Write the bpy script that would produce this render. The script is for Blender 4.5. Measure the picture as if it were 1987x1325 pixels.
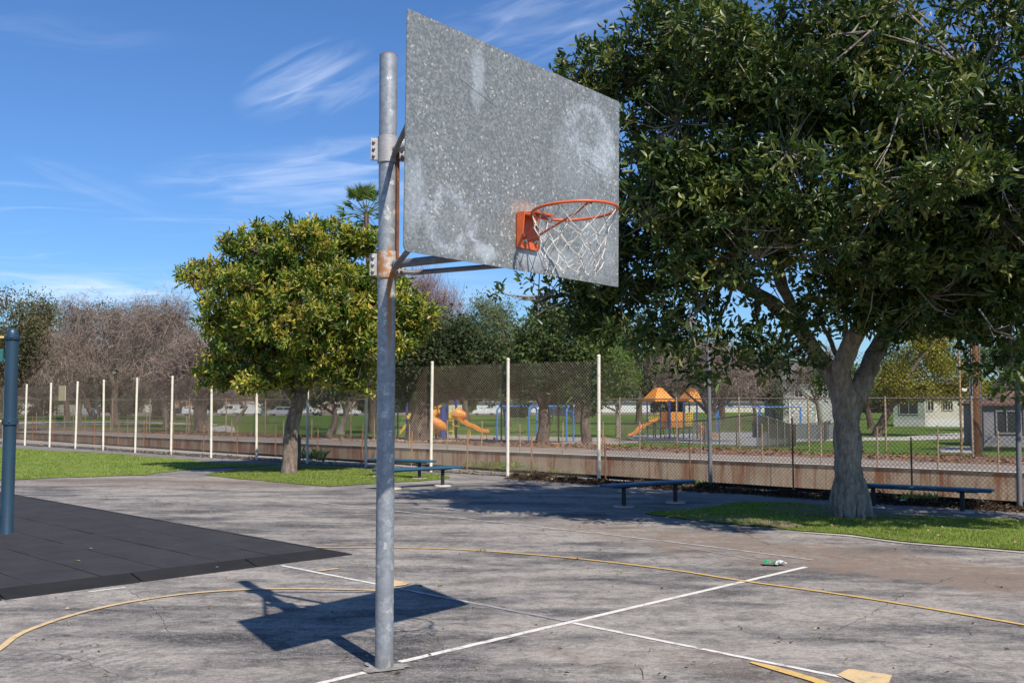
import bpy, bmesh, math, random
import numpy as np
from mathutils import Vector, Matrix, Euler

random.seed(11)
RNG = np.random.default_rng(11)
for o in list(bpy.data.objects):
    bpy.data.objects.remove(o)
SC = bpy.context.scene
COL = SC.collection

# ------------------------------------------------------------ camera
F, CX, CY, HC = 1970.0, 993.5, 662.5, 1.656
PITCH = math.atan((780 - CY) / F)
cam_d = bpy.data.cameras.new('camera')
cam_d.sensor_width = 36.0
cam_d.lens = F / 1987.0 * 36.0
cam_d.clip_start = 0.05
cam_d.clip_end = 6000
cam = bpy.data.objects.new('camera', cam_d)
cam.location = (0, 0, HC)
cam.rotation_euler = (math.radians(90) + PITCH, 0, 0)
COL.objects.link(cam)
SC.camera = cam

# ------------------------------------------------------------ sky and sun
SUN_EL = math.radians(48.2)
SUN_H = (0.4836, -0.8753)            # horizontal direction towards the sun
SUN_ROT = math.atan2(SUN_H[0], SUN_H[1])
sun_d = bpy.data.lights.new('sun', 'SUN')
sun_d.energy = 5.0
sun_d.angle = math.radians(0.53)
sun_d.color = (1.0, 0.945, 0.86)
sun = bpy.data.objects.new('sun', sun_d)
to_sun = Vector((SUN_H[0] * math.cos(SUN_EL), SUN_H[1] * math.cos(SUN_EL), math.sin(SUN_EL)))
sun.rotation_euler = to_sun.to_track_quat('Z', 'Y').to_euler()
sun.location = (6, -10, 14)
COL.objects.link(sun)


def ray(px, py):
    u = -(py - CY) / F
    c, s = math.cos(PITCH), math.sin(PITCH)
    return Vector(((px - CX) / F, c - u * s, s + u * c))


class NT:
    """tiny node-tree writer"""
    def __init__(self, tree):
        self.t = tree
        self.n = tree.nodes
        self.l = tree.links

    def node(self, kind, **kw):
        nd = self.n.new(kind)
        for k, v in kw.items():
            if k.startswith('i_'):
                key = k[2:]
                key = int(key) if key.isdigit() else key.replace('_', ' ')
                if hasattr(v, 'is_linked') or isinstance(v, bpy.types.NodeSocket):
                    self.l.new(v, nd.inputs[key])
                else:
                    nd.inputs[key].default_value = v
            else:
                setattr(nd, k, v)
        return nd

    def sock(self, s, v):
        if isinstance(v, bpy.types.NodeSocket):
            self.l.new(v, s)
        else:
            s.default_value = v

    def math(self, op, a, b=0.0, clamp=False):
        nd = self.n.new('ShaderNodeMath'); nd.operation = op; nd.use_clamp = clamp
        self.sock(nd.inputs[0], a); self.sock(nd.inputs[1], b)
        return nd.outputs[0]

    def vmath(self, op, a, b=(0, 0, 0)):
        nd = self.n.new('ShaderNodeVectorMath'); nd.operation = op
        self.sock(nd.inputs[0], a); self.sock(nd.inputs[1], b)
        return nd.outputs['Value'] if op in ('DOT_PRODUCT', 'LENGTH', 'DISTANCE') else nd.outputs[0]

    def noise(self, vec, scale, detail=4, rough=0.6, dist=0.0, out='Fac'):
        nd = self.n.new('ShaderNodeTexNoise')
        self.sock(nd.inputs['Vector'], vec)
        nd.inputs['Scale'].default_value = scale
        nd.inputs['Detail'].default_value = detail
        nd.inputs['Roughness'].default_value = rough
        nd.inputs['Distortion'].default_value = dist
        return nd.outputs[out]

    def voro(self, vec, scale, out='Distance', feature='F1', rand=1.0):
        nd = self.n.new('ShaderNodeTexVoronoi'); nd.feature = feature
        self.sock(nd.inputs['Vector'], vec)
        nd.inputs['Scale'].default_value = scale
        nd.inputs['Randomness'].default_value = rand
        return nd.outputs[out]

    def maprange(self, v, a, b, c=0.0, d=1.0, smooth=True):
        nd = self.n.new('ShaderNodeMapRange')
        nd.interpolation_type = 'SMOOTHSTEP' if smooth else 'LINEAR'
        self.sock(nd.inputs[0], v)
        for i, x in enumerate((a, b, c, d)):
            self.sock(nd.inputs[i + 1], x)
        return nd.outputs[0]

    def mix(self, f, a, b, mode='MIX'):
        nd = self.n.new('ShaderNodeMix'); nd.data_type = 'RGBA'; nd.blend_type = mode
        self.sock(nd.inputs[0], f)
        for s, v in ((nd.inputs[6], a), (nd.inputs[7], b)):
            if not isinstance(v, bpy.types.NodeSocket) and len(v) == 3:
                v = (*v, 1)
            self.sock(s, v)
        return nd.outputs[2]

    def mapping(self, vec, loc=(0, 0, 0), rot=(0, 0, 0), scale=(1, 1, 1), kind='POINT'):
        nd = self.n.new('ShaderNodeMapping'); nd.vector_type = kind
        self.sock(nd.inputs[0], vec)
        nd.inputs[1].default_value = loc; nd.inputs[2].default_value = rot; nd.inputs[3].default_value = scale
        return nd.outputs[0]

    def ramp(self, f, stops):
        nd = self.n.new('ShaderNodeValToRGB')
        self.sock(nd.inputs[0], f)
        e = nd.color_ramp.elements
        while len(e) < len(stops):
            e.new(0.5)
        for el, (p, c) in zip(e, stops):
            el.position = p
            el.color = (*c, 1) if len(c) == 3 else c
        return nd.outputs[0]

    def sep(self, v):
        nd = self.n.new('ShaderNodeSeparateXYZ'); self.l.new(v, nd.inputs[0])
        return nd.outputs

    def comb(self, x, y, z):
        nd = self.n.new('ShaderNodeCombineXYZ')
        for i, v in enumerate((x, y, z)):
            self.sock(nd.inputs[i], v)
        return nd.outputs[0]


world = bpy.data.worlds.new('World')
SC.world = world
world.use_nodes = True
wt = NT(world.node_tree)
wt.n.clear()
sky = wt.node('ShaderNodeTexSky')
sky.sky_type = 'NISHITA'
sky.sun_disc = False
sky.sun_elevation = SUN_EL
sky.sun_rotation = SUN_ROT
sky.altitude = 100
sky.air_density = 1.05
sky.dust_density = 0.25
sky.ozone_density = 4.0
gen = wt.node('ShaderNodeTexCoord').outputs['Generated']
# cirrus: thin streaks on a high flat layer, seen in perspective
gx, gy, gz = wt.sep(gen)
zz = wt.math('MAXIMUM', gz, 0.03)
plane = wt.comb(wt.math('DIVIDE', gx, zz), wt.math('DIVIDE', gy, zz), 0.0)
warp = wt.noise(plane, 0.7, 3, 0.5, out='Color')
pw = wt.vmath('ADD', plane, wt.vmath('MULTIPLY', wt.vmath('SUBTRACT', warp, (0.5, 0.5, 0.5)), (1.1, 1.1, 0)))
st = wt.mapping(pw, rot=(0, 0, math.radians(-28)), scale=(0.55, 2.1, 1))
n1 = wt.noise(st, 1.5, 8, 0.62, 0.4)
n2 = wt.noise(plane, 0.45, 3, 0.5)
soft = wt.math('MULTIPLY', wt.maprange(n1, 0.50, 0.80), wt.maprange(n2, 0.46, 0.64))


def sky_patch(px, py, rx, ry, rot=0.0):
    """smooth patch of cirrus round the sky direction (px,py) - a cloud stands there, seen from anywhere near"""
    d = ray(px, py).normalized()
    right = Vector((1, 0, 0))
    right = (right - d * right.dot(d)).normalized()
    up = right.cross(d)
    if up.z < 0:
        up = -up
    r2 = right * math.cos(rot) + up * math.sin(rot)
    u2 = -right * math.sin(rot) + up * math.cos(rot)
    a = wt.math('DIVIDE', wt.vmath('DOT_PRODUCT', gen, tuple(r2)), rx / F)
    b = wt.math('DIVIDE', wt.vmath('DOT_PRODUCT', gen, tuple(u2)), ry / F)
    rr = wt.math('ADD', wt.math('POWER', a, 2.0), wt.math('POWER', b, 2.0))
    front = wt.math('GREATER_THAN', wt.vmath('DOT_PRODUCT', gen, tuple(d)), 0.3)
    return wt.math('MULTIPLY', wt.maprange(rr, 1.0, 0.0), front), a, b


total = wt.math('MULTIPLY', soft, 0.28)
for (px, py, rx, ry, rot, amt, fr) in ((590, 155, 150, 62, 0.42, 0.52, 60), (690, 175, 90, 34, 0.5, 0.42, 60),
                                       (600, 325, 330, 60, 0.08, 0.62, 55), (690, 385, 300, 45, 0.02, 0.55, 60),
                                       (60, 560, 520, 32, -0.03, 0.95, 22), (190, 365, 150, 24, -0.4, 0.25, 60),
                                       (1000, 60, 260, 90, 0.35, 0.32, 45), (1120, 20, 180, 50, 0.3, 0.3, 45),
                                       (560, 560, 700, 60, 0.0, 0.35, 25), (1060, 600, 300, 80, 0.0, 0.35, 30)):
    m, a, b = sky_patch(px, py, rx, ry, rot)
    v = wt.comb(wt.math('MULTIPLY', a, rx / 130.0), wt.math('MULTIPLY', b, ry / 20.0), px * 0.37)
    v = wt.vmath('ADD', v, wt.vmath('MULTIPLY', wt.noise(v, 0.7, 3, 0.5, out='Color'), (0.8, 0.8, 0)))
    s = wt.noise(v, 0.7, 6, 0.50, 0.9)
    s = wt.math('POWER', wt.maprange(s, 0.30, 0.90), 1.15)
    total = wt.math('ADD', total, wt.math('MULTIPLY', wt.math('MULTIPLY', wt.math('POWER', m, 0.8), s), amt * 0.85))
total = wt.math('MINIMUM', total, 0.85)
bsky = wt.mix(1.0, sky.outputs[0], (0.64, 0.92, 1.27), 'MULTIPLY')
skyc = wt.mix(total, bsky, (8.6, 9.6, 11.6))
bg = wt.node('ShaderNodeBackground')
wt.l.new(skyc, bg.inputs[0])
bg.inputs[1].default_value = 0.083
out = wt.node('ShaderNodeOutputWorld')
wt.l.new(bg.outputs[0], out.inputs[0])

SC.view_settings.view_transform = 'Standard'
SC.view_settings.look = 'None'
SC.view_settings.exposure = 0.37
SC.view_settings.gamma = 1.0
SC.view_settings.use_curve_mapping = False
SC.render.film_transparent = False
SC.cycles.max_bounces = 6
SC.cycles.transparent_max_bounces = 8

# ------------------------------------------------------------ places
# s = metres beyond the far channel wall (a straight line in plan)
WN = Vector((0.638, 0.770, 0)).normalized()
WD = Vector((WN.y, -WN.x, 0))
W0 = Vector((-0.1, 33.4, 0))


def s_of(x, y):
    return (x - W0.x) * WN.x + (y - W0.y) * WN.y


DROP, S0, S1 = 0.8, 8.0, 26.0


def terrain(x, y):
    return -DROP * min(1.0, max(0.0, (s_of(x, y) - S0) / (S1 - S0)))


def G(px, py, z=0.0):
    v = ray(px, py)
    t = (z - HC) / v.z
    return Vector((v.x * t, v.y * t, z))


def T(px, py):
    """point of the park's ground seen at a pixel"""
    v = ray(px, py)
    lo, hi = 5.0, 3000.0
    f = lambda t: HC + v.z * t - terrain(v.x * t, v.y * t)
    for _ in range(60):
        m = (lo + hi) / 2
        if f(m) > 0:
            lo = m
        else:
            hi = m
    return Vector((v.x * lo, v.y * lo, HC + v.z * lo))


def P(px, py, Y):
    v = ray(px, py)
    t = Y / v.y
    return Vector((v.x * t, Y, HC + v.z * t))


# ------------------------------------------------------------ object helpers
def link(o, parent=None):
    COL.objects.link(o)
    if parent is not None:
        o.parent = parent
    return o


def tag(o, label=None, cat=None, group=None, kind=None):
    if label: o['label'] = label
    if cat: o['category'] = cat
    if group: o['group'] = group
    if kind: o['kind'] = kind
    return o


def thing(name, label, cat, loc=(0, 0, 0), rotz=0.0, group=None, kind=None):
    o = bpy.data.objects.new(name, None)
    o.empty_display_size = 0.3
    o.location = loc
    o.rotation_euler = (0, 0, rotz)
    link(o)
    return tag(o, label, cat, group, kind)


def copy_tree(o, parent=None):
    c = o.copy()
    COL.objects.link(c)
    c.parent = parent
    for ch in [q for q in o.children]:
        copy_tree(ch, c)
    return c


class MB:
    """mesh buffer: boxes, tubes, leaves ... joined into ONE mesh object"""
    def __init__(self):
        self.V, self.Fc, self.nv, self.C = [], [], 0, []
        self.smooth = []

    def add(self, V, faces, smooth=False, col=None):
        V = np.asarray(V, float).reshape(-1, 3)
        base = self.nv
        self.V.append(V)
        self.nv += len(V)
        fa = np.asarray(faces, dtype=object) if not isinstance(faces, np.ndarray) else faces
        if isinstance(fa, np.ndarray) and fa.dtype != object:
            self.Fc.append((fa + base, smooth))
        else:
            by = {}
            for f in faces:
                by.setdefault(len(f), []).append(f)
            for k, fs in by.items():
                self.Fc.append((np.asarray(fs, int) + base, smooth))
        if col is not None:
            self.C.append((base, len(V), np.asarray(col, float)))
        return base

    def displace(self, amp, scale):
        from mathutils import noise
        for A in self.V:
            for i in range(len(A)):
                p = Vector(A[i]) * scale
                q = noise.noise_vector(p) * amp + noise.noise_vector(p * 2.7) * amp * .4
                A[i] = (A[i][0] + q.x, A[i][1] + q.y, A[i][2])
        return self

    def box(self, c, size, rot=None, taper=1.0):
        sx, sy, sz = (s / 2 for s in size)
        v = np.array([[-sx, -sy, -sz], [sx, -sy, -sz], [sx, sy, -sz], [-sx, sy, -sz],
                      [-sx * taper, -sy * taper, sz], [sx * taper, -sy * taper, sz], [sx * taper, sy * taper, sz], [-sx * taper, sy * taper, sz]])
        if rot is not None:
            R = np.array(rot if not isinstance(rot, (int, float)) else Matrix.Rotation(rot, 3, 'Z'))
            v = v @ R.T
        v = v + np.array(c)
        self.add(v, np.array([[0, 3, 2, 1], [4, 5, 6, 7], [0, 1, 5, 4], [1, 2, 6, 5], [2, 3, 7, 6], [3, 0, 4, 7]]))
        return self

    def bbox_bevel(self, c, size, rot=None, b=0.01):
        """box with chamfered edges"""
        bm = bmesh.new()
        bmesh.ops.create_cube(bm, size=1)
        for v in bm.verts:
            v.co = Vector((v.co.x * size[0], v.co.y * size[1], v.co.z * size[2]))
        bmesh.ops.bevel(bm, geom=list(bm.edges), offset=b, segments=2, affect='EDGES', profile=0.6)
        M = Matrix.Identity(3) if rot is None else (Matrix.Rotation(rot, 3, 'Z') if isinstance(rot, (int, float)) else Matrix(rot))
        V = [M @ v.co + Vector(c) for v in bm.verts]
        bm.verts.index_update()
        self.add(V, [[v.index for v in f.verts] for f in bm.faces], smooth=False)
        bm.free()
        return self

    def tube(self, pts, r, n=8, cap=True, smooth=True, closed=False):
        pts = [Vector(p) for p in pts]
        m = len(pts)
        rs = r if hasattr(r, '__len__') else [r] * m
        V = np.zeros((m * n, 3))
        prev = None
        for i, p in enumerate(pts):
            if closed:
                d = pts[(i + 1) % m] - pts[i - 1]
            else:
                d = pts[min(i + 1, m - 1)] - pts[max(i - 1, 0)]
            if d.length < 1e-9:
                d = Vector((0, 0, 1))
            d.normalize()
            if prev is None:
                a = d.orthogonal().normalized()
            else:
                a = prev - d * prev.dot(d)
                if a.length < 1e-6:
                    a = d.orthogonal()
                a.normalize()
            prev = a
            b = d.cross(a)
            for k in range(n):
                t = 2 * math.pi * k / n
                q = p + (a * math.cos(t) + b * math.sin(t)) * rs[i]
                V[i * n + k] = q
        ii = np.arange(m - 1 if not closed else m)[:, None] * n
        jj = (ii + n) % (m * n)
        k = np.arange(n)[None, :]
        k2 = (k + 1) % n
        Fq = np.stack([ii + k, ii + k2, jj + k2, jj + k], -1).reshape(-1, 4)
        base = self.add(V, Fq, smooth)
        if cap and not closed:
            self.Fc.append((np.array([[base + q for q in range(n - 1, -1, -1)]]), False))
            self.Fc.append((np.array([[base + (m - 1) * n + q for q in range(n)]]), False))
        return self

    def lathe(self, c, prof, n=16, axis=None, smooth=True):
        """prof: list of (r, z)"""
        m = len(prof)
        t = np.arange(n) * 2 * math.pi / n
        V = np.concatenate([np.stack([r * np.cos(t), r * np.sin(t), np.full(n, z)], 1) for r, z in prof])
        if axis is not None:
            R = np.array(Vector(axis).to_track_quat('Z', 'Y').to_matrix())
            V = V @ R.T
        V = V + np.array(c)
        ii = np.arange(m - 1)[:, None] * n
        k = np.arange(n)[None, :]
        Fq = np.stack([ii + k, ii + (k + 1) % n, ii + n + (k + 1) % n, ii + n + k], -1).reshape(-1, 4)
        base = self.add(V, Fq, smooth)
        self.Fc.append((np.array([[base + q for q in range(n - 1, -1, -1)]]), False))
        self.Fc.append((np.array([[base + (m - 1) * n + q for q in range(n)]]), False))
        return self

    def build(self, name, mat, parent=None, local=None, colors=None):
        V = np.concatenate(self.V) if self.V else np.zeros((0, 3))
        if local is not None:
            V = V - np.array(local)
        me = bpy.data.meshes.new(name)
        me.vertices.add(len(V))
        me.vertices.foreach_set('co', V.astype(np.float32).ravel())
        nl = sum(f.size for f, _ in self.Fc)
        nf = sum(len(f) for f, _ in self.Fc)
        me.loops.add(nl)
        me.polygons.add(nf)
        me.loops.foreach_set('vertex_index', np.concatenate([f.ravel() for f, _ in self.Fc]).astype(np.int32))
        sizes = np.concatenate([np.full(len(f), f.shape[1]) for f, _ in self.Fc])
        starts = np.concatenate([[0], np.cumsum(sizes)[:-1]])
        me.polygons.foreach_set('loop_start', starts.astype(np.int32))
        me.polygons.foreach_set('loop_total', sizes.astype(np.int32))
        me.polygons.foreach_set('use_smooth', np.concatenate([np.full(len(f), s) for f, s in self.Fc]).astype(bool))
        if self.C:
            col = np.ones((len(V), 4), np.float32)
            for b, k, c in self.C:
                col[b:b + k, :3] = c
            at = me.color_attributes.new('Col', 'FLOAT_COLOR', 'POINT')
            at.data.foreach_set('color', col.ravel())
        me.update(calc_edges=True)
        if any(s for _, s in self.Fc):
            me.set_sharp_from_angle(angle=math.radians(38))
        me.validate()
        if mat is not None:
            for m_ in (mat if isinstance(mat, (list, tuple)) else [mat]):
                me.materials.append(m_)
        o = bpy.data.objects.new(name, me)
        link(o, parent)
        return o


def place_child(o, world):
    """put a part whose mesh is in world coordinates under a thing whose Empty stands at `world`"""
    o.location = -Vector(world)
    return o


# ------------------------------------------------------------ materials
MATS = {}


def principled(name, rough=0.6, metal=0.0, spec=0.5):
    m = bpy.data.materials.new(name)
    m.use_nodes = True
    t = NT(m.node_tree)
    b = t.n['Principled BSDF']
    b.inputs['Roughness'].default_value = rough
    b.inputs['Metallic'].default_value = metal
    b.inputs['Specular IOR Level'].default_value = spec
    MATS[name] = m
    return m, t, b


def obj_vec(t):
    return t.node('ShaderNodeTexCoord').outputs['Object']


def world_vec(t):
    return t.node('ShaderNodeNewGeometry').outputs['Position']


def bump(t, b, h, strength=0.3, dist=0.01):
    nd = t.node('ShaderNodeBump')
    nd.inputs['Strength'].default_value = strength
    nd.inputs['Distance'].default_value = dist
    t.l.new(h, nd.inputs['Height'])
    t.l.new(nd.outputs[0], b.inputs['Normal'])


def simple(name, c1, c2=None, scale=6.0, rough=0.6, metal=0.0, spec=0.4, fine=None, bumps=0.15, c3=None, lo=0.35, hi=0.65, vec='W', bd=0.01):
    """painted / weathered surface: two tones mixed by noise, a third as small wear spots, light bump"""
    m, t, b = principled(name, rough, metal, spec)
    v = world_vec(t) if vec == 'W' else obj_vec(t)
    c2 = c2 or tuple(x * 0.8 for x in c1)
    n = t.noise(v, scale, 5, 0.62)
    col = t.mix(t.maprange(n, lo, hi), c1, c2)
    if c3:
        w = t.noise(v, scale * 4.3, 5, 0.7)
        col = t.mix(t.maprange(w, 0.60, 0.70), col, c3)
    f = t.noise(v, fine or scale * 14, 3, 0.6)
    col = t.mix(t.maprange(f, 0.25, 0.75, 0.0, 0.35), col, tuple(x * 0.72 for x in c2))
    t.l.new(col, b.inputs['Base Color'])
    t.l.new(t.maprange(n, 0.3, 0.7, rough - 0.08, min(1, rough + 0.08)), b.inputs['Roughness'])
    if bumps:
        bump(t, b, f, bumps, bd)
    return m
# ============================================================ ground materials
LDIR = (G(1687, 1325) - G(1200, 1226.5)).normalized()      # direction of the court's long lines
LANG = math.atan2(LDIR.y, LDIR.x)


def ellipse(t, v, px, py, rx, ry, ang=0.0, jit=None):
    c = G(px, py)
    q = t.vmath('SUBTRACT', v, tuple(c))
    q = t.mapping(q, rot=(0, 0, -ang), scale=(1, 1, 1))
    q = t.vmath('DIVIDE', q, (rx, ry, 1e6))
    d = t.vmath('LENGTH', q)
    if jit is not None:
        d = t.math('ADD', d, jit)
    return t.maprange(d, 1.0, 0.45)


def asphalt_material():
    m, t, b = principled('court_asphalt', 0.88, 0, 0.35)
    v = world_vec(t)
    st = t.mapping(v, rot=(0, 0, -LANG), scale=(0.42, 1.35, 1))
    big = t.noise(st, 0.9, 6, 0.62, 0.5)
    st2 = t.mapping(v, rot=(0, 0, -LANG + 0.12), scale=(0.85, 2.3, 1))
    mid = t.noise(st2, 1.9, 6, 0.66, 0.6)
    blot = t.noise(v, 1.15, 5, 0.6, 0.3)
    f = t.math('ADD', t.math('MULTIPLY', big, 0.55), t.math('MULTIPLY', mid, 0.30))
    f = t.math('ADD', f, t.math('MULTIPLY', blot, 0.20))
    base = t.ramp(f, [(0.41, (0.068, 0.061, 0.056)), (0.46, (0.125, 0.112, 0.102)), (0.51, (0.232, 0.206, 0.180)), (0.585, (0.385, 0.342, 0.290))])
    # worn arcs left by a trowel or scraper: fine curved scratches in patches
    wv = t.node('ShaderNodeTexWave', wave_type='RINGS', rings_direction='Z')
    wv.inputs['Scale'].default_value = 3.2
    wv.inputs['Distortion'].default_value = 7.0
    wv.inputs['Detail'].default_value = 4
    wv.inputs['Detail Scale'].default_value = 2.4
    wv.inputs['Detail Roughness'].default_value = 0.7
    t.l.new(t.mapping(v, loc=(-6, -3, 0)), wv.inputs['Vector'])
    wm = t.maprange(t.noise(v, 0.55, 4, 0.6), 0.50, 0.66)
    base = t.mix(t.math('MULTIPLY', t.maprange(wv.outputs['Fac'], 0.55, 0.95), t.math('MULTIPLY', wm, 0.55)), base, (0.115, 0.11, 0.118))
    # brown silt
    jn = t.math('MULTIPLY', t.math('SUBTRACT', t.noise(v, 1.5, 7, 0.72), 0.5), 2.4)
    fine_s = t.maprange(t.noise(v, 24, 4, 0.75), 0.30, 0.62)
    silt = []
    for (px, py, rx, ry, ang, amt) in ((1680, 1090, 3.4, 1.3, LANG, 0.85), (1920, 1125, 2.4, 1.0, LANG, 0.85), (1290, 1040, 2.8, 1.0, LANG, 0.7),
                                       (320, 936, 5.0, 1.6, -0.1, 0.7), (1120, 1272, 0.6, 0.16, LANG, 0.45), (1420, 1290, 1.0, 0.35, LANG, 0.3),
                                       (1450, 1000, 3.0, 1.2, LANG, 0.4)):
        e = ellipse(t, v, px, py, rx, ry, ang, jn)
        silt.append((e, amt))
    # fine aggregate
    sp = t.voro(v, 120, 'Color')
    spv = t.sep(sp)[0]
    base = t.mix(t.maprange(spv, 0.0, 1.0, 0.0, 0.55), base, t.mix(1.0, base, (0.52, 0.52, 0.55), 'MULTIPLY'))
    base = t.mix(t.math('MULTIPLY', t.math('GREATER_THAN', spv, 0.90), 0.30), base, (0.62, 0.60, 0.57))
    grit = t.noise(v, 30, 6, 0.85)
    g2 = t.noise(t.mapping(v, rot=(0, 0, 0.6), scale=(1, 2.6, 1)), 15, 5, 0.8, 0.7)
    base = t.mix(t.maprange(g2, 0.50, 0.60, 0, 0.55), base, t.mix(1.0, base, (0.52, 0.51, 0.50), 'MULTIPLY'))
    base = t.mix(t.maprange(g2, 0.46, 0.38, 0, 0.35), base, (0.46, 0.43, 0.39))
    base = t.mix(t.maprange(grit, 0.50, 0.62, 0, 0.65), base, t.mix(1.0, base, (0.60, 0.60, 0.62), 'MULTIPLY'))
    patch = t.noise(v, 6.5, 5, 0.72, 0.6)
    base = t.mix(t.maprange(patch, 0.48, 0.62, 0, 0.55), base, t.mix(1.0, base, (0.50, 0.49, 0.50), 'MULTIPLY'))
    for e, amt in silt:
        base = t.mix(t.math('MULTIPLY', t.math('MULTIPLY', e, min(1.0, amt * 1.1)), t.maprange(patch, 0.36, 0.62, 0.25, 1.0)), base, t.mix(fine_s, (0.17, 0.125, 0.095), (0.225, 0.165, 0.122)))
    # hairline cracks
    cv = t.vmath('ADD', v, t.vmath('MULTIPLY', t.noise(v, 2.0, 4, 0.6, out='Color'), (0.9, 0.9, 0)))
    cr = t.voro(cv, 0.42, 'Distance', 'DISTANCE_TO_EDGE')
    crm = t.math('MULTIPLY', t.maprange(cr, 0.0060, 0.0), t.maprange(t.noise(v, 0.5, 3, 0.5), 0.44, 0.56))
    base = t.mix(t.math('MULTIPLY', crm, 0.5), base, (0.05, 0.048, 0.05))
    # dark oily spots
    ds = t.noise(t.mapping(v, rot=(0, 0, -LANG), scale=(0.5, 1, 1)), 1.7, 4, 0.6)
    base = t.mix(t.maprange(ds, 0.64, 0.72, 0, 0.6), base, (0.10, 0.095, 0.105))
    t.l.new(base, b.inputs['Base Color'])
    h = t.math('ADD', t.math('MULTIPLY', spv, 0.6), t.math('MULTIPLY', grit, 1.0))
    bump(t, b, h, 0.55, 0.006)
    return m


M_ASPHALT = asphalt_material()
M_CONC = simple('pale_concrete', (0.58, 0.52, 0.43), (0.46, 0.41, 0.34), 1.2, 0.9, fine=22, bumps=0.4, c3=(0.22, 0.19, 0.16))
M_PATH = simple('dark_path_asphalt', (0.165, 0.150, 0.135), (0.215, 0.195, 0.175), 1.4, 0.9, fine=60, bumps=0.4, c3=(0.30, 0.27, 0.25))
M_ROAD = simple('service_road_gravel', (0.30, 0.245, 0.195), (0.23, 0.185, 0.145), 0.8, 0.95, fine=14, bumps=0.5, c3=(0.20, 0.16, 0.13))
M_DIRT = simple('leafy_dirt', (0.24, 0.14, 0.085), (0.145, 0.09, 0.06), 1.1, 0.95, fine=9, bumps=0.5, c3=(0.36, 0.20, 0.09))
M_SAND = simple('play_sand', (0.42, 0.35, 0.28), (0.34, 0.275, 0.215), 0.6, 0.95, fine=8, bumps=0.3, c3=(0.25, 0.19, 0.14))
M_PAD = simple('pale_play_surface', (0.50, 0.49, 0.47), (0.42, 0.41, 0.40), 0.6, 0.9, fine=8, bumps=0.2)
M_FARPATH = simple('park_path_concrete', (0.52, 0.47, 0.41), (0.42, 0.38, 0.33), 0.6, 0.9, fine=8, bumps=0.2)


def lawn_material(name, a, b_, c, s1, dry=(0.16, 0.13, 0.06), drya=0.35):
    m, t, b = principled(name, 0.9, 0, 0.15)
    v = world_vec(t)
    n = t.noise(v, s1, 6, 0.65)
    col = t.ramp(n, [(0.32, a), (0.52, b_), (0.70, c)])
    f = t.noise(v, s1 * 22, 4, 0.75)
    col = t.mix(t.maprange(f, 0.40, 0.62, 0, 0.65), col, t.mix(1.0, col, (0.45, 0.52, 0.4), 'MULTIPLY'))
    d = t.noise(v, s1 * 3.1, 5, 0.7)
    col = t.mix(t.maprange(d, 0.58, 0.75, 0, drya), col, dry)
    t.l.new(col, b.inputs['Base Color'])
    bump(t, b, f, 0.8, 0.03)
    return m


M_LAWN = lawn_material('near_lawn', (0.145, 0.195, 0.032), (0.20, 0.26, 0.045), (0.26, 0.30, 0.07), 0.9, (0.22, 0.17, 0.085), 0.5)
M_PARK = lawn_material('park_lawn', (0.072, 0.125, 0.016), (0.115, 0.180, 0.022), (0.150, 0.205, 0.032), 0.10)


def wall_material():
    m, t, b = principled('channel_wall_concrete', 0.9, 0, 0.3)
    v = world_vec(t)
    n = t.noise(v, 0.8, 6, 0.65)
    col = t.mix(t.maprange(n, 0.35, 0.65), (0.35, 0.265, 0.18), (0.47, 0.365, 0.25))
    along = t.vmath('DOT_PRODUCT', v, tuple(WD))
    z = t.sep(v)[2]
    rv = t.comb(along, t.math('MULTIPLY', z, 0.16), 3.0)
    r1 = t.noise(rv, 1.6, 5, 0.75)
    r2 = t.noise(t.comb(along, t.math('MULTIPLY', z, 0.05), 9.0), 5.5, 3, 0.7)
    # rust runs out from the top edge, each to its own length
    rl = t.math('MULTIPLY', t.maprange(r1, 0.42, 0.56), t.maprange(r2, 0.40, 0.54))
    fade = t.maprange(z, -2.2, 0.0, 0.2, 1.0, False)
    rl = t.math('MULTIPLY', rl, fade)
    col = t.mix(t.math('MULTIPLY', rl, 0.95), col, (0.24, 0.080, 0.026))
    top = t.maprange(z, -0.14, -0.02)
    col = t.mix(t.math('MULTIPLY', top, t.maprange(t.noise(v, 3.0, 4, 0.6), 0.40, 0.66, 0.1, 0.75)), col, (0.24, 0.11, 0.05))
    ds = t.noise(rv, 3.3, 4, 0.6)
    col = t.mix(t.maprange(ds, 0.58, 0.70, 0, 0.5), col, (0.12, 0.105, 0.09))
    f = t.noise(v, 14, 4, 0.7)
    col = t.mix(t.maprange(f, 0.3, 0.7, 0, 0.3), col, (0.15, 0.125, 0.1))
    # pour joints
    j = t.math('PINGPONG', along, 3.05)
    col = t.mix(t.math('MULTIPLY', t.math('LESS_THAN', j, 0.02), 0.6), col, (0.09, 0.08, 0.07))
    t.l.new(col, b.inputs['Base Color'])
    bump(t, b, f, 0.5, 0.02)
    return m


M_WALL = wall_material()


def paint_material(name, col, lo=0.36, hi=0.50, sc=9.0):
    """worn road paint: real flakes missing through to the asphalt"""
    m, t, b = principled(name, 0.75, 0, 0.4)
    v = world_vec(t)
    n = t.noise(v, sc, 6, 0.75)
    g = t.noise(v, 60, 3, 0.7)
    k = t.math('ADD', t.math('MULTIPLY', n, 0.65), t.math('MULTIPLY', g, 0.35))
    c = t.mix(t.maprange(g, 0.3, 0.7), col, tuple(x * 0.8 for x in col))
    c = t.mix(t.maprange(k, lo, hi), (0.20, 0.19, 0.195), c)
    t.l.new(c, b.inputs['Base Color'])
    bump(t, b, g, 0.3, 0.004)
    return m


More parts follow.
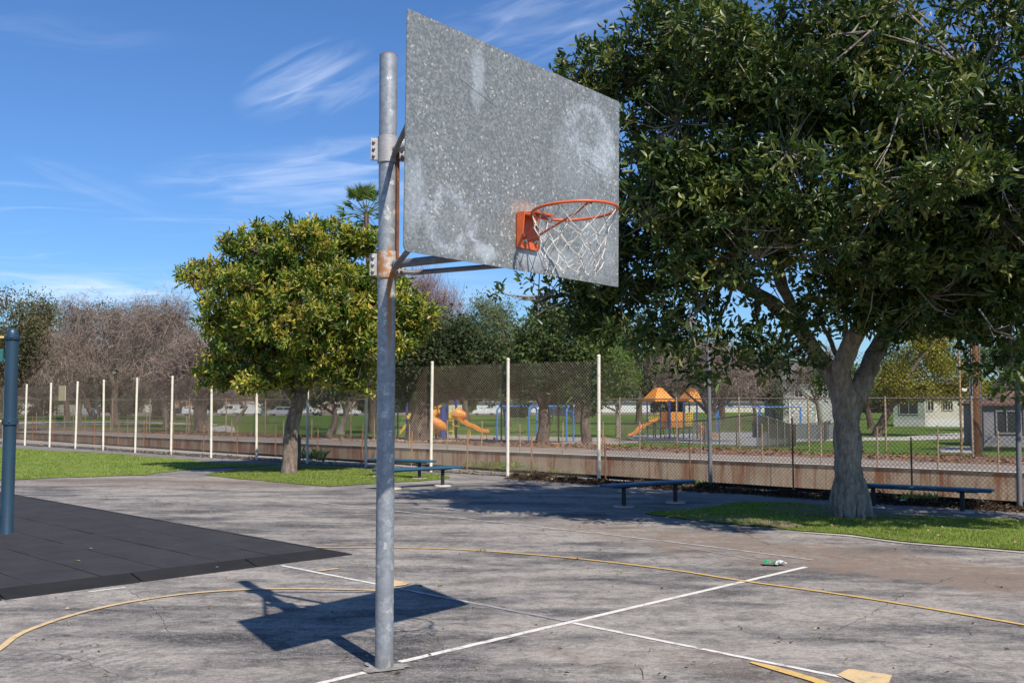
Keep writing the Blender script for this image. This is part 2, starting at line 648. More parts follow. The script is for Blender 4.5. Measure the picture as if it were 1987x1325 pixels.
M_WHITE = paint_material('white_line_paint', (0.74, 0.68, 0.62))
M_WHITE_WORN = paint_material('faded_white_line_paint', (0.60, 0.56, 0.52), 0.36, 0.60, 7.0)
M_WHITE_GHOST = paint_material('nearly_gone_white_paint', (0.40, 0.37, 0.36), 0.40, 0.62, 5.0)
M_YELLOW = paint_material('yellow_line_paint', (0.66, 0.42, 0.13), 0.34, 0.50)
M_YELLOW_PALE = paint_material('pale_yellow_line_paint', (0.66, 0.47, 0.24), 0.34, 0.52)


# ============================================================ ground geometry
def poly_sheet(name, pts, mat, zfun=None, dz=0.0, kind='structure', grid=None, parent=None, cuts=()):
    """flat polygon (convex or not), optionally draped on the terrain exactly by cutting it along the terrain's breaks"""
    bm = bmesh.new()
    vs = [bm.verts.new((p[0], p[1], 0)) for p in pts]
    bm.faces.new(vs)
    bmesh.ops.triangulate(bm, faces=list(bm.faces))
    for s in ((S0, S1) if zfun else ()):
        co = W0 + WN * s
        bmesh.ops.bisect_plane(bm, geom=list(bm.verts) + list(bm.edges) + list(bm.faces), plane_co=co, plane_no=WN)
    for f in bm.faces:
        if f.normal.z < 0:
            f.normal_flip()
    for v in bm.verts:
        v.co.z = (zfun(v.co.x, v.co.y) if zfun else 0.0) + dz
    me = bpy.data.meshes.new(name)
    bm.to_mesh(me)
    bm.free()
    me.materials.append(mat)
    o = bpy.data.objects.new(name, me)
    link(o, parent)
    if kind:
        o['kind'] = kind
    return o


def line_at(base, d, t):
    return base + d * t


# near channel edge and fence line (plan)
NE_A, NE_B = G(329, 873), G(1739, 969)
NE_D = (NE_B - NE_A).normalized()
FE_A, FE_B = G(46, 864), G(1980, 989)
FE_D = (FE_B - FE_A).normalized()


def on_line(A, D, px):
    """point of a plan line seen in pixel column px"""
    m = (px - CX) / F
    k = math.cos(PITCH)          # column depends a little on height; fine for ground points
    # X = m*depth, depth = y*cos + (z-HC)*sin
    zc = -HC * math.sin(PITCH)
    # A.x + t D.x = m*((A.y+t D.y)*k + zc)
    t = (m * (A.y * k + zc) - A.x) / (D.x - m * D.y * k)
    return A + D * t


far_l, far_r = -70, 60
nel, ner = NE_A - NE_D * 45, NE_B + NE_D * 30
wl, wr = W0 - WD * 75, W0 + WD * 60

court = poly_sheet('asphalt_court', [(-60, -40), (60, -40), (ner.x + 20, ner.y - 22), ner, nel, (nel.x - 30, nel.y + 20)], M_ASPHALT)
# light concrete coping between the fence and the channel
n_fence = Vector((-FE_D.y, FE_D.x, 0))
if n_fence.y < 0: n_fence = -n_fence
fl, fr = FE_A - FE_D * 45 + n_fence * 0.04, FE_B + FE_D * 30 + n_fence * 0.05
nn = Vector((-NE_D.y, NE_D.x, 0))
if nn.y < 0: nn = -nn
ctop = poly_sheet('channel_coping', [fl, FE_A + n_fence * .04, FE_B + n_fence * .05, fr, ner - nn * .01, nel - nn * .01], M_CONC, dz=0.02)
# channel: near wall, floor, far wall
b = MB()
def quad(mb, a, b_, c, d):
    mb.add([a, b_, c, d], np.array([[0, 1, 2, 3]]))
DEP = -3.2
b = MB(); quad(b, (nel.x, nel.y, DEP), (ner.x, ner.y, DEP), (ner.x, ner.y, 0.02), (nel.x, nel.y, 0.02))
tag(b.build('channel_near_wall', M_WALL), kind='structure')
b = MB(); quad(b, (nel.x, nel.y, DEP), (ner.x, ner.y, DEP), (wr.x, wr.y, DEP), (wl.x, wl.y, DEP))
tag(b.build('channel_floor', M_CONC), kind='structure')
b = MB(); quad(b, (wl.x, wl.y, DEP), (wr.x, wr.y, DEP), (wr.x, wr.y, 0.0), (wl.x, wl.y, 0.0))
# small nib along the top of the far wall
tag(b.build('channel_far_wall', M_WALL), kind='structure')
cop = poly_sheet('far_wall_coping', [wl - WN * .04, wr - WN * .04, wr + WN * .22, wl + WN * .22], M_CONC, dz=0.03)


def band(name, s_a, s_b, mat, dz, la=-75, lb=60, seed=0, amp=0.35, step=1.0):
    """strip parallel to the channel with an uneven far edge"""
    r = random.Random(seed)
    near, far_ = [], []
    t = la
    while t <= lb:
        near.append(W0 + WD * t + WN * s_a)
        far_.append(W0 + WD * t + WN * (s_b + amp * (math.sin(t * .7 + seed) * .5 + r.uniform(-.5, .5))))
        t += step
    return poly_sheet(name, [*near, *reversed(far_)], mat, terrain, dz)


band('service_road', 0.22, 3.4, M_ROAD, 0.008, seed=1)
band('leafy_dirt_strip', 3.0, 6.9, M_DIRT, 0.004, seed=5, amp=1.1, step=0.7)
# the park's ground reaches the horizon
park = poly_sheet('park_lawn', [W0 - WD * 75 + WN * .05, W0 + WD * 60 + WN * .05, (260, 10), (1600, 700), (1600, 2600), (-1600, 2600), (-1600, 700), (-260, 90)], M_PARK, terrain, 0.0)
for (nm, pts, mt, dz) in (
    ('play_area_sand', [(700, 846), (860, 843), (1000, 846), (1180, 850), (1240, 856), (1200, 862), (1090, 861), (1000, 859), (880, 857), (760, 857), (600, 853)], M_SAND, .012),
    ('play_area_pad', [(1215, 846), (1300, 843), (1390, 839), (1500, 838), (1580, 843), (1600, 850), (1560, 856), (1480, 866), (1400, 863), (1300, 857), (1230, 856)], M_PAD, .016),
    ('park_footpath', [(1560, 848), (1700, 849), (1755, 848), (1800, 843), (1900, 838), (2050, 836), (2050, 852), (1900, 851), (1860, 852), (1760, 855), (1640, 855), (1560, 857)], M_FARPATH, .020),
    ('pale_slab', [(1822, 871), (1838, 867), (1880, 867), (1905, 870), (1900, 878), (1850, 879), (1826, 877)], M_FARPATH, .024),
    ('far_footpath', [(-60, 818), (300, 819), (420, 823), (420, 825), (300, 822), (-60, 821)], M_FARPATH, .012),
    ('pale_garden_slab', [(408, 829), (438, 825), (455, 829), (462, 839), (410, 838)], M_FARPATH, .016),
    ('far_street', [(-400, 806), (560, 806), (1300, 804), (1300, 800.5), (560, 801), (-400, 801)], M_ROAD, .010),
):
    poly_sheet(nm, [T(*p) for p in pts], mt, terrain, dz)
# ============================================================ near lawns, lines, kerb
def ragged(pts, step=0.28, amp=0.07, seed=3):
    """resample a plan polygon and roughen its edge"""
    r = random.Random(seed)
    out_ = []
    n = len(pts)
    for i in range(n):
        a, c = pts[i], pts[(i + 1) % n]
        L = (c - a).length
        k = max(1, int(L / step))
        nrm = Vector((-(c - a).y, (c - a).x, 0)).normalized()
        for j in range(k):
            t = j / k
            w = amp * (math.sin((a + (c - a) * t).x * 2.1 + seed) * .6 + r.uniform(-.6, .6))
            if j == 0: w = 0
            out_.append(a + (c - a) * t + nrm * w)
    return out_


lawnL = [G(*p) for p in ((-500, 862), (-60, 861), (0, 867), (91, 875), (181, 878.5), (326, 889), (430, 899), (545, 902.5), (440, 907), (360, 912), (282, 922), (141, 926), (0, 932), (-90, 937), (-520, 946))]
lawnM = [G(*p) for p in ((398, 921), (470, 912), (560, 904), (640, 906), (740, 914), (850, 921), (874, 926), (852, 931), (726, 939), (638, 944), (528, 935), (458, 929))]
lawnR = [G(*p) for p in ((1250, 996), (1330, 990), (1440, 975), (1560, 978), (1690, 996), (1800, 1003), (1904, 1006), (2100, 1016), (2450, 1030), (2450, 1110), (2100, 1082), (1987, 1069), (1754, 1051), (1650, 1037), (1544, 1030), (1440, 1020), (1340, 1009))]
LAWNS = []
for i, (nm, pts, mt) in enumerate((('left_lawn', lawnL, M_LAWN), ('middle_lawn', lawnM, M_LAWN), ('right_lawn', lawnR, M_LAWN))):
    rp = ragged(pts, 0.3, 0.10, seed=i * 7 + 3)
    LAWNS.append(rp)
    poly_sheet(nm, rp, mt, dz=0.012)
# bare dirt showing round the right lawn's near edge and a thin light kerb
kp = [G(*p) for p in ((1560, 1034), (1650, 1041), (1754, 1054.5), (1870, 1063.5), (1987, 1073), (2400, 1106))]
# bare worn soil round the foot of the big tree and by the bench
for i_, (nm, pts) in enumerate((('bare_soil', ((1470, 986), (1540, 981), (1640, 990), (1720, 998), (1800, 1004), (1760, 1009), (1690, 1008), (1620, 1004), (1540, 1000))),
                ('bare_soil', ((1330, 1004), (1400, 1000), (1470, 1008), (1530, 1018), (1560, 1026), (1500, 1024), (1400, 1014))))):
    poly_sheet(nm, ragged([G(*p) for p in pts], .12, .09, seed=50 + i_), simple('worn_soil', (0.21, 0.16, 0.11), (0.15, 0.115, 0.08), 5, 0.95, fine=60, bumps=0.5, c3=(0.12, 0.15, 0.04)), dz=0.020)
# dark asphalt walk between the lawns and the fence
walk = [FE_A - FE_D * 30 - n_fence * .1, FE_B + FE_D * 20 - n_fence * .1, G(2400, 1028), G(1904, 1003), G(1690, 992), G(1560, 976), G(1440, 972), G(1250, 960), G(1000, 940), G(880, 921), G(740, 910), G(560, 900), G(430, 896), G(326, 886), G(91, 872), G(-300, 862)]
poly_sheet('fence_side_walk', walk, M_PATH, dz=0.004)


def inside(poly, x, y):
    c = False
    n = len(poly)
    j = n - 1
    for i in range(n):
        xi, yi, xj, yj = poly[i][0], poly[i][1], poly[j][0], poly[j][1]
        if (yi > y) != (yj > y) and x < (xj - xi) * (y - yi) / (yj - yi) + xi:
            c = not c
        j = i
    return c


def inside_np(poly, X, Y):
    c = np.zeros(len(X), bool)
    n = len(poly)
    j = n - 1
    for i in range(n):
        xi, yi, xj, yj = poly[i][0], poly[i][1], poly[j][0], poly[j][1]
        if yi != yj:
            k = ((yi > Y) != (yj > Y)) & (X < (xj - xi) * (Y - yi) / (yj - yi) + xi)
            c ^= k
        j = i
    return c


def leaf_material(name, trans=0.35, rough=0.45, spec=0.4, var=0.25):
    m, t, b = principled(name, rough, 0, spec)
    at = t.node('ShaderNodeAttribute', attribute_name='Col')
    v = world_vec(t)
    n = t.noise(v, 3.0, 3, 0.6)
    col = t.mix(t.maprange(n, 0.3, 0.7, 0, var), at.outputs['Color'], t.mix(1.0, at.outputs['Color'], (0.55, 0.62, 0.5), 'MULTIPLY'))
    t.l.new(col, b.inputs['Base Color'])
    tr = t.node('ShaderNodeBsdfTranslucent')
    t.l.new(t.mix(1.0, col, (1.5, 1.7, 0.7), 'MULTIPLY'), tr.inputs[0])
    mx = t.node('ShaderNodeMixShader')
    mx.inputs[0].default_value = trans
    t.l.new(b.outputs[0], mx.inputs[1]); t.l.new(tr.outputs[0], mx.inputs[2])
    o = t.n['Material Output']
    t.l.new(mx.outputs[0], o.inputs['Surface'])
    return m


M_BLADE = leaf_material('grass_blades', 0.4, 0.6, 0.2, 0.4)


def blades(name, poly, count, hmin, hmax, wid, palette, label, edge=None):
    xs = [p[0] for p in poly]; ys = [p[1] for p in poly]
    X = RNG.uniform(min(xs), max(xs), count * 4); Y = RNG.uniform(max(min(ys), 8), max(ys), count * 4)
    k = inside_np(poly, X, Y)
    # only the part of the lawn anybody near the camera can see
    k &= np.abs(X) < Y * 0.62 + 1.5
    X, Y = X[k][:count], Y[k][:count]
    n = len(X)
    cl = 0.5 + 0.5 * np.sin(X * 3.1 + np.cos(Y * 2.3) * 2) * np.sin(Y * 3.7 + X)
    h = RNG.uniform(hmin, hmax, n) * (0.7 + 0.6 * cl)
    a = RNG.uniform(0, 2 * np.pi, n)
    lean = RNG.uniform(0.1, 0.7, n) * h
    la = RNG.uniform(0, 2 * np.pi, n)
    w = wid * RNG.uniform(0.6, 1.3, n)
    V = np.zeros((n, 3, 3))
    V[:, 0] = np.stack([X - np.cos(a) * w, Y - np.sin(a) * w, np.full(n, .008)], 1)
    V[:, 1] = np.stack([X + np.cos(a) * w, Y + np.sin(a) * w, np.full(n, .008)], 1)
    V[:, 2] = np.stack([X + np.cos(la) * lean, Y + np.sin(la) * lean, h], 1)
    pal = np.array(palette)
    c = pal[RNG.integers(0, len(pal), n)] * RNG.uniform(0.75, 1.2, (n, 1))
    mb = MB()
    mb.add(V.reshape(-1, 3), np.arange(n * 3).reshape(-1, 3), False, np.repeat(c, 3, 0))
    o = mb.build(name, M_BLADE)
    return tag(o, label, 'grass', None, 'stuff')


GP = [(0.19, 0.26, 0.040), (0.24, 0.30, 0.055), (0.15, 0.21, 0.030), (0.30, 0.33, 0.09), (0.36, 0.34, 0.16)]
blades('grass', LAWNS[2], 70000, 0.018, 0.045, 0.006, GP, 'short green grass of the lawn strip round the big tree')
blades('grass', LAWNS[1], 32000, 0.02, 0.045, 0.009, GP, 'short green grass patch under the round yellow green tree')
blades('grass', LAWNS[0], 45000, 0.02, 0.05, 0.012, GP, 'bright green grass of the lawn left of the round tree')


def stripe(name, pts, w, mat, dz=0.004, taper=None):
    """painted line: a ribbon of width w along plan points"""
    pts = [Vector((p[0], p[1], 0)) for p in pts]
    V, Fq = [], []
    n = len(pts)
    for i, p in enumerate(pts):
        d = (pts[min(i + 1, n - 1)] - pts[max(i - 1, 0)]).normalized()
        nr = Vector((-d.y, d.x, 0))
        ww = (w[i] if hasattr(w, '__len__') else w) / 2
        V += [(*(p - nr * ww)[:2], dz), (*(p + nr * ww)[:2], dz)]
        if i < n - 1:
            Fq.append([2 * i, 2 * i + 2, 2 * i + 3, 2 * i + 1])
    mb = MB(); mb.add(V, np.array(Fq))
    return tag(mb.build(name, mat), kind='structure')


def seg(a, c, k=30, seed=0, amp=0.003):
    r = random.Random(seed)
    return [a + (c - a) * (i / k) + Vector((r.uniform(-amp, amp), r.uniform(-amp, amp), 0)) for i in range(k + 1)]


def smooth_curve(pts, k=14):
    out_ = []
    n = len(pts)
    for i in range(n - 1):
        p0, p1, p2, p3 = pts[max(i - 1, 0)], pts[i], pts[i + 1], pts[min(i + 2, n - 1)]
        for j in range(k):
            t = j / k
            out_.append(0.5 * ((2 * p1) + (p2 - p0) * t + (2 * p0 - 5 * p1 + 4 * p2 - p3) * t * t + (3 * p1 - p0 - 3 * p2 + p3) * t ** 3))
    out_.append(pts[-1])
    return out_


stripe('lawn_kerb', smooth_curve(kp), 0.055, M_CONC, 0.013)
bl0, bl1 = G(776, 1284.5), G(1564, 1100)
bd = (bl1 - bl0).normalized()
stripe('court_line', seg(bl0, bl1, 60, 1), 0.058, M_WHITE)
stripe('court_line', seg(G(540, 1346), G(709, 1304.5), 14, 2), 0.052, M_WHITE)
stripe('court_line', seg(G(1111, 1208.5) , G(1900, 1368), 40, 3), 0.045, M_WHITE)
stripe('court_line', seg(G(546, 1097), G(760, 1139), 14, 4), 0.045, M_WHITE)
stripe('court_line', seg(G(760, 1139), G(908, 1168), 14, 5), 0.045, M_WHITE_WORN, 0.0045)
stripe('court_line', seg(G(908, 1168), G(1100, 1205), 14, 6), 0.045, M_WHITE_GHOST)
stripe('court_line', smooth_curve([G(*p) for p in ((537, 967), (690, 983), (840, 999.5), (1051, 1023), (1200, 1039.6), (1400, 1063.5), (1578, 1086.7))]), 0.042, M_WHITE_WORN, 0.005)
stripe('court_line', seg(G(171, 1148.5), G(243, 1139.6), 6, 7), 0.04, M_WHITE)
stripe('court_line', seg(G(1320, 1060), G(1470, 1087), 8, 8), 0.04, M_WHITE_GHOST)
stripe('court_line', smooth_curve([G(*p) for p in ((380, 1064), (560, 1063), (640, 1062.8), (740, 1063), (899, 1067), (1104, 1082.8), (1300, 1105.7), (1441, 1127.5), (1675, 1160.4), (1987, 1213), (2150, 1245))]), 0.050, M_YELLOW, 0.008)
stripe('court_line', smooth_curve([G(*p) for p in ((-55, 1298), (0, 1259), (46, 1227.6), (141, 1194), (247, 1169.5), (370, 1151.9), (493, 1144), (599, 1143), (700, 1145), (752, 1147))]), 0.052, M_YELLOW_PALE, 0.008)
stripe('court_line', [G(616, 1108.5), G(656, 1103.5)], 0.055, M_YELLOW_PALE, 0.008)
poly_sheet('court_mark', [G(*p) for p in ((752, 1125), (766, 1127), (796, 1132), (787, 1136), (764, 1139), (740, 1137))], M_YELLOW_PALE, dz=0.009)
stripe('court_line', smooth_curve([G(*p) for p in ((1457, 1286), (1500, 1297), (1548, 1311), (1600, 1328), (1680, 1365))]), [0.03 + 0.05 * min(1, i / 14) for i in range(57)], M_YELLOW, 0.008)
poly_sheet('court_mark', [G(*p) for p in ((1624, 1311), (1647, 1299), (1731, 1311.7), (1722, 1335), (1690, 1340))], M_YELLOW_PALE, dz=0.009)
# rough cement collar at the foot of the pole
POLE = Vector((-0.80, 6.456, 0))
r = random.Random(4)
pad = []
for k in range(26):
    a = 2 * math.pi * k / 26
    rr = 0.115 + 0.028 * math.sin(3 * a + 1) + r.uniform(-.022, .022)
    pad.append(POLE + Vector((math.cos(a) * rr * 1.25 - 0.0, math.sin(a) * rr, 0)))
poly_sheet('cement_collar', pad, simple('old_cement', (0.33, 0.30, 0.265), (0.20, 0.185, 0.17), 16, 0.9, fine=90, bumps=0.5, lo=.42, hi=.56), dz=0.009)

# ============================================================ rubber mat
M_RUBBER = simple('black_rubber', (0.032, 0.030, 0.032), (0.042, 0.039, 0.041), 2.2, 0.92, spec=0.25, fine=85, bumps=0.6, bd=0.006, c3=(0.060, 0.056, 0.060), vec='W')
M_RUBBER_D = simple('darker_black_rubber_edge', (0.017, 0.017, 0.018), (0.023, 0.022, 0.023), 3, 0.9, spec=0.2, fine=85, bumps=0.5, bd=0.006)  # edge ramps: a darker rubber than the tiles
MC = G(684, 1076)
fd = (G(0, 1165) - MC).normalized()
bdv = Vector((fd.y, -fd.x, 0))
if bdv.y < 0: bdv = -bdv
mang = math.atan2(bdv.y, bdv.x)
mat_t = thing('rubber_mat', 'black rubber tile mat with a sloping edge under the blue post', 'rubber mat', MC)
TS, TH, RW = 0.60, 0.062, 0.25
# local axes: x = along bdv (back), y = along fd (towards camera-left)
def mloc(u, w, z):
    return Vector((bdv.x * u + fd.x * w, bdv.y * u + fd.y * w, z))
shared = {}
r = random.Random(8)
for i in range(20):
    for j in range(11):
        key = r.randrange(4)
        if key not in shared:
            mb = MB()
            bm_s = (TS - 0.013)
            mb.bbox_bevel((0, 0, TH / 2), (bm_s, bm_s, TH), None, 0.005)
            shared[key] = mb.build('rubber_tile', M_RUBBER, mat_t)
            o = shared[key]
        else:
            o = shared[key].copy(); COL.objects.link(o); o.parent = mat_t
        o.location = mloc(RW + (i + .5) * TS, RW + (j + .5) * TS, r.uniform(-.003, .004))
        o.rotation_euler = (0, 0, mang + r.choice((0, 1, 2, 3)) * math.pi / 2 + r.uniform(-.002, .002))


def ramp_piece(u0, u1, along_front=True, c0=0.0, c1=0.0):
    """wedge edge piece; outer edge thin, inner edge as high as the tiles; c0/c1 mitre the ends"""
    lo = 0.012
    if along_front:      # runs along w (fd); outer edge at u=0
        q = lambda u, w, z: mloc(u, w, z)
    else:                # runs along u (bdv); outer edge at w=0
        q = lambda u, w, z: mloc(w, u, z)
    a, c = u0 + .010, u1 - .010
    V = [q(0, a + c0 * 0, 0), q(0, c, 0), q(RW - .003, c - c1, 0), q(RW - .003, a + c0, 0),
         q(0.004, a, lo), q(0.004, c, lo), q(RW - .003, c - c1, TH - .002), q(RW - .003, a + c0, TH - .002)]
    mb = MB(); mb.add(V, np.array([[0, 1, 2, 3], [4, 7, 6, 5], [0, 4, 5, 1], [1, 5, 6, 2], [2, 6, 7, 3], [3, 7, 4, 0]]))
    return mb.build('edge_ramp', M_RUBBER_D, mat_t)
# front edge runs along fd with outer edge at u=0 ; right/back edge runs along bdv with outer edge at w=0
L = RW
for k in range(7):
    ramp_piece(0 if k == 0 else L + (k - 1) * 1.2 + 0.93, L + k * 1.2 + 0.93 , True, c0=RW if k == 0 else 0)
for k in range(11):
    ramp_piece(0 if k == 0 else L + k * 1.2, L + (k + 1) * 1.2, False, c0=RW if k == 0 else 0)

# open cracks in the court, each a thin dark ribbon that wanders
def crack(pxs, w, seed):
    r_ = random.Random(seed)
    pts = [G(*p) for p in pxs]
    out_ = []
    for a, c in zip(pts[:-1], pts[1:]):
        k = max(2, int((c - a).length / .05))
        for i in range(k):
            out_.append(a + (c - a) * (i / k) + Vector((r_.uniform(-.014, .014), r_.uniform(-.014, .014), 0)))
    out_.append(pts[-1])
    stripe('court_crack', out_, [w * r_.uniform(.15, .75) for _ in out_], M_CRACK, 0.003)
M_CRACK = simple('crack_dark', (0.05, 0.045, 0.04), (0.03, 0.028, 0.026), 12, 0.95)
for i, (pxs, w) in enumerate((
        (((905, 1160), (960, 1174), (1040, 1196), (1100, 1207)), .010), (((1120, 1293), (1160, 1289), (1188, 1286)), .010), (((1230, 1288), (1245, 1302), (1248, 1318)), .008),
        (((250, 1145), (300, 1182), (330, 1230)), .007), (((830, 1225), (848, 1238), (862, 1262)), .007), (((160, 985), (365, 983), (520, 976), (700, 990)), .02),
        (((1300, 1252), (1390, 1270), (1480, 1284)), .007), (((1390, 1010), (1500, 1060), (1640, 1085)), .010), (((780, 1050), (930, 1072), (1010, 1078)), .012),
        (((1590, 1240), (1680, 1196), (1760, 1150), (1850, 1120)), .009), (((60, 1260), (140, 1275), (230, 1310)), .007), (((455, 1180), (520, 1172), (600, 1178)), .006))):
    crack(pxs, w, i)
# ============================================================ basketball hoop
def galv(name, spangle, lo, hi, metal=0.55, rough=0.5, smudges=(), rust=None, vert=1.0):
    m, t, b = principled(name, rough, metal, 0.5)
    v = obj_vec(t)
    vv = t.vmath('ADD', v, t.vmath('MULTIPLY', t.noise(v, spangle * 0.9, 4, 0.7, out='Color'), (1.5 / spangle,) * 3))
    c1 = t.sep(t.voro(vv, spangle, 'Color'))[0]
    c2 = t.sep(t.voro(vv, spangle * 2.3, 'Color'))[1]
    big = t.noise(v, 1.6, 5, 0.65)
    f = t.math('ADD', t.math('MULTIPLY', c1, 0.42), t.math('MULTIPLY', c2, 0.22))
    f = t.math('ADD', f, t.math('MULTIPLY', big, 0.36))
    col = t.mix(t.maprange(f, 0.25, 0.78), lo, hi)
    # scattered bright flakes
    fl = t.math('MULTIPLY', t.math('GREATER_THAN', c1, 0.93), t.math('GREATER_THAN', c2, 0.48))
    fl = t.math('MULTIPLY', fl, t.maprange(big, 0.40, 0.60, 0.15, 1.0))
    col = t.mix(t.math('MULTIPLY', fl, 0.75), col, (0.70, 0.70, 0.60))
    return m, t, b, v, col, c1, big


# --- backboard metal: white oxide bloom where balls and hands rubbed it (object space: x across, z up, centre at 0)
m, t, b, v, col, c1, big = galv('backboard_zinc', 82, (0.160, 0.172, 0.170), (0.272, 0.284, 0.275), 0.30, 0.55)
nj = t.noise(v, 7, 6, 0.72, 0.8)
for (x, z, rx, rz, amt, ring) in ((-0.66, -0.42, .21, .16, .55, True), (0.66, 0.33, .26, .22, .55, True), (0.83, 0.22, .15, .2, .3, False), (0.05, -0.43, .17, .2, .75, False),
                                  (-0.38, -0.535, .14, .06, .6, False), (-0.93, -0.3, .10, .22, .3, False), (0.75, -0.35, .3, .25, .22, False),
                                  (-0.45, 0.42, .08, .20, .4, False), (0.33, -0.52, .25, .10, .3, False), (0.5, 0.1, .35, .25, .15, False)):
    q = t.vmath('DIVIDE', t.vmath('SUBTRACT', v, (x, 0, z)), (rx, 5, rz))
    d = t.math('ADD', t.vmath('LENGTH', q), t.math('MULTIPLY', t.math('SUBTRACT', nj, 0.5), 1.9))
    if ring:
        k = t.math('MULTIPLY', t.maprange(d, 0.52, 0.78), t.maprange(d, 1.12, 0.86))
        k = t.math('ADD', k, t.math('MULTIPLY', t.maprange(d, 1.2, 0.3), 0.25))
        k2 = t.maprange(t.noise(v, 22, 5, 0.7, 1.5), 0.46, 0.60)
        k = t.math('MULTIPLY', k, t.math('ADD', t.math('MULTIPLY', k2, 0.75), 0.35))
    else:
        k = t.maprange(d, 1.1, 0.3)
    col = t.mix(t.math('MULTIPLY', k, amt, True), col, (0.56, 0.60, 0.63))
# warm tint just over the ring plate
q = t.vmath('DIVIDE', t.vmath('SUBTRACT', v, (-0.02, 0, -0.25)), (.17, 5, .06))
col = t.mix(t.maprange(t.vmath('LENGTH', q), 1.1, 0.2, 0, 0.4), col, (0.60, 0.40, 0.28))
# a few long dark scratches
xs_, ys_, zs_ = t.sep(v)
for (x0, z0, x1, z1, th) in ((-0.60, 0.355, -0.28, 0.275, .0032), (0.60, 0.148, 0.81, 0.112, .0028), (0.595, 0.122, 0.80, 0.080, .0028), (0.68, 0.095, 0.80, 0.070, .002)):
    k = (z1 - z0) / (x1 - x0)
    dist = t.math('ABSOLUTE', t.math('SUBTRACT', t.math('SUBTRACT', zs_, z0), t.math('MULTIPLY', t.math('SUBTRACT', xs_, x0), k)))
    msk = t.math('MULTIPLY', t.math('LESS_THAN', dist, th), t.math('MULTIPLY', t.math('GREATER_THAN', xs_, x0), t.math('LESS_THAN', xs_, x1)))
    col = t.mix(t.math('MULTIPLY', msk, 0.6), col, (0.07, 0.07, 0.07))
for (x, z, r_) in ((-.3, .1, .11), (.15, .35, .10), (.42, -.2, .12), (-.15, -.28, .11), (.1, .05, .12), (.72, -.05, .10), (-.75, .12, .10)):
    q = t.math('ADD', t.vmath('LENGTH', t.vmath('DIVIDE', t.vmath('SUBTRACT', v, (x, 0, z)), (r_, 5, r_))), t.math('MULTIPLY', t.math('SUBTRACT', nj, 0.5), 0.5))
    col = t.mix(t.math('MULTIPLY', t.math('MULTIPLY', t.maprange(q, 0.80, 0.98), t.maprange(q, 1.12, 1.0)), t.maprange(t.noise(v, 16, 3, .6), .45, .62, 0, .28)), col, (0.10, 0.095, 0.09))
grime = t.noise(t.mapping(v, scale=(3, 1, .5)), 2.4, 5, 0.7)
col = t.mix(t.maprange(grime, 0.5, 0.72, 0, 0.28), col, (0.13, 0.13, 0.12))
t.l.new(col, b.inputs['Base Color'])
t.l.new(t.maprange(c1, 0, 1, 0.46, 0.66), b.inputs['Roughness'])
bump(t, b, t.math('ADD', t.math('MULTIPLY', c1, 0.3), big), 0.10, 0.01)
M_BOARD = m

m, t, b, v, col, c1, big = galv('pole_zinc', 30, (0.235, 0.25, 0.265), (0.345, 0.36, 0.375), 0.35, 0.48)
stv = t.mapping(v, scale=(9, 9, 0.7))
sn = t.noise(stv, 2.2, 5, 0.7)
col = t.mix(t.maprange(sn, 0.50, 0.70, 0, 0.55), col, (0.22, 0.23, 0.245))
x_, y_, z_ = t.sep(v)
# rust run under the lower clamp, on the board side of the pole
rs = t.noise(t.comb(t.math('MULTIPLY', x_, 26), t.math('MULTIPLY', y_, 26), t.math('MULTIPLY', z_, 1.6)), 1.6, 4, 0.7)
side = t.vmath('DOT_PRODUCT', v, (0.40, -0.92, 0))
side2 = t.math('ABSOLUTE', t.vmath('DOT_PRODUCT', v, (0.92, 0.40, 0)))
zr = t.math('MULTIPLY', t.maprange(z_, 1.75, 2.25), t.maprange(z_, 2.66, 2.62))
r_ = t.math('MULTIPLY', t.math('MULTIPLY', zr, t.maprange(side2, 0.022, 0.008)), t.math('GREATER_THAN', side, 0.0))
r_ = t.math('MULTIPLY', r_, t.maprange(rs, 0.30, 0.55, 0.5, 1.0))
col = t.mix(t.math('MULTIPLY', r_, 0.9), col, (0.36, 0.17, 0.045))
col = t.mix(t.math('MULTIPLY', t.maprange(z_, 3.885, 3.898), 0.9), col, (0.26, 0.12, 0.06))
# scuffed band and dirt near the ground
col = t.mix(t.math('MULTIPLY', t.maprange(z_, 0.16, 0.0), t.maprange(sn, 0.35, 0.6, 0.2, 0.8)), col, (0.20, 0.19, 0.17))
t.l.new(col, b.inputs['Base Color'])
t.l.new(t.maprange(sn, 0.3, 0.7, 0.36, 0.58), b.inputs['Roughness'])
bump(t, b, sn, 0.12, 0.004)
M_POLE = m
M_STEEL = simple('weathered_arm_steel', (0.22, 0.215, 0.215), (0.15, 0.14, 0.14), 9, 0.6, 0.35, 0.5, fine=90, bumps=0.2, c3=(0.30, 0.19, 0.11))
M_CLAMP = simple('clamp_steel', (0.46, 0.45, 0.44), (0.36, 0.34, 0.33), 9, 0.5, 0.25, 0.5, fine=90, bumps=0.2)
M_RUSTY = simple('rusted_steel', (0.25, 0.10, 0.045), (0.14, 0.065, 0.04), 12, 0.85, 0.1, 0.3, fine=120, bumps=0.4, c3=(0.42, 0.22, 0.07))
M_CLAMP_R = simple('rust_stained_clamp', (0.50, 0.48, 0.46), (0.42, 0.20, 0.08), 10, 0.6, 0.2, 0.4, fine=90, bumps=0.2, lo=0.46, hi=0.56)
M_ORANGE = simple('orange_rim_paint', (0.66, 0.125, 0.032), (0.50, 0.095, 0.03), 10, 0.42, 0, 0.5, fine=70, bumps=0.1, c3=(0.24, 0.07, 0.04))
M_NET = simple('white_net_cord', (0.66, 0.63, 0.57), (0.40, 0.37, 0.34), 26, 0.85, 0, 0.2, fine=300, bumps=0.3, c3=(0.20, 0.17, 0.14), lo=0.42, hi=0.6)
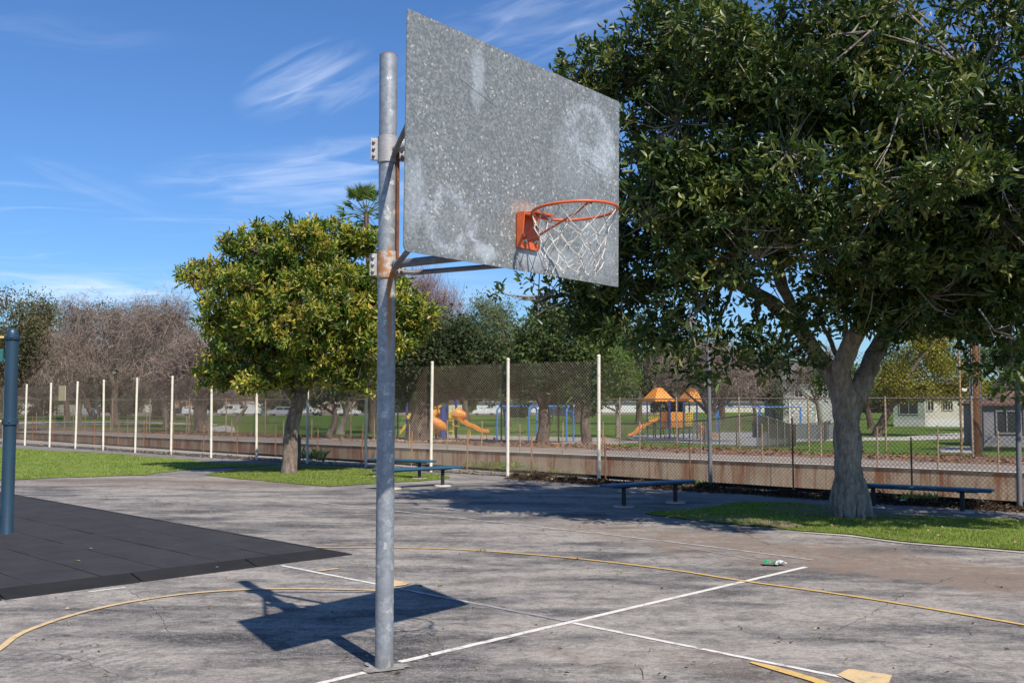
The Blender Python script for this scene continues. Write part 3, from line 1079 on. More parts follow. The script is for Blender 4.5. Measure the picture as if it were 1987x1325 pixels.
M_BOLT = simple('zinc_bolt', (0.34, 0.33, 0.32), (0.20, 0.17, 0.15), 40, 0.5, 0.5, 0.5, bumps=0.0)

hoop = thing('basketball_hoop', 'galvanized basketball hoop on a thick pole with grey metal backboard and orange rim', 'basketball hoop', POLE)
BC = Vector((0.082, 5.774, HC + 1.356))
YAW = math.radians(52.32)
BX = Vector((math.cos(YAW), math.sin(YAW), 0))            # along the board, left to right
BN = Vector((math.sin(YAW), -math.cos(YAW), 0))           # towards the court
UP = Vector((0, 0, 1))
R0 = 0.0573

# pole, slightly leaning as in the photograph is lens only: it stands straight
mb = MB(); mb.lathe((0, 0, 0), [(R0, 0), (R0, 1.2), (R0, 2.4), (R0, 3.895), (R0 - .004, 3.90), (R0 - .006, 3.90)], 40)
pole = mb.build('pole', M_POLE, hoop)
mb = MB(); mb.lathe((0, 0, 0), [(R0 - .007, 3.896), (R0 - .007, 3.899)], 24)
pc = mb.build('pole_cap', M_RUSTY, pole)


def rel(p):
    return Vector(p) - POLE


def clamp_set(z, mat):
    mb = MB()
    # sleeve halves
    mb.lathe((0, 0, z - .085), [(R0 + .002, 0), (R0 + .009, 0), (R0 + .009, .17), (R0 + .002, .17)], 36)
    cl = mb.build('pole_clamp', mat, hoop)
    cd = Vector((math.cos(math.radians(10)), math.sin(math.radians(10)), 0))
    nd = Vector((cd.y, -cd.x, 0))
    rot = math.atan2(cd.y, cd.x)
    for sx in (-1, 1):
        for off in (-.009, .009):
            mb = MB()
            mb.bbox_bevel(cd * (sx * (R0 + .028)) + nd * off + Vector((0, 0, z)), (.050, .010, .140), rot, .002)
            ear = mb.build('clamp_ear', M_CLAMP, hoop)
            if off > 0:
                for k in (-1, 0, 1):
                    q = MB()
                    q.lathe(cd * (sx * (R0 + .034)) + nd * (off + .005) + Vector((0, 0, z + k * .044)), [(.011, 0), (.011, .005), (.009, .013), (.004, .015)], 8, axis=nd)
                    q.build('bolt', M_BOLT, ear)
                    q = MB()
                    q.lathe(cd * (sx * (R0 + .034)) - nd * (.016) + Vector((0, 0, z + k * .044)), [(.009, 0), (.009, .012), (.005, .02)], 8, axis=-nd)
                    q.build('bolt', M_BOLT, ear)
    return cl


ZL, ZU = 2.53, 3.275
clamp_set(ZU, M_CLAMP)
clamp_set(ZL, M_CLAMP_R)


def back(tx, z):
    """point on the back of the board"""
    lean = (z - BC.z) * 0.0
    return BC + BX * tx - BN * 0.035 + Vector((0, 0, z - BC.z))


def flat_bar(name, a, c, w, th, mat, up=UP):
    a, c = Vector(a), Vector(c)
    d = (c - a); L = d.length; d.normalize()
    s = d.cross(up).normalized(); u = s.cross(d).normalized()
    V = []
    for p in (a, c):
        for (i, j) in ((-1, -1), (1, -1), (1, 1), (-1, 1)):
            V.append(p + s * (i * th / 2) + u * (j * w / 2) - POLE)
    mb = MB(); mb.add(V, np.array([[0, 3, 2, 1], [4, 5, 6, 7], [0, 1, 5, 4], [1, 2, 6, 5], [2, 3, 7, 6], [3, 0, 4, 7]]))
    return mb.build(name, mat, hoop)


def rod(name, pts, r, mat, n=10, parent=None, base=None, smooth=True):
    mb = MB(); mb.tube([Vector(p) - (POLE if base is None else base) for p in pts], r, n, smooth=smooth)
    return mb.build(name, mat, parent or hoop)


pf = POLE + BN * (R0 + .012)
for z, zl, zc, zr, mc, ml in ((ZL, 2.585, 2.525, 2.565, M_CLAMP, M_STEEL), (ZU, 3.37, 3.25, 3.30, M_CLAMP_R, M_STEEL)):
    q = rod('centre_arm', [pf + UP * (z - .0), back(0, zc)], 0.027, M_CLAMP if z > 3 else M_STEEL, 14)
    rod('side_arm', [POLE + BN * (R0 + .02) - BX * .02 + UP * (z - .045), POLE + BN * (R0 + .06) - BX * .05 + UP * (z - .03), back(-0.75, zl) - BN * 0.02, back(-0.80, zl + .01)], 0.0175, ml, 8)
    rod('side_arm', [POLE + BN * (R0 + .02) + BX * .05 + UP * (z - .045), POLE + BN * (R0 + .09) + BX * .10 + UP * (z - .05), back(0.75, zr) - BN * 0.02, back(0.80, zr)], 0.0165, ml, 8)
# the rusty tie rod from the upper to the lower arm
tr = POLE + BN * (R0 + .012) + BX * .022
rod('tie_rod', [tr + UP * (ZL - .03), tr + UP * (ZU - .02)], 0.011, M_RUSTY, 10)
# angle frame on the back of the board
for tx in (-0.62, 0.62):
    flat_bar('back_rail', back(tx, BC.z - .52) - BN * -.012, back(tx, BC.z + .52) - BN * -.012, .045, .02, M_STEEL, BX)
for z in (2.56, 3.32):
    flat_bar('back_rail', back(-.80, z) - BN * .004, back(.80, z) - BN * .004, .05, .02, M_STEEL)

# backboard (object space: x along board, z up)
bw, bh, bt, cr = 2.007, 1.22, 0.006, 0.035
prof = []
for cx_, cz_, a0 in ((bw / 2 - cr, bh / 2 - cr, 0), (-bw / 2 + cr, bh / 2 - cr, 90), (-bw / 2 + cr, -bh / 2 + cr, 180), (bw / 2 - cr, -bh / 2 + cr, 270)):
    rr = cr if a0 == 180 else 0.008
    sx, sz = (1 if a0 in (0, 270) else -1), (1 if a0 in (0, 90) else -1)
    ccx, ccz = sx * (bw / 2 - rr), sz * (bh / 2 - rr)
    for k in range(6):
        a = math.radians(a0 + k * 18)
        prof.append((ccx + rr * math.cos(a), ccz + rr * math.sin(a)))
n = len(prof)
V = [(x, -bt / 2, z) for x, z in prof] + [(x, bt / 2, z) for x, z in prof]
faces = [list(range(n)), list(range(2 * n - 1, n - 1, -1))] + [[i, n + i, n + (i + 1) % n, (i + 1) % n] for i in range(n)]
mb = MB(); mb.add(V, faces)
board = mb.build('backboard', M_BOARD, hoop)
board.location = BC - POLE
board.rotation_euler = Euler((math.radians(0.75), 0, YAW), 'XYZ')
tag(board, 'mottled grey galvanized metal backboard')
# ring plate: folded steel with two cheeks
pw, ph = 0.20, 0.20
zp = 2.628
PCn = BC - UP * (BC.z - zp) + BN * 0.012
def ploc(x, y, z):      # x along board, y out of the board, z up, from the plate's centre
    return PCn + BX * x + BN * y + UP * z
mb = MB()
def addbox(mb, x0, x1, y0, y1, z0, z1):
    V = [ploc(x, y, z) - POLE for z in (z0, z1) for (x, y) in ((x0, y0), (x1, y0), (x1, y1), (x0, y1))]
    mb.add(V, np.array([[0, 3, 2, 1], [4, 5, 6, 7], [0, 1, 5, 4], [1, 2, 6, 5], [2, 3, 7, 6], [3, 0, 4, 7]]))
addbox(mb, -pw / 2 + .012, pw / 2, -.006, .006, -ph / 2, ph / 2)
# left cheek: stands out from the plate, wider at the top where the ring sits
V = []
for x in (-pw / 2, -pw / 2 + .012):
    for (y, z) in ((-.006, -ph / 2), (.022, -ph / 2), (.030, -ph / 2 + .03), (.045, ph / 2 - .02), (.045, ph / 2), (-.006, ph / 2)):
        V.append(ploc(x, y, z) - POLE)
mb.add(V, [[0, 1, 2, 3, 4, 5], [11, 10, 9, 8, 7, 6], [0, 6, 7, 1], [1, 7, 8, 2], [2, 8, 9, 3], [3, 9, 10, 4], [4, 10, 11, 5], [5, 11, 6, 0]])
plate = mb.build('ring_plate', M_ORANGE, hoop)
mb = MB(); addbox(mb, -pw / 2 + .02, pw / 2 - .02, .006, .125, ph / 2 - .014, ph / 2 - .002)
mb.build('ring_shelf', M_ORANGE, hoop)
for (x, z, dark) in ((-.055, .055, 1), (.06, .045, 1), (-.05, -.062, 0), (.06, -.055, 0)):
    mb = MB(); mb.lathe(ploc(x, .0065, z) - POLE, [(.017, 0), (.017, .002)] if dark else [(.015, 0), (.014, .006), (.009, .007), (.008, .022)], 10, axis=BN)
    mb.build('plate_hole' if dark else 'bolt', M_RUSTY if dark else M_BOLT, plate)

# ring
RR, RT = 0.2365, 0.0085
tilt = math.radians(3.2)
RC = Vector((BC.x, BC.y, 2.712)) + BN * 0.335
ru = (BN * math.cos(tilt) + UP * math.sin(tilt))
def rim_pt(a, r=RR, dz=0.0):
    """a measured from the outward normal towards BX"""
    return RC + ru * (math.cos(a) * r) + BX * (math.sin(a) * r) + UP * dz
mb = MB(); mb.tube([rim_pt(2 * math.pi * k / 64) - POLE for k in range(64)], RT, 12, closed=True)
ring = mb.build('ring', M_ORANGE, hoop)
# struts: ring back to plate top, plus two braces from the foot of the plate
angs = lambda dx, dy: math.atan2(Vector((dx, dy, 0)).dot(BX), Vector((dx, dy, 0)).dot(BN))
a1 = angs(0.25, -0.97); a2 = angs(-0.93, 0.36)
foot = ploc(-.005, .012, -.055)
e1 = rim_pt(a1, RR, -.008)
rod('ring_brace', [foot, foot + (e1 - foot) * 0.08 + UP * -.003, foot + (e1 - foot) * 0.82 - UP * .012, foot + (e1 - foot) * 0.93 - UP * .004, e1, e1 + BX * .03], 0.0065, M_ORANGE, 8)
e2 = rim_pt(a2, RR, -.004)
rod('ring_brace', [ploc(-.045, .012, -.05), e2 - UP * .05, e2], 0.0062, M_ORANGE, 8)
e3 = rim_pt(angs(0.97, 0.25), RR, -.008)
for s in (-1, 1):
    q = rim_pt(math.pi - s * 0.42, RR, 0)
    rod('ring_arm', [ploc(s * .07, .01, ph / 2 - .008), q], 0.008, M_ORANGE, 8)
# net hooks
NH = 12
hooks = []
for k in range(NH):
    a = 2 * math.pi * (k + .5) / NH
    q = rim_pt(a, RR, -RT)
    mb = MB()
    pts = [q + BX * (math.cos(a) * -.0) + Vector((math.cos(s) * .010, 0, -.006 + math.sin(s) * .010)) - POLE for s in np.linspace(math.pi * .9, math.pi * 2.1, 7)]
    mb.tube(pts, 0.0022, 5)
    mb.build('net_hook', M_RUSTY, ring)
    hooks.append(q - UP * .014)
# net: knotted diamonds
r = random.Random(21)
mb = MB()
rows = 5
def net_node(i, j):
    f = i / rows
    rad = RR * (1 - .38 * f ** .75) + r.uniform(-.013, .013)
    a = 2 * math.pi * (j + .5 + .5 * i) / NH + r.uniform(-.09, .09)
    dz = -0.014 - (0.078 if i >= 1 else 0) - 0.060 * max(0, i - 1) + r.uniform(-.013, .013)
    p = rim_pt(a, rad, 0)
    return Vector((p.x - 0.010 * f, p.y, RC.z + (p.z - RC.z) * (1 - f) + dz))
nodes = [hooks] + [[net_node(i, j) for j in range(NH)] for i in range(1, rows + 1)]
for i in range(rows):
    for j in range(NH):
        a = nodes[i][j]
        for jj in (j, (j - 1) % NH):
            c = nodes[i + 1][jj]
            L = (c - a).length
            mid = (a + c) / 2 + Vector((r.uniform(-.006, .006), r.uniform(-.006, .006), -0.05 * L * (1 if i else 0.4)))
            mb.tube([rel(a), rel((a + mid) / 2 + Vector((r.uniform(-.003, .003),) * 3)), rel(mid), rel((mid + c) / 2), rel(c)], 0.0029 * r.uniform(.8, 1.2), 5)
for i in range(1, rows + 1):
    for j in range(NH):
        mb.lathe(rel(nodes[i][j]) - UP * .006, [(.001, -.001), (.0058, .003), (.0058, .009), (.001, .013)], 6)
# loose tails at the bottom
for j in range(NH):
    p = nodes[rows][j]
    q = p + Vector((r.uniform(-.02, .02), r.uniform(-.02, .02), -r.uniform(.01, .035)))
    mb.tube([rel(p), rel((p + q) / 2 + Vector((r.uniform(-.012, .012), 0, 0))), rel(q)], 0.0023, 5)
    nx = nodes[rows][(j + 1) % NH]
    if j % 3 == 0:
        mb.tube([rel(p), rel((p + nx) / 2 - UP * .022), rel(nx)], 0.0023, 5)
net = mb.build('net', M_NET, hoop)

# ============================================================ blue play post with yellow bars (left edge)
M_BLUE = simple('dark_blue_powder_coat', (0.022, 0.054, 0.085), (0.017, 0.043, 0.070), 3, 0.42, 0, 0.5, fine=150, bumps=0.15)
M_YBAR = simple('yellow_bar_paint', (0.70, 0.50, 0.18), (0.60, 0.42, 0.15), 4, 0.5, 0, 0.4)
PB = G(12.5, 1045); PB.z = TH
pp = thing('play_structure_post', 'dark blue steel play structure post with domed cap standing on the black mat', 'play equipment', PB)
PR = 0.075
ptop = P(23, 655, PB.y).z - PB.z
def pz(py): return P(15, py, PB.y).z - PB.z
lean = Vector((0, 0, 1))
mb = MB(); mb.lathe((0, 0, 0), [(PR + .004, 0), (PR, .01), (PR, ptop * .5), (PR, ptop)], 32)
mb.build('post', M_BLUE, pp)
mb = MB(); mb.lathe((0, 0, ptop), [(PR + .013, -.03), (PR + .018, -.022), (PR + .018, .018), (PR + .010, .026), (PR - .004, .028), (PR - .006, .06), (PR - .02, .095), (PR - .045, .115), (.005, .12)], 32)
cap = mb.build('domed_cap', M_BLUE, pp)
zc = pz(818)
mb = MB(); mb.lathe((0, 0, zc), [(PR + .001, -.04), (PR + .017, -.034), (PR + .017, .034), (PR + .001, .04)], 32)
cl = mb.build('collar', M_BLUE, pp)
for zz_, par in ((ptop, cap), (zc, cl)):
    for ang in (-1.2, 0.4):
        d = Vector((math.cos(ang), math.sin(ang), 0))
        mb = MB(); mb.lathe(d * (PR + .016) + UP * zz_, [(.014, 0), (.013, .006), (.006, .012), (.002, .013)], 10, axis=d)
        mb.build('bolt', M_BLUE, par)
for zz_ in (ptop, zc):
    mb = MB(); mb.tube([(-PR, 0, zz_), (-2.4, .10, zz_)], 0.019, 12)
    mb.build('bar', M_YBAR, pp)
M_TEAL = simple('teal_plastic', (0.03, 0.16, 0.15), (0.025, 0.13, 0.13), 4, 0.5, 0, 0.4)
for zz_, h in ((pz(690), .16), (pz(1000), .22)):
    mb = MB(); mb.bbox_bevel((-PR - .14, .02, zz_), (.20, .04, h), None, .012)
    mb.build('play_panel', M_TEAL, pp)
far_p = thing('play_structure_post', 'second dark blue play post outside the left edge carrying the yellow bars', 'play equipment', (PB.x - 2.45, PB.y + .10, PB.z))
mb = MB(); mb.lathe((0, 0, 0), [(PR, 0), (PR, ptop)], 24); mb.build('post', M_BLUE, far_p)

# ============================================================ benches
M_BENCH = simple('blue_bench_coating', (0.020, 0.095, 0.155), (0.018, 0.075, 0.135), 2.2, 0.42, 0, 0.5, fine=40, bumps=0.15, c3=(0.03, 0.16, 0.21))
M_LEG = simple('black_bench_leg', (0.020, 0.020, 0.022), (0.03, 0.028, 0.028), 6, 0.6, 0, 0.4)


def bench(label, e0, e1, l0, l1, top, width=0.25):
    """e0,e1: plan ends of the seat; l0,l1: fractions of the length where legs stand"""
    e0, e1 = Vector((e0.x, e0.y, 0)), Vector((e1.x, e1.y, 0))
    mid = (e0 + e1) / 2
    d = (e1 - e0); L = d.length; rz = math.atan2(d.y, d.x)
    o = thing('park_bench', label, 'bench', mid, rz, 'backless blue benches by the fence')
    mb = MB()
    # rolled-edge plank
    mb.bbox_bevel((0, 0, top - .022), (L, width, .040), None, .012)
    mb.build('seat', M_BENCH, o)
    for s in (-1, 1):
        mb = MB(); mb.tube([(-L / 2 + .01, s * width / 2, top - .028), (L / 2 - .01, s * width / 2, top - .028)], .024, 10)
        mb.build('seat_edge', M_BENCH, o)
    mb = MB(); mb.bbox_bevel((0, 0, top - .055), (L * .8, .06, .03), None, .004); mb.build('seat_beam', M_LEG, o)
    for f in (l0, l1):
        x = (f - .5) * L
        mb = MB(); mb.lathe((x, 0, 0.0), [(.036, 0), (.036, top - .07)], 12)
        leg = mb.build('leg', M_LEG, o)
        mb = MB(); mb.bbox_bevel((x, 0, top - .065), (.10, width * .8, .014), None, .003); mb.build('leg_bracket', M_LEG, leg)
        mb = MB(); mb.lathe((x, 0, 0.0), [(.17, 0), (.165, .022), (.02, .024)], 14); mb.build('footing', M_CONC, leg)
    return o


def pl(px, py, z):
    return G(px, py, z)


bench('blue backless bench nearest the fence behind the hoop pole', pl(722, 889, .40), pl(838, 894, .40), .12, .80, .41)
bench('sunlit blue backless bench on the middle lawn crossing behind the hoop pole', pl(728, 911, .38), pl(890, 904, .38), .2, .80, .39)
bench('shaded blue backless bench left of the big tree trunk', pl(1174, 941, .36), pl(1338, 931, .36), .21, .82, .37)
bench('long dark blue bench right of the big tree trunk', pl(1640, 937, .36), pl(1928, 950, .36), .2, .80, .37)
# ============================================================ fences
M_CREAM = simple('cream_post_paint', (0.78, 0.71, 0.58), (0.66, 0.60, 0.50), 5, 0.6, 0, 0.4, fine=40, bumps=0.2, c3=(0.36, 0.33, 0.30))
M_GREYPOST = simple('grey_galvanized_post', (0.22, 0.22, 0.23), (0.17, 0.17, 0.18), 5, 0.55, 0.3, 0.5, fine=60, bumps=0.15)
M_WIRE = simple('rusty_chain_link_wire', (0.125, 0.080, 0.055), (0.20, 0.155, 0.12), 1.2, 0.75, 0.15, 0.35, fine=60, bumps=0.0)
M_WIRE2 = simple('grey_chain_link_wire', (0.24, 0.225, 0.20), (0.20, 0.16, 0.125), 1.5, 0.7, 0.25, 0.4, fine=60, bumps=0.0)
M_WIREL = simple('chain_link_wire_baked_sun', (0.46, 0.38, 0.29), (0.34, 0.25, 0.17), 1.2, 0.7, 0.1, 0.35, fine=60, bumps=0.0)  # paler copy of the fence wire, sunlight put into its colour
M_RAIL = simple('weathered_rail', (0.30, 0.25, 0.20), (0.22, 0.16, 0.12), 1.5, 0.7, 0.2, 0.4, fine=30, bumps=0.1)
M_PIPE = simple('rusty_pipe', (0.42, 0.19, 0.085), (0.26, 0.12, 0.06), 4, 0.85, 0.1, 0.3, fine=50, bumps=0.3, c3=(0.33, 0.28, 0.22))
M_PIPE2 = simple('bleached_pipe', (0.38, 0.30, 0.21), (0.28, 0.19, 0.12), 4, 0.85, 0.1, 0.3, fine=50, bumps=0.3)


def chain_link(name, a, c, z0a, z0c, z1a, z1c, pitch, rad, mat, parent, base):
    """woven wire panel: every wire a real bar running on the diagonal, both ways, with a twisted selvage top"""
    a = Vector((a.x, a.y, 0)); c = Vector((c.x, c.y, 0))
    d = c - a; L = d.length; d.normalize()
    nr = Vector((-d.y, d.x, 0))
    H = max(z1a - z0a, z1c - z0c)
    P0, P1, sg = [], [], []
    k = math.floor(-H / pitch)
    for sgn in (1, -1):
        for i in range(int(-H / pitch) - 1, int(L / pitch) + 2):
            u0 = i * pitch
            # line from (u0,0) going up with slope 1 (sgn=1) or mirrored
            ua, ub = u0, u0 + H
            za, zb = 0.0, H
            if ua < 0: za, ua = -ua, 0.0
            if ub > L: zb, ub = H - (ub - L), L
            if ub - ua < 0.01: continue
            if sgn < 0: ua, ub = L - ua, L - ub
            P0.append((ua, za)); P1.append((ub, zb)); sg.append(sgn)
    P0, P1, sg = np.array(P0), np.array(P1), np.array(sg)
    n = len(P0)
    def w(p, off):
        u, z = p[:, 0], p[:, 1]
        f = u / L
        zz = (z0a * (1 - f) + z0c * f) + z * ((z1a - z0a) * (1 - f) + (z1c - z0c) * f) / H
        return np.stack([a.x + d.x * u + nr.x * off - base.x, a.y + d.y * u + nr.y * off - base.y, zz - base.z], 1)
    V = np.zeros((n, 6, 3))
    A, B = w(P0, sg * rad * .7), w(P1, sg * rad * .7)
    dv = np.stack([d.x * np.ones(n), d.y * np.ones(n), sg * 1.0], 1) / math.sqrt(2)
    e1 = np.array([nr.x, nr.y, 0.0])
    e2 = np.stack([-d.x * sg / math.sqrt(2), -d.y * sg / math.sqrt(2), np.ones(n) / math.sqrt(2)], 1)
    for q in range(3):
        t_ = 2 * math.pi * q / 3
        off = e1[None] * math.cos(t_) * rad + e2 * math.sin(t_) * rad
        V[:, q] = A + off; V[:, q + 3] = B + off
    idx = np.arange(n)[:, None] * 6
    Fq = np.concatenate([idx + np.array([[q, (q + 1) % 3, (q + 1) % 3 + 3, q + 3]]) for q in range(3)])
    mb = MB(); mb.add(V.reshape(-1, 3), Fq)
    o = mb.build(name, mat, parent)
    o['kind'] = 'stuff'
    return o


# tall chain-link fence along the near side of the channel
POSTX = [-118, -72, -32, 6, 48, 96, 146, 200, 262, 331.5, 409.5, 497.5, 596, 709.5, 836, 985, 1162, 1379, 1640, 1979, 2440]
POSTTOP = [753, 752, 751, 750, 746, 744, 742, 738.5, 736, 732, 735, 740, 745, 714, 706, 700, 691, 701, 720, 740, 770]
fence = thing('tall_chain_link_fence', 'tall rusty chain link fence on cream posts along the near side of the channel', 'fence', FE_A)
pts = []
for px in POSTX:
    pts.append(on_line(FE_A, FE_D, px))
hs = []
for px, p in zip(POSTX, pts):
    h = 2.62 - 0.30 * min(1, max(0, (p.y - 24) / 15.0))
    hs.append(h)
for i, (px, p, h) in enumerate(zip(POSTX, pts, hs)):
    mb = MB()
    rr = 0.036 if px < 1300 else 0.040
    base = p - FE_A
    mb.lathe(base, [(rr, 0), (rr, h - .03), (rr + .004, h - .028), (rr + .004, h), (rr * .6, h + .02)], 12)
    if px < 1300:
        for zb in np.arange(.3, h - .2, .38):
            mb.lathe(base + UP * zb, [(rr + .0035, 0), (rr + .0035, .025)], 12)
    po = mb.build('post', M_CREAM if px < 1300 else M_GREYPOST, fence)
    po.location = base; po.data.transform(Matrix.Translation(-base))
    po.rotation_euler = (random.uniform(-.010, .010), random.uniform(-.012, .012), 0)
for i in range(len(pts) - 1):
    a, c = pts[i], pts[i + 1]
    sp = 1.0
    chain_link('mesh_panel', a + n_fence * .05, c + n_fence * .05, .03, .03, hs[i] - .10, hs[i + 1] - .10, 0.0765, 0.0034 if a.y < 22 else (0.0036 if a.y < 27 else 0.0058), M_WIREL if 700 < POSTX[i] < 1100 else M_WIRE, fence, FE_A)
sg_c = P(121.5, 763, on_line(FE_A, FE_D, 121).y - .28)
sign = thing('fence_sign', 'plain tan rectangular board hung high on the tall fence', 'sign', sg_c)
mb = MB(); mb.bbox_bevel((0, -.04, 0), (.52, .02, .54), math.atan2(FE_D.y, FE_D.x), .003)
mb.build('sign_board', simple('tan_board', (0.55, 0.42, 0.25), (0.50, 0.38, 0.22), 4, 0.7), sign)

# short rusty pipe posts along both channel edges
ORD = ['first', 'second', 'third', 'fourth', 'fifth', 'sixth', 'seventh', 'eighth', 'ninth', 'tenth', 'eleventh', 'twelfth', 'thirteenth', 'fourteenth', 'fifteenth', 'sixteenth', 'seventeenth', 'eighteenth', 'nineteenth', 'twentieth', 'twenty first', 'twenty second']


def pipe_row(xs, A, D, off, nrm, z0, h, rad, mat, where, grp):
    proto = None
    left = sorted([x for x in xs if x < 750], reverse=True)
    right = sorted([x for x in xs if x >= 750])
    for x in xs:
        p = on_line(A, D, x) + nrm * off
        lab = f'{ORD[left.index(x)]} {where} left of the hoop pole' if x < 750 else f'{ORD[right.index(x)]} {where} right of the hoop pole'
        if proto is None:
            mb = MB(); mb.lathe((0, 0, 0), [(rad, 0), (rad, 1.0), (rad * .6, 1.01)], 8)
            o = mb.build('pipe_post', mat); proto = o
        else:
            o = proto.copy(); COL.objects.link(o)
        o.location = (p.x, p.y, z0)
        hh = h * random.uniform(.9, 1.12)
        if x == 1545: hh = 1.36
        o.scale = (1, 1, hh)
        o.rotation_euler = (random.uniform(-.02, .02), random.uniform(-.02, .02), 0)
        tag(o, lab, 'post', grp)


pipe_row([8, 30, 68, 106, 147, 188, 234, 284, 340, 400, 466, 540, 621, 708, 804, 912, 1037, 1181, 1345, 1545, 1775, 2060], NE_A, NE_D, -.10, nn, 0.0, 0.95, 0.017, M_PIPE,
         'dark rusty pipe stub on the near channel edge', 'rusty pipe stubs on the near edge of the channel')
_far = [66, 120, 160, 210, 243, 279, 317, 357, 400, 445, 493, 545, 600, 658, 722, 789, 864, 930, 1005, 1087, 1165, 1237, 1357, 1475, 1590, 1700, 1817, 1935]
pipe_row(_far, W0, WD, .12, WN, 0.0, 0.98, 0.022, M_PIPE2, 'bleached pipe stub on the far channel bank', 'bleached pipe stubs on the far bank of the channel')

# park fence beyond the channel, chain link with a top rail
FP = [(-30, 61.0), (-17, 53.6), (4.27, 40.3), (14, 31.0), (25, 21.5)]
ff = thing('park_fence', 'low chain link park fence with top rail beyond the channel', 'fence', (4.27, 40.3, 0))
fb = Vector((4.27, 40.3, 0))
posts = []
for (x0, y0), (x1, y1) in zip(FP[:-1], FP[1:]):
    L = math.hypot(x1 - x0, y1 - y0)
    k = max(1, round(L / 2.9))
    for i in range(k):
        posts.append(Vector((x0 + (x1 - x0) * i / k, y0 + (y1 - y0) * i / k, 0)))
posts.append(Vector((25, 21.5, 0)))
for p in posts:
    p.z = terrain(p.x, p.y)
FH = 1.78
pm = None
for p in posts:
    if pm is None:
        mb = MB(); mb.lathe((0, 0, 0), [(.033, -.1), (.033, FH + .04), (.015, FH + .07)], 8); pm = mb.build('post', M_PIPE2, ff); o = pm
    else:
        o = pm.copy(); COL.objects.link(o)
    o.location = p - fb
mb = MB(); mb.tube([p - fb + UP * FH for p in posts], .022, 6); mb.build('top_rail', M_RAIL, ff)
mb = MB(); mb.tube([p - fb + UP * .06 for p in posts], .010, 5); mb.build('bottom_wire', M_RAIL, ff)
for a, c in zip(posts[:-1], posts[1:]):
    if c.x < -22: continue
    chain_link('mesh_panel', a, c, a.z + .05, c.z + .05, a.z + FH, c.z + FH, 0.0765, 0.0030, M_WIRE, ff, fb)

# inner playground fence, lower and galvanized
ins = [T(*p) for p in ((960, 862), (1145, 860), (1330, 858), (1455, 868), (1560, 862), (1640, 853))]
ins = [T(*p) for p in ((1208, 857), (1345, 864), (1470, 871), (1545, 866), (1598, 858), (1612, 851))]
pf2 = thing('playground_fence', 'waist high galvanized chain link fence round the playground with the orange roofs', 'fence', ins[0])
ps = []
for a, c in zip(ins[:-1], ins[1:]):
    k = max(1, round((c - a).length / 4.2))
    ps += [a + (c - a) * (i / k) for i in range(k)]
ps.append(ins[-1])
for p in ps: p.z = terrain(p.x, p.y)
for p in ps:
    mb = MB(); mb.lathe(p - ins[0], [(.03, -.05), (.03, 1.25), (.012, 1.28)], 8); mb.build('post', M_WIRE2, pf2)
mb = MB(); mb.tube([p - ins[0] + UP * 1.22 for p in ps], .022, 6); mb.build('top_rail', M_WIRE2, pf2)
for a, c in zip(ps[:-1], ps[1:]):
    if (c - a).length > .3:
        chain_link('mesh_panel', a, c, a.z + .05, c.z + .05, a.z + 1.2, c.z + 1.2, 0.0765, 0.0024, M_WIRE2, pf2, ins[0])
# ============================================================ trees
M_LEAF_BIG = leaf_material('glossy_dark_leaf', 0.22, 0.42, 0.45, 0.3)
M_LEAF_YEL = leaf_material('yellow_green_leaf', 0.30, 0.40, 0.45, 0.25)
M_LEAF_FAR = leaf_material('park_leaf', 0.30, 0.6, 0.25, 0.35)
M_TWIG = leaf_material('bare_twig', 0.0, 0.9, 0.1, 0.2)


def bark(name, c1, c2, c3, sc=6, spots=0.5):
    m, t, b = principled(name, 0.9, 0, 0.2)
    v = world_vec(t)
    sv = t.mapping(v, scale=(1, 1, 0.35))
    n = t.noise(sv, sc, 7, 0.68, 0.8)
    col = t.ramp(n, [(0.30, c1), (0.50, c2), (0.68, c3)])
    k = t.noise(v, sc * 0.5, 4, 0.6)
    col = t.mix(t.maprange(k, 0.52, 0.68, 0, spots), col, tuple(x * 0.6 for x in c1))
    f = t.noise(sv, sc * 5, 5, 0.75)
    col = t.mix(t.maprange(f, 0.40, 0.60, 0, 0.6), col, t.mix(1.0, col, (0.45, 0.43, 0.42), 'MULTIPLY'))
    vs = t.maprange(t.voro(t.mapping(v, scale=(1, 1, .6)), sc * 2.6), 0.10, 0.0)
    col = t.mix(t.math('MULTIPLY', vs, 0.7), col, (0.05, 0.04, 0.035))
    t.l.new(col, b.inputs['Base Color'])
    bump(t, b, t.math('ADD', f, n), 0.9, 0.03)
    return m


M_BARK_BIG = bark('pale_grey_bark', (0.16, 0.13, 0.105), (0.34, 0.285, 0.235), (0.50, 0.44, 0.375), 6.5)
M_BARK_MID = bark('mottled_brown_bark', (0.13, 0.085, 0.065), (0.23, 0.17, 0.135), (0.33, 0.27, 0.22), 5)
M_BARK_FAR = bark('park_bark', (0.085, 0.06, 0.047), (0.145, 0.10, 0.075), (0.20, 0.155, 0.12), 3)
M_BARK_BARE = bark('bare_tree_bark', (0.15, 0.11, 0.085), (0.23, 0.175, 0.14), (0.30, 0.24, 0.20), 3)
M_BARK_PALE = bark('pale_park_bark', (0.26, 0.21, 0.17), (0.36, 0.30, 0.25), (0.42, 0.37, 0.32), 3)


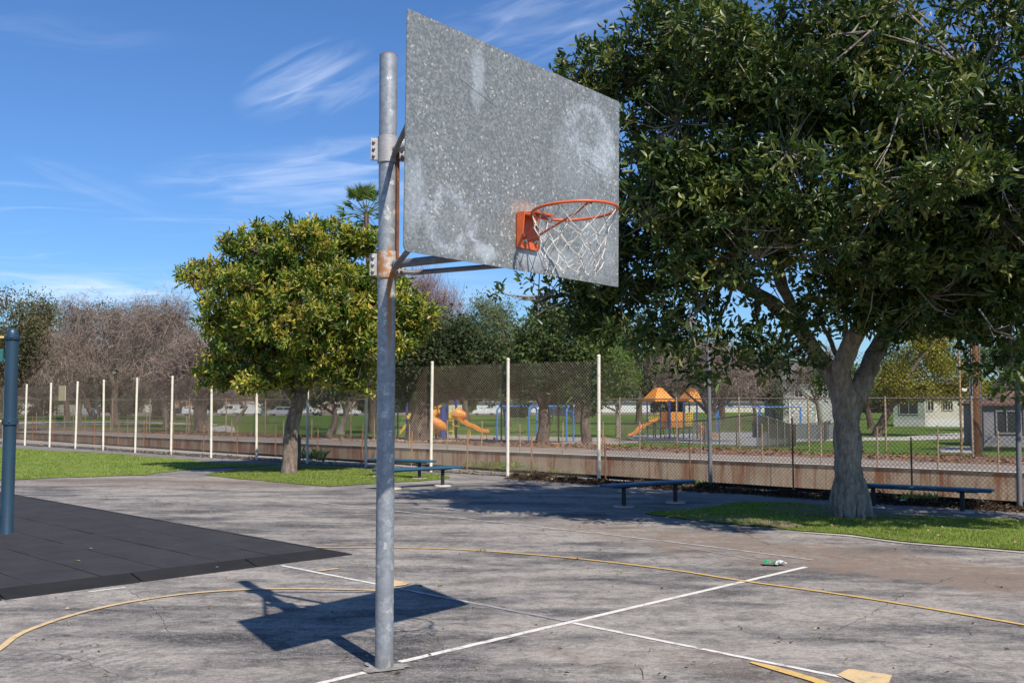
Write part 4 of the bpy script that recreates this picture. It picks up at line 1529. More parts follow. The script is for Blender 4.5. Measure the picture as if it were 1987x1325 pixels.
def leaves(mb, C, D, N, L, W, col, hi=False):
    """C centres of leaf bases, D unit directions, N unit normals, L lengths, W widths"""
    n = len(C)
    S = np.cross(D, N); S /= np.linalg.norm(S, axis=1, keepdims=True) + 1e-9
    N2 = np.cross(S, D)
    L = L[:, None]; W = W[:, None]
    if hi:
        V = np.zeros((n, 6, 3))
        V[:, 0] = C
        V[:, 3] = C + D * L - N2 * L * 0.10
        V[:, 1] = C + D * L * 0.32 + S * W * 0.5 + N2 * W * .18
        V[:, 2] = C + D * L * 0.70 + S * W * 0.46 + N2 * W * .14
        V[:, 4] = C + D * L * 0.70 - S * W * 0.46 + N2 * W * .14
        V[:, 5] = C + D * L * 0.32 - S * W * 0.5 + N2 * W * .18
        b_ = np.arange(n)[:, None] * 6
        Fq = np.concatenate([b_ + np.array([[0, 1, 2, 3]]), b_ + np.array([[0, 3, 4, 5]])])
        mb.add(V.reshape(-1, 3), Fq, False, np.repeat(col, 6, 0))
    else:
        V = np.zeros((n, 4, 3))
        V[:, 0] = C
        V[:, 1] = C + D * L * .5 + S * W * .5 + N2 * W * .15
        V[:, 2] = C + D * L
        V[:, 3] = C + D * L * .5 - S * W * .5 + N2 * W * .15
        b_ = np.arange(n)[:, None] * 4
        Fq = np.concatenate([b_ + np.array([[0, 1, 2]]), b_ + np.array([[0, 2, 3]])])
        mb.add(V.reshape(-1, 3), Fq, False, np.repeat(col, 4, 0))


def unit(a):
    return a / (np.linalg.norm(a, axis=-1, keepdims=True) + 1e-9)


def blob_points(blobs, n, rng, shell=0.5):
    w = np.array([(b[3] * b[4] * b[5]) ** 0.75 * (b[6] if len(b) > 6 else 1) for b in blobs])
    w /= w.sum()
    k = rng.choice(len(blobs), n, p=w)
    B = np.array([b[:6] for b in blobs])[k]
    d = unit(rng.normal(size=(n, 3)))
    r = shell + (1 - shell) * rng.random(n) ** 0.7
    # uneven outline: radius wobbles with direction
    wob = 1 + 0.16 * np.sin(d[:, 0] * 6 + k * 1.7) * np.sin(d[:, 1] * 5 + 1.1 * k) + 0.12 * np.sin(d[:, 2] * 9 + d[:, 0] * 7)
    out_ = d * (r * wob)[:, None]
    return B[:, :3] + out_ * B[:, 3:6], out_, k


def tree(name, label, cat, base, limbs, blobs, rng, mat_bark, mat_leaf, n_cl, per, spread, leafL, leafW, pal, palw, hubs=40, twig_r=0.008,
         hi=False, tips=None, droop=0.1, up=0.35, group=None, shell=0.45, bare=False, hub_r=0.03, upleaf=0.55, crownname='crown', tipshare=0.3, sides=10, cover=6, clumps=0, clump_r=.5, gnarl=0.0):
    o = thing(name, label, cat, base, 0, group)
    B = np.array(base)
    mbt = MB()
    nodes, nrad = [], []
    for pts, rr in limbs:
        sp = smooth_curve([Vector(p) for p in pts], 5 if not gnarl else 12)
        k = len(sp)
        rs = np.interp(np.linspace(0, len(rr) - 1, k), range(len(rr)), rr)
        mbt.tube([Vector(p) - Vector(base) for p in sp], list(rs), sides)
        for p, q in zip(sp[k // 4:], rs[k // 4:]):
            nodes.append(np.array(p)); nrad.append(q)
    if gnarl:
        mbt.displace(gnarl, 3.2)
    mbt.build('trunk', mat_bark, o)
    nodes = np.array(nodes)
    if clumps:
        cc0, co0, ck = blob_points(blobs, clumps, rng, max(shell, .55))
        w_ = rng.uniform(.5, 1.5, clumps); w_ /= w_.sum()
        ci_ = rng.choice(clumps, n_cl, p=w_)
        dd = unit(rng.normal(size=(n_cl, 3)))
        rad_ = clump_r * rng.uniform(.65, 1.35, clumps)[ci_] * (0.35 + .65 * rng.random(n_cl) ** .5)
        Cp = cc0[ci_] + dd * rad_[:, None] * np.array([1, 1, .62])
        Od = unit(dd + co0[ci_] * .6)
        kk = ck[ci_]
        nf = n_cl // cover            # thin general cover between the clumps
        Cp[:nf], Od[:nf], kk[:nf] = blob_points(blobs, nf, rng, shell)
    else:
        Cp, Od, kk = blob_points(blobs, n_cl, rng, shell)
    # hubs: spread-out picks, pulled inwards
    hub_i = [rng.integers(n_cl)]
    dmin = np.linalg.norm(Cp - Cp[hub_i[0]], axis=1)
    for _ in range(hubs - 1):
        j = int(np.argmax(dmin * rng.uniform(.7, 1, n_cl))); hub_i.append(j)
        dmin = np.minimum(dmin, np.linalg.norm(Cp - Cp[j], axis=1))
    bc = np.array([b[:3] for b in blobs])[kk]
    Hb = Cp[hub_i] * 0.55 + bc[hub_i] * 0.45
    mbb = MB()
    hub_nodes, hub_of = [], []
    for h in range(len(Hb)):
        d = np.linalg.norm(nodes - Hb[h], axis=1)
        j = int(np.argmin(d + 0.35 * np.maximum(0, nodes[:, 2] - Hb[h][2])))
        a, c = nodes[j], Hb[h]
        m1 = a * .6 + c * .4 + rng.normal(size=3) * .07 * d[j]
        m2 = a * .25 + c * .75 + rng.normal(size=3) * .07 * d[j]
        r0 = min(nrad[j] * .7, hub_r * (0.6 + d[j] * .45))
        mbb.tube([Vector(x - B) for x in (a, m1, m2, c)], [r0, r0 * .75, r0 * .5, r0 * .3], 6, cap=False)
        for x in (m1, m2, c):
            hub_nodes.append(x); hub_of.append(h)
    HN = np.array(hub_nodes)
    # twigs
    tw = rng.choice(n_cl, min(n_cl, 2200), replace=False)
    for j in tw:
        d = np.linalg.norm(HN - Cp[j], axis=1)
        q = int(np.argmin(d))
        a, c = HN[q], Cp[j]
        m1 = (a + c) / 2 + rng.normal(size=3) * .08 * d[q] + np.array([0, 0, -.03 * d[q]])
        mbb.tube([Vector(x - B) for x in (a, m1, c)], [twig_r * 1.8, twig_r * 1.2, twig_r * .5], 4, cap=False)
    bo = mbb.build('branches', mat_bark, o)
    bo['kind'] = 'stuff'
    # foliage
    n = n_cl * per
    ci = np.repeat(np.arange(n_cl), per)
    outd = unit(Od[ci] + rng.normal(size=(n, 3)) * 0.55)
    C = Cp[ci] + rng.normal(size=(n, 3)) * spread
    D = unit(outd * 0.8 + rng.normal(size=(n, 3)) * 0.75 + np.array([0, 0, up - droop]))
    Nn = unit(rng.normal(size=(n, 3)) * 0.8 + np.array([0, 0, upleaf]) + outd * .4)
    pal = np.array(pal, float)
    cc = rng.choice(len(pal), n_cl, p=palw)
    lc = np.where(rng.random(n) < .6, cc[ci], rng.choice(len(pal), n, p=palw))
    col = pal[lc] * rng.uniform(.78, 1.18, (n, 1))
    if tips is not None:
        # young leaves at the twig ends: whole twigs of them, more on some clusters
        young = (rng.random(n_cl)[ci] < tipshare) & (rng.random(n) < .75)
        tp = np.array(tips)
        col[young] = tp[rng.integers(0, len(tp), young.sum())] * rng.uniform(.8, 1.15, (young.sum(), 1))
    L = leafL * rng.uniform(.50, 1.35, n)
    W = leafW * rng.uniform(.7, 1.25, n)
    mbl = MB()
    if bare:
        # fine bare twigs: three-sided tapering rods
        S = unit(np.cross(D, Nn)); N2 = np.cross(S, D)
        V = np.zeros((n, 4, 3))
        for q in range(3):
            a = 2 * math.pi * q / 3
            V[:, q] = C + (S * math.cos(a) + N2 * math.sin(a)) * (W * .5)[:, None]
        bend = rng.normal(size=(n, 3)) * .12
        V[:, 3] = C + (D + bend) * L[:, None] + np.array([0, 0, -droop]) * L[:, None]
        b_ = np.arange(n)[:, None] * 4
        mbl.add((V - B).reshape(-1, 3), np.concatenate([b_ + np.array([[0, 1, 3]]), b_ + np.array([[1, 2, 3]]), b_ + np.array([[2, 0, 3]])]), False, np.repeat(col, 4, 0))
    else:
        leaves(mbl, C - B, D, Nn, L, W, col, hi)
    cr = mbl.build(crownname, mat_leaf, o)
    cr['kind'] = 'stuff'
    return o


rng = np.random.default_rng(5)
# ---- the big glossy tree on the right
TB = G(1650, 1004)
Yb = TB.y
def PB_(px, py, dy=0.0):
    return P(px, py, Yb + dy)
base = Vector(TB)
limbsB = [
    ([P(1651, 1012, Yb) - UP * .1, PB_(1649, 985), PB_(1646, 900), PB_(1642, 820), PB_(1640, 765), PB_(1640, 742)], [.25, .215, .185, .180, .19, .11]),
    ([PB_(1640, 840), PB_(1636, 780), PB_(1614, 728, .1), PB_(1574, 672, .1), PB_(1540, 628, -.1), PB_(1490, 582, -.5), PB_(1430, 548, -1.0), PB_(1350, 470, -1.6)], [.11, .145, .140, .112, .105, .095, .08, .05]),
    ([PB_(1638, 840), PB_(1636, 770), PB_(1632, 715, -.1), PB_(1655, 662, -.3), PB_(1690, 600, -.5), PB_(1712, 540, -.7), PB_(1716, 470, -.9), PB_(1690, 380, -1.2), PB_(1640, 260, -1.4)], [.12, .17, .145, .125, .12, .11, .10, .08, .05]),
    ([PB_(1645, 860), PB_(1653, 790), PB_(1672, 742), PB_(1694, 695, .2), PB_(1722, 640, .4), PB_(1765, 590, .5), PB_(1840, 540, .4), PB_(1930, 440, 0)], [.11, .15, .140, .125, .120, .105, .08, .05]),
    ([PB_(1735, 620, .4), PB_(1775, 540, .3), PB_(1800, 440, .0), PB_(1820, 300, -.6)], [.11, .09, .075, .05]),
    ([PB_(1640, 735, .2), PB_(1640, 620, .6), PB_(1638, 480, .6), PB_(1630, 330, .2)], [.04, .035, .035, .03]),
    ([PB_(1628, 700, .1), PB_(1600, 640, .3), PB_(1570, 590, .5)], [.035, .03, .02]),
    ([PB_(1560, 650, -.2), PB_(1520, 560, -.6), PB_(1480, 430, -1.0), PB_(1420, 280, -1.4), PB_(1360, 160, -1.5)], [.09, .08, .07, .05, .03]),
    ([PB_(1440, 552, -1.0), PB_(1330, 540, -.9), PB_(1200, 560, -.8), PB_(1080, 575, -.8), PB_(1000, 575, -.8)], [.075, .050, .034, .022, .012]),
    ([PB_(1840, 540, .4), PB_(1900, 560, -.4), PB_(1960, 620, -1.2)], [.07, .05, .03]),
    ([PB_(1690, 600, -.5), PB_(1760, 470, -1.5), PB_(1850, 330, -2.4), PB_(1900, 150, -3)], [.08, .07, .05, .03]),
]
def bl(px, py, dy, rx, ry, rz, w=1.0):
    """blob centred where pixel (px,py) is seen at depth Yb+dy; radii in metres"""
    p = PB_(px, py, dy)
    return (p.x, p.y, p.z, rx, ry, rz, w)
blobsB = [
    bl(1560, 330, -1.6, 2.6, 2.4, 1.7, 1.25), bl(1780, 330, -1.8, 2.3, 2.4, 1.8, 1.25), bl(1400, 300, -1.2, 1.7, 2.0, 1.5, 1.2),
    bl(1300, 200, -1.0, 1.15, 1.4, .95), bl(1210, 150, -1.0, .75, .8, .5), bl(1420, 110, -1.6, 1.3, 1.5, .9), bl(1260, 60, -1.2, .55, .6, .3, .35),
    bl(1560, 120, -2.0, 1.5, 1.6, 1.1), bl(1720, 90, -2.4, 1.6, 1.8, 1.1, 1.1), bl(1900, 90, -2.6, 1.6, 1.8, 1.2, 1.2),
    bl(1300, 470, -1.0, 1.05, 1.3, 1.1, 1.1), bl(1270, 600, -.9, .75, .9, .62), bl(1370, 655, -1.2, .80, .9, .62), bl(1480, 540, -1.4, 1.1, 1.1, .75),
    bl(1480, 660, -.8, .45, .7, .45, .7), bl(1110, 590, -.8, .60, .7, .45, 1.5), bl(1010, 570, -.8, .62, .5, .30, 1.5), bl(1060, 600, -.9, .5, .5, .3, 1.2), bl(1150, 135, -1.0, .5, .6, .34, .9), bl(1190, 560, -.9, .5, .6, .5, 1.2), bl(1085, 640, -.8, .28, .4, .28, .7), bl(1180, 580, -.9, .35, .5, .35, .7),
    bl(1640, 480, -1.2, 1.6, 1.8, .75), bl(1830, 520, -1.6, 1.3, 1.6, .85, 1.2), bl(1960, 450, -2.0, 1.4, 1.6, 1.4, 1.3), bl(1950, 640, -2.0, .75, 1.0, .62, 1.1),
    bl(1905, 690, -1.4, .40, .6, .42, .8), bl(1990, 735, -2.4, .45, .6, .40, .9), bl(1950, 700, -2.6, .42, .5, .36, .9), bl(1350, 700, -2.0, .5, .6, .3, .8), bl(1925, 735, -2.2, .40, .5, .30, .9), bl(1970, 765, -2.5, .25, .4, .18, .6), bl(1500, 695, -1.8, .35, .5, .28, .8), bl(1560, 650, -1.9, .35, .4, .2, .5), bl(1230, 640, -1.6, .5, .6, .4, .8), bl(1440, 710, -1.6, .35, .5, .25, .8), bl(2090, 520, -1.5, 1.6, 2.0, 1.7, 1.0), bl(2090, 250, -1.5, 1.8, 2.2, 1.8, .9),
    bl(1720, 570, .6, .9, .8, .35, .6), bl(1560, 590, .6, .8, .7, .35, .5), bl(1650, 330, .5, 3.0, 1.5, 1.4, .7), bl(1930, 590, -.3, .9, 1.1, .5, .7),
]
palB = [(0.032, 0.060, 0.012), (0.050, 0.085, 0.016), (0.075, 0.110, 0.022), (0.12, 0.145, 0.030), (0.18, 0.18, 0.048)]
tree('broadleaf_tree', 'big dark glossy leaved tree with pale grey forked trunk on the right lawn strip', 'tree', base, limbsB, blobsB, rng,
     M_BARK_BIG, M_LEAF_BIG, 10400, 12, 0.045, 0.130, 0.042, palB, [.26, .30, .22, .14, .08], hubs=120, twig_r=.007, hi=True, group=None,
     tips=[(0.20, 0.20, 0.05), (0.15, 0.18, 0.045)], tipshare=0.14, hub_r=.028, shell=.35, sides=28, clumps=200, clump_r=.60, gnarl=.036)
# root flare
mb = MB()
for k, (a, ln) in enumerate(((-2.6, .22), (-1.9, .25), (-1.2, .24), (-.5, .29), (.3, .25), (1.4, .22), (2.6, .22))):
    d = Vector((math.cos(a), math.sin(a), 0))
    mb.tube([d * .12 + UP * .55, d * .20 + UP * .25, d * ln * .85 + UP * .05, d * (ln + .08) - UP * .04], [.10, .10, .08, .03], 8)
bt = [o for o in bpy.data.objects if o.name == 'broadleaf_tree'][0]
mb.build('root_flare', M_BARK_BIG, bt)
# a few bare whippy shoots hanging in the crown
for (x0, y0, x1, y1, dy) in ((1560, 420, 1440, 445, -2.6), (1600, 450, 1470, 480, -2.6), (1620, 470, 1530, 495, -2.5), (1750, 200, 1700, 330, -3.6), (1480, 380, 1440, 350, -2.6), (1700, 380, 1660, 470, -2.8), (1900, 600, 1960, 650, -3), (1330, 300, 1270, 240, -2), (1780, 560, 1850, 610, -2), (1930, 330, 1980, 420, -3.4)):
    mb = MB()
    a, c = PB_(x0, y0, dy), PB_(x1, y1, dy - .2)
    mb.tube([a - base, (a + c) / 2 - base - UP * .10, c - base], [.012, .009, .004], 5)
    for q in range(3):
        s = a + (c - a) * (.3 + .2 * q)
        e = s + (c - a) * .3 + Vector((rng.uniform(-.1, .1), 0, rng.uniform(-.15, .12)))
        mb.tube([s - base - UP * .09, e - base], [.006, .003], 4)
    mb.build('bare_shoot', M_BARK_BIG, bt)

rng = np.random.default_rng(12)
# ---- the round yellow-green tree
TA = G(561, 919)
Ya = TA.y
pa = lambda px, py, dy=0.0: P(px, py, Ya + dy)
limbsA = [
    ([pa(561, 925) - UP * .05, pa(562, 905), pa(563, 870), pa(566, 830), pa(576, 790), pa(583, 762)], [.23, .185, .165, .160, .155, .17]),
    ([pa(582, 772), pa(600, 735, .1), pa(625, 695, .3), pa(660, 650, .4), pa(720, 610, .3)], [.12, .10, .085, .07, .04]),
    ([pa(580, 770), pa(578, 730), pa(575, 680, -.3), pa(570, 610, -.5), pa(560, 520, -.4)], [.12, .10, .085, .07, .04]),
    ([pa(578, 785), pa(555, 755, -.2), pa(528, 735, -.4), pa(480, 700, -.4), pa(430, 640, -.3)], [.10, .085, .075, .06, .03]),
    ([pa(580, 765), pa(560, 735, .3), pa(530, 680, .5), pa(500, 600, .6)], [.09, .07, .06, .03]),
    ([pa(583, 762), pa(595, 720, .5), pa(620, 640, .8), pa(640, 540, .6)], [.08, .07, .05, .03]),
    ([pa(660, 650, .4), pa(740, 640, .2), pa(800, 610, 0)], [.06, .045, .03]),
]
def ba(px, py, dy, rx, ry, rz, w=1.0):
    p = pa(px, py, dy)
    return (p.x, p.y, p.z, rx, ry, rz, w)
blobsA = [ba(575, 610, 0, 2.15, 2.1, 1.30, 1.3), ba(560, 500, 0, 1.35, 1.4, .78, 1.2), ba(452, 560, -.2, .85, 1.0, .72), ba(465, 640, -.2, .90, 1.1, .75), ba(660, 560, -.1, 1.10, 1.2, .75),
          ba(720, 620, 0, .90, 1.0, .65), ba(800, 595, 0, .55, .7, .42, 1.2), ba(760, 620, 0, .55, .8, .55, 1.2), ba(750, 560, 0, .5, .7, .4, 1.0), ba(790, 650, 0, .45, .6, .32, 1.1), ba(828, 620, 0, .25, .4, .26, .7), ba(405, 525, 0, .36, .4, .30, .7), ba(600, 450, 0, .75, .7, .30, .8), ba(470, 700, 0, .85, 1.0, .42),
          ba(640, 690, 0, 1.2, 1.2, .45), ba(560, 715, 0.5, 1.2, .9, .25), ba(430, 728, .1, .40, .5, .24, .8), ba(700, 730, .2, .45, .5, .24, .8), ba(520, 445, 0, .45, .5, .22, .7), ba(690, 480, 0, .50, .5, .28, .7), ba(415, 742, .1, .42, .5, .20, .9), ba(480, 748, .3, .60, .7, .20, .9), ba(545, 742, -.5, .5, .5, .20, .8), ba(650, 738, -.3, .7, .7, .22, .9), ba(710, 752, .1, .45, .5, .18, .8), ba(500, 735, -.6, .6, .5, .22, .8)]
palA = [(0.035, 0.075, 0.012), (0.070, 0.125, 0.018), (0.14, 0.20, 0.028), (0.22, 0.26, 0.035)]
tree('broadleaf_tree', 'round yellow green tree with mottled trunk on the middle lawn left of the hoop pole', 'tree', Vector(TA), limbsA, blobsA, rng,
     M_BARK_MID, M_LEAF_YEL, 6800, 14, 0.055, 0.135, 0.046, palA, [.24, .28, .26, .22], hubs=90, twig_r=.008, hi=True,
     tips=[(0.44, 0.40, 0.06), (0.52, 0.43, 0.08), (0.36, 0.36, 0.05), (0.42, 0.40, 0.06), (0.40, 0.26, 0.08)], tipshare=0.55, hub_r=.03, shell=.45, sides=18, up=.55, clumps=150, clump_r=.36, cover=3, gnarl=.02)


# ---- park trees beyond the channel
def park_tree(label, bpx, bpy_, blobs_px, kind='leaf', tr=.22, n=260, per=14, L=.22, W=.12, pal=None, forks=3, lean=0.0, spread=.3, cat='tree', name='park_tree', bk=None, deep=1.0, dy=0.0,
              tips=None, up=.2, droop=.05, hubs=24, seed=0, group='trees in the park beyond the channel', y_override=None):
    r = np.random.default_rng(seed + int(bpx))
    b0 = T(bpx, bpy_)
    Y = b0.y
    k = Y / F
    blobs = []
    for (cx_, cy_, rx, ry, *w) in blobs_px:
        p = P(cx_, cy_, Y + dy)
        blobs.append((p.x, p.y + r.uniform(-.3, .3) * rx * k, p.z, rx * k, rx * k * deep, ry * k, w[0] if w else 1))
    top = np.array(blobs[0][:3])
    fork = np.array(b0) * .55 + top * .45
    fork[2] = b0.z + (top[2] - b0.z) * .42
    fork[0] = b0.x * .75 + top[0] * .25 + lean
    limbs = [([Vector(b0) - UP * .15, Vector(b0) + UP * (fork[2] - b0.z) * .15 + Vector((lean * .1, 0, 0)), (Vector(b0) + Vector(fork)) / 2 + Vector((r.uniform(-.1, .1), 0, 0)), Vector(fork)], [tr * 1.5, tr * 1.05, tr * .9, tr * .85])]
    for q in range(forks):
        bb = blobs[q % len(blobs)]
        tgt = np.array(bb[:3]) + r.normal(size=3) * np.array(bb[3:6]) * .35
        mid = fork * .5 + tgt * .5 + r.normal(size=3) * .12 * np.linalg.norm(tgt - fork)
        limbs.append(([Vector(fork), Vector(fork * .75 + mid * .25), Vector(mid), Vector(tgt)], [tr * .65, tr * .5, tr * .35, tr * .14]))
    if kind == 'bare':
        pal = pal or [(0.15, 0.115, 0.10), (0.20, 0.155, 0.135), (0.26, 0.20, 0.17), (0.12, 0.09, 0.085)]
        return tree(name, label, cat, Vector(b0), limbs, blobs, r, bk or M_BARK_BARE, M_TWIG, int(n * .85), per, spread, L, W, pal, [1 / len(pal)] * len(pal), hubs=hubs + 16, twig_r=.020, bare=True,
                    droop=droop, up=up, group=group, hub_r=.085, shell=.25, sides=8, crownname='twigs')
    return tree(name, label, cat, Vector(b0), limbs, blobs, r, bk or M_BARK_FAR, M_LEAF_FAR, n, per, spread, L, W, pal, [1 / len(pal)] * len(pal), hubs=hubs, twig_r=.015, clumps=max(12, n // 14), clump_r=blobs[0][3] * .30,
                droop=droop, up=up, group=group, hub_r=.05, shell=.35, tips=tips, sides=8)


OLIVE = [(0.085, 0.095, 0.035), (0.11, 0.115, 0.045), (0.13, 0.14, 0.05)]
DARK = [(0.034, 0.050, 0.020), (0.052, 0.070, 0.028), (0.075, 0.092, 0.038)]
MIDG = [(0.055, 0.085, 0.022), (0.085, 0.12, 0.03), (0.12, 0.16, 0.04)]
BRIGHT = [(0.08, 0.135, 0.025), (0.12, 0.18, 0.035), (0.17, 0.21, 0.05)]
PALE = [(0.11, 0.14, 0.07), (0.15, 0.18, 0.09), (0.19, 0.20, 0.11)]
YEL = [(0.20, 0.20, 0.025), (0.30, 0.25, 0.035), (0.38, 0.29, 0.04), (0.11, 0.13, 0.025)]
MAUVE = [(0.20, 0.145, 0.115), (0.26, 0.195, 0.16), (0.34, 0.265, 0.22), (0.15, 0.11, 0.10), (0.27, 0.195, 0.18)]
park_tree('olive green tree at the left edge behind the blue post', 22, 838, [(15, 640, 75, 62), (70, 610, 40, 34), (0, 700, 70, 50), (60, 690, 50, 40)], pal=[(0.13, 0.125, 0.055), (0.17, 0.15, 0.07), (0.10, 0.11, 0.04), (0.20, 0.155, 0.11)], tr=.35, n=640, per=24, L=.18, W=.08, spread=.35)
park_tree('wide bare mauve tree with forked trunk left of the tan board', 222, 824, [(200, 660, 85, 60), (120, 680, 75, 60), (250, 620, 55, 40), (150, 610, 50, 38), (270, 690, 55, 45)], 'bare', tr=.42, n=760, per=18, L=1.25, W=.035, forks=6, spread=.6, pal=MAUVE, droop=.35, lean=.4)
park_tree('bare tree with pale leaning trunk left of the forked one', 152, 826, [(110, 720, 60, 40), (80, 660, 50, 40), (170, 720, 45, 30)], 'bare', tr=.26, n=380, per=16, L=1.0, W=.03, forks=4, spread=.5, pal=MAUVE, droop=.4, lean=.8)
park_tree('tall ragged bare tree left of the round tree with crooked top branches', 322, 829, [(300, 640, 60, 60), (340, 610, 40, 40), (290, 720, 60, 40), (350, 690, 50, 50)], 'bare', tr=.30, n=640, per=17, L=1.1, W=.033, forks=6, spread=.55, pal=MAUVE, droop=.25)
park_tree('thick trunked bare tree behind the left skirt of the round tree', 392, 838, [(385, 700, 60, 55), (350, 740, 50, 35), (430, 740, 50, 30)], 'bare', tr=.42, n=520, per=16, L=.8, W=.028, forks=5, spread=.45, pal=MAUVE)
park_tree('small tree with fresh green tufts left of the round tree', 372, 832, [(355, 690, 26, 22), (345, 735, 24, 18), (375, 760, 22, 14)], pal=BRIGHT, tr=.08, n=60, per=9, L=.2, W=.1, forks=3, spread=.3)
park_tree('dark evergreen mass low behind the bare trees', 180, 812, [(120, 715, 70, 28), (210, 715, 60, 28), (50, 720, 60, 30), (270, 735, 45, 26)], pal=DARK, tr=.5, n=460, per=16, L=.5, W=.3, spread=.8)
park_tree('dark evergreen behind the tall ragged bare tree', 300, 812, [(300, 690, 60, 45), (340, 720, 50, 45)], pal=DARK, tr=.5, n=300, per=14, L=.5, W=.3, spread=.8)
park_tree('thin crooked pale trunked tree left of the round tree trunk', 458, 819, [(455, 755, 45, 22), (430, 745, 30, 20)], 'bare', tr=.22, n=200, per=13, L=.9, W=.035, forks=4, spread=.5, pal=MAUVE, lean=1.2)
park_tree('small olive tree just left of the round tree trunk', 515, 822, [(510, 760, 45, 22), (545, 755, 35, 20)], pal=OLIVE, tr=.16, n=170, per=12, L=.26, W=.14, spread=.4)
park_tree('slim pale trunk standing right behind the round tree trunk', 576, 829, [(590, 765, 40, 18), (620, 755, 30, 18)], 'bare', tr=.13, n=180, per=13, L=.8, W=.03, forks=3, spread=.4, bk=M_BARK_PALE, pal=MAUVE)
park_tree('reddish twisting trunked tree right of the round tree trunk', 638, 849, [(640, 745, 45, 26), (610, 760, 30, 20)], pal=OLIVE, tr=.16, n=200, per=13, L=.2, W=.1, spread=.3, bk=M_BARK_MID, lean=.3)
park_tree('tree with wide flared pale trunk between fence posts left of the hoop pole', 660, 842, [(675, 745, 50, 28), (700, 735, 40, 25)], 'bare', tr=.30, n=260, per=14, L=.7, W=.028, forks=5, spread=.4, bk=M_BARK_PALE, lean=.3)
park_tree('grey trunked tree just left of the hoop pole', 719, 839, [(715, 745, 40, 26), (745, 750, 35, 25)], 'bare', tr=.20, n=260, per=14, L=.7, W=.03, forks=4, spread=.4)
park_tree('huge dark evergreen with thick black trunk right of the hoop pole', 812, 854, [(860, 680, 70, 42), (800, 690, 60, 45), (930, 700, 48, 42), (870, 735, 70, 25), (780, 740, 40, 22), (870, 645, 45, 22), (960, 725, 30, 26)], pal=DARK + [(0.07, 0.085, 0.035)], tr=.52, n=900, per=24, L=.20, W=.10, spread=.32, forks=7, hubs=50)
park_tree('pinkish bare tree with feathery top right of the hoop pole', 842, 834, [(815, 565, 42, 34), (850, 600, 45, 40), (800, 620, 40, 40)], 'bare', tr=.3, n=420, per=15, L=1.1, W=.028, forks=5, spread=.5, pal=[(0.26, 0.16, 0.145), (0.32, 0.21, 0.19), (0.20, 0.13, 0.12)], up=.8, droop=-.2)
park_tree('tall airy pale green tree below the backboard', 985, 828, [(935, 600, 45, 34), (985, 615, 45, 36), (1010, 660, 60, 42), (930, 650, 40, 35)], pal=PALE, tr=.3, n=420, per=18, L=.30, W=.10, spread=.55, forks=5)
park_tree('olive tree with dark trunk right behind the blue swings', 1053, 860, [(1060, 700, 55, 40), (1010, 720, 45, 35), (1095, 735, 45, 30), (1040, 655, 40, 26)], pal=MIDG + DARK, tr=.26, n=520, per=20, L=.20, W=.10, spread=.3, forks=6)
park_tree('slim dark trunked tree right of the blue swings', 1138, 860, [(1135, 690, 42, 38), (1120, 740, 38, 26), (1155, 640, 40, 32)], pal=MIDG, tr=.20, n=380, per=18, L=.20, W=.10, spread=.3, forks=5)
park_tree('bright green round tree left of the orange roofs', 1198, 848, [(1195, 730, 42, 42), (1165, 760, 28, 24), (1225, 760, 22, 22)], pal=BRIGHT, tr=.13, n=360, per=18, L=.20, W=.10, spread=.3, bk=M_BARK_PALE)
park_tree('dark green tree behind the bright green round one', 1240, 824, [(1240, 665, 55, 45), (1180, 640, 45, 38), (1290, 690, 50, 45), (1100, 630, 45, 30)], pal=MIDG + DARK, tr=.35, n=460, per=16, L=.42, W=.22, spread=.6)
park_tree('grey bare tree with crooked trunk right of the orange roofs', 1371, 858, [(1400, 735, 60, 30), (1340, 725, 45, 28), (1440, 745, 40, 26), (1300, 715, 35, 24), (1380, 695, 50, 24)], 'bare', tr=.22, n=620, per=16, L=.75, W=.022, forks=7, spread=.35, pal=MAUVE)
park_tree('bare tree left of the beige building', 1466, 826, [(1450, 730, 40, 32), (1420, 710, 40, 28)], 'bare', tr=.2, n=330, per=15, L=1.0, W=.03, forks=5, spread=.5, pal=MAUVE)
park_tree('dark bushy tree standing against the beige building', 1503, 822, [(1500, 745, 24, 34), (1512, 778, 24, 24), (1488, 700, 22, 22)], pal=DARK + MIDG, tr=.13, n=300, per=16, L=.3, W=.15, spread=.4)
park_tree('bare grey tree in front of the beige building', 1592, 826, [(1570, 725, 36, 30), (1545, 750, 30, 20), (1600, 700, 30, 26)], 'bare', tr=.24, n=300, per=14, L=.9, W=.03, forks=5, spread=.4, pal=MAUVE)
park_tree('yellowing tree with dark forked trunk right of the big grey trunk', 1702, 846, [(1790, 705, 56, 44), (1750, 740, 42, 30), (1840, 735, 40, 30), (1720, 735, 34, 30), (1800, 660, 44, 28), (1870, 752, 34, 16), (1800, 762, 44, 14), (1740, 764, 30, 12)], pal=YEL, tr=.34, n=760, per=20, L=.20, W=.11, spread=.33, forks=8, lean=.2)
park_tree('dark trunked tree left of the yellowing tree', 1690, 832, [(1660, 740, 40, 26), (1620, 745, 36, 26)], pal=MIDG, tr=.32, n=260, per=16, L=.3, W=.15, spread=.4)
park_tree('tall green tree added past the right edge to shade the grey shed', 2075, 880, [(2060, 640, 90, 60), (2010, 600, 60, 50), (2150, 620, 90, 70), (2040, 720, 80, 40)], pal=MIDG, tr=.3, n=420, per=18, L=.2, W=.1, spread=.3)  # added tree, rooted out of view, there to cast shade on the shed
park_tree('leafy tree behind the grey shed', 1975, 838, [(1960, 690, 50, 45), (2010, 720, 50, 40)], pal=MIDG, tr=.3, n=260, per=16, L=.3, W=.15, spread=.4)

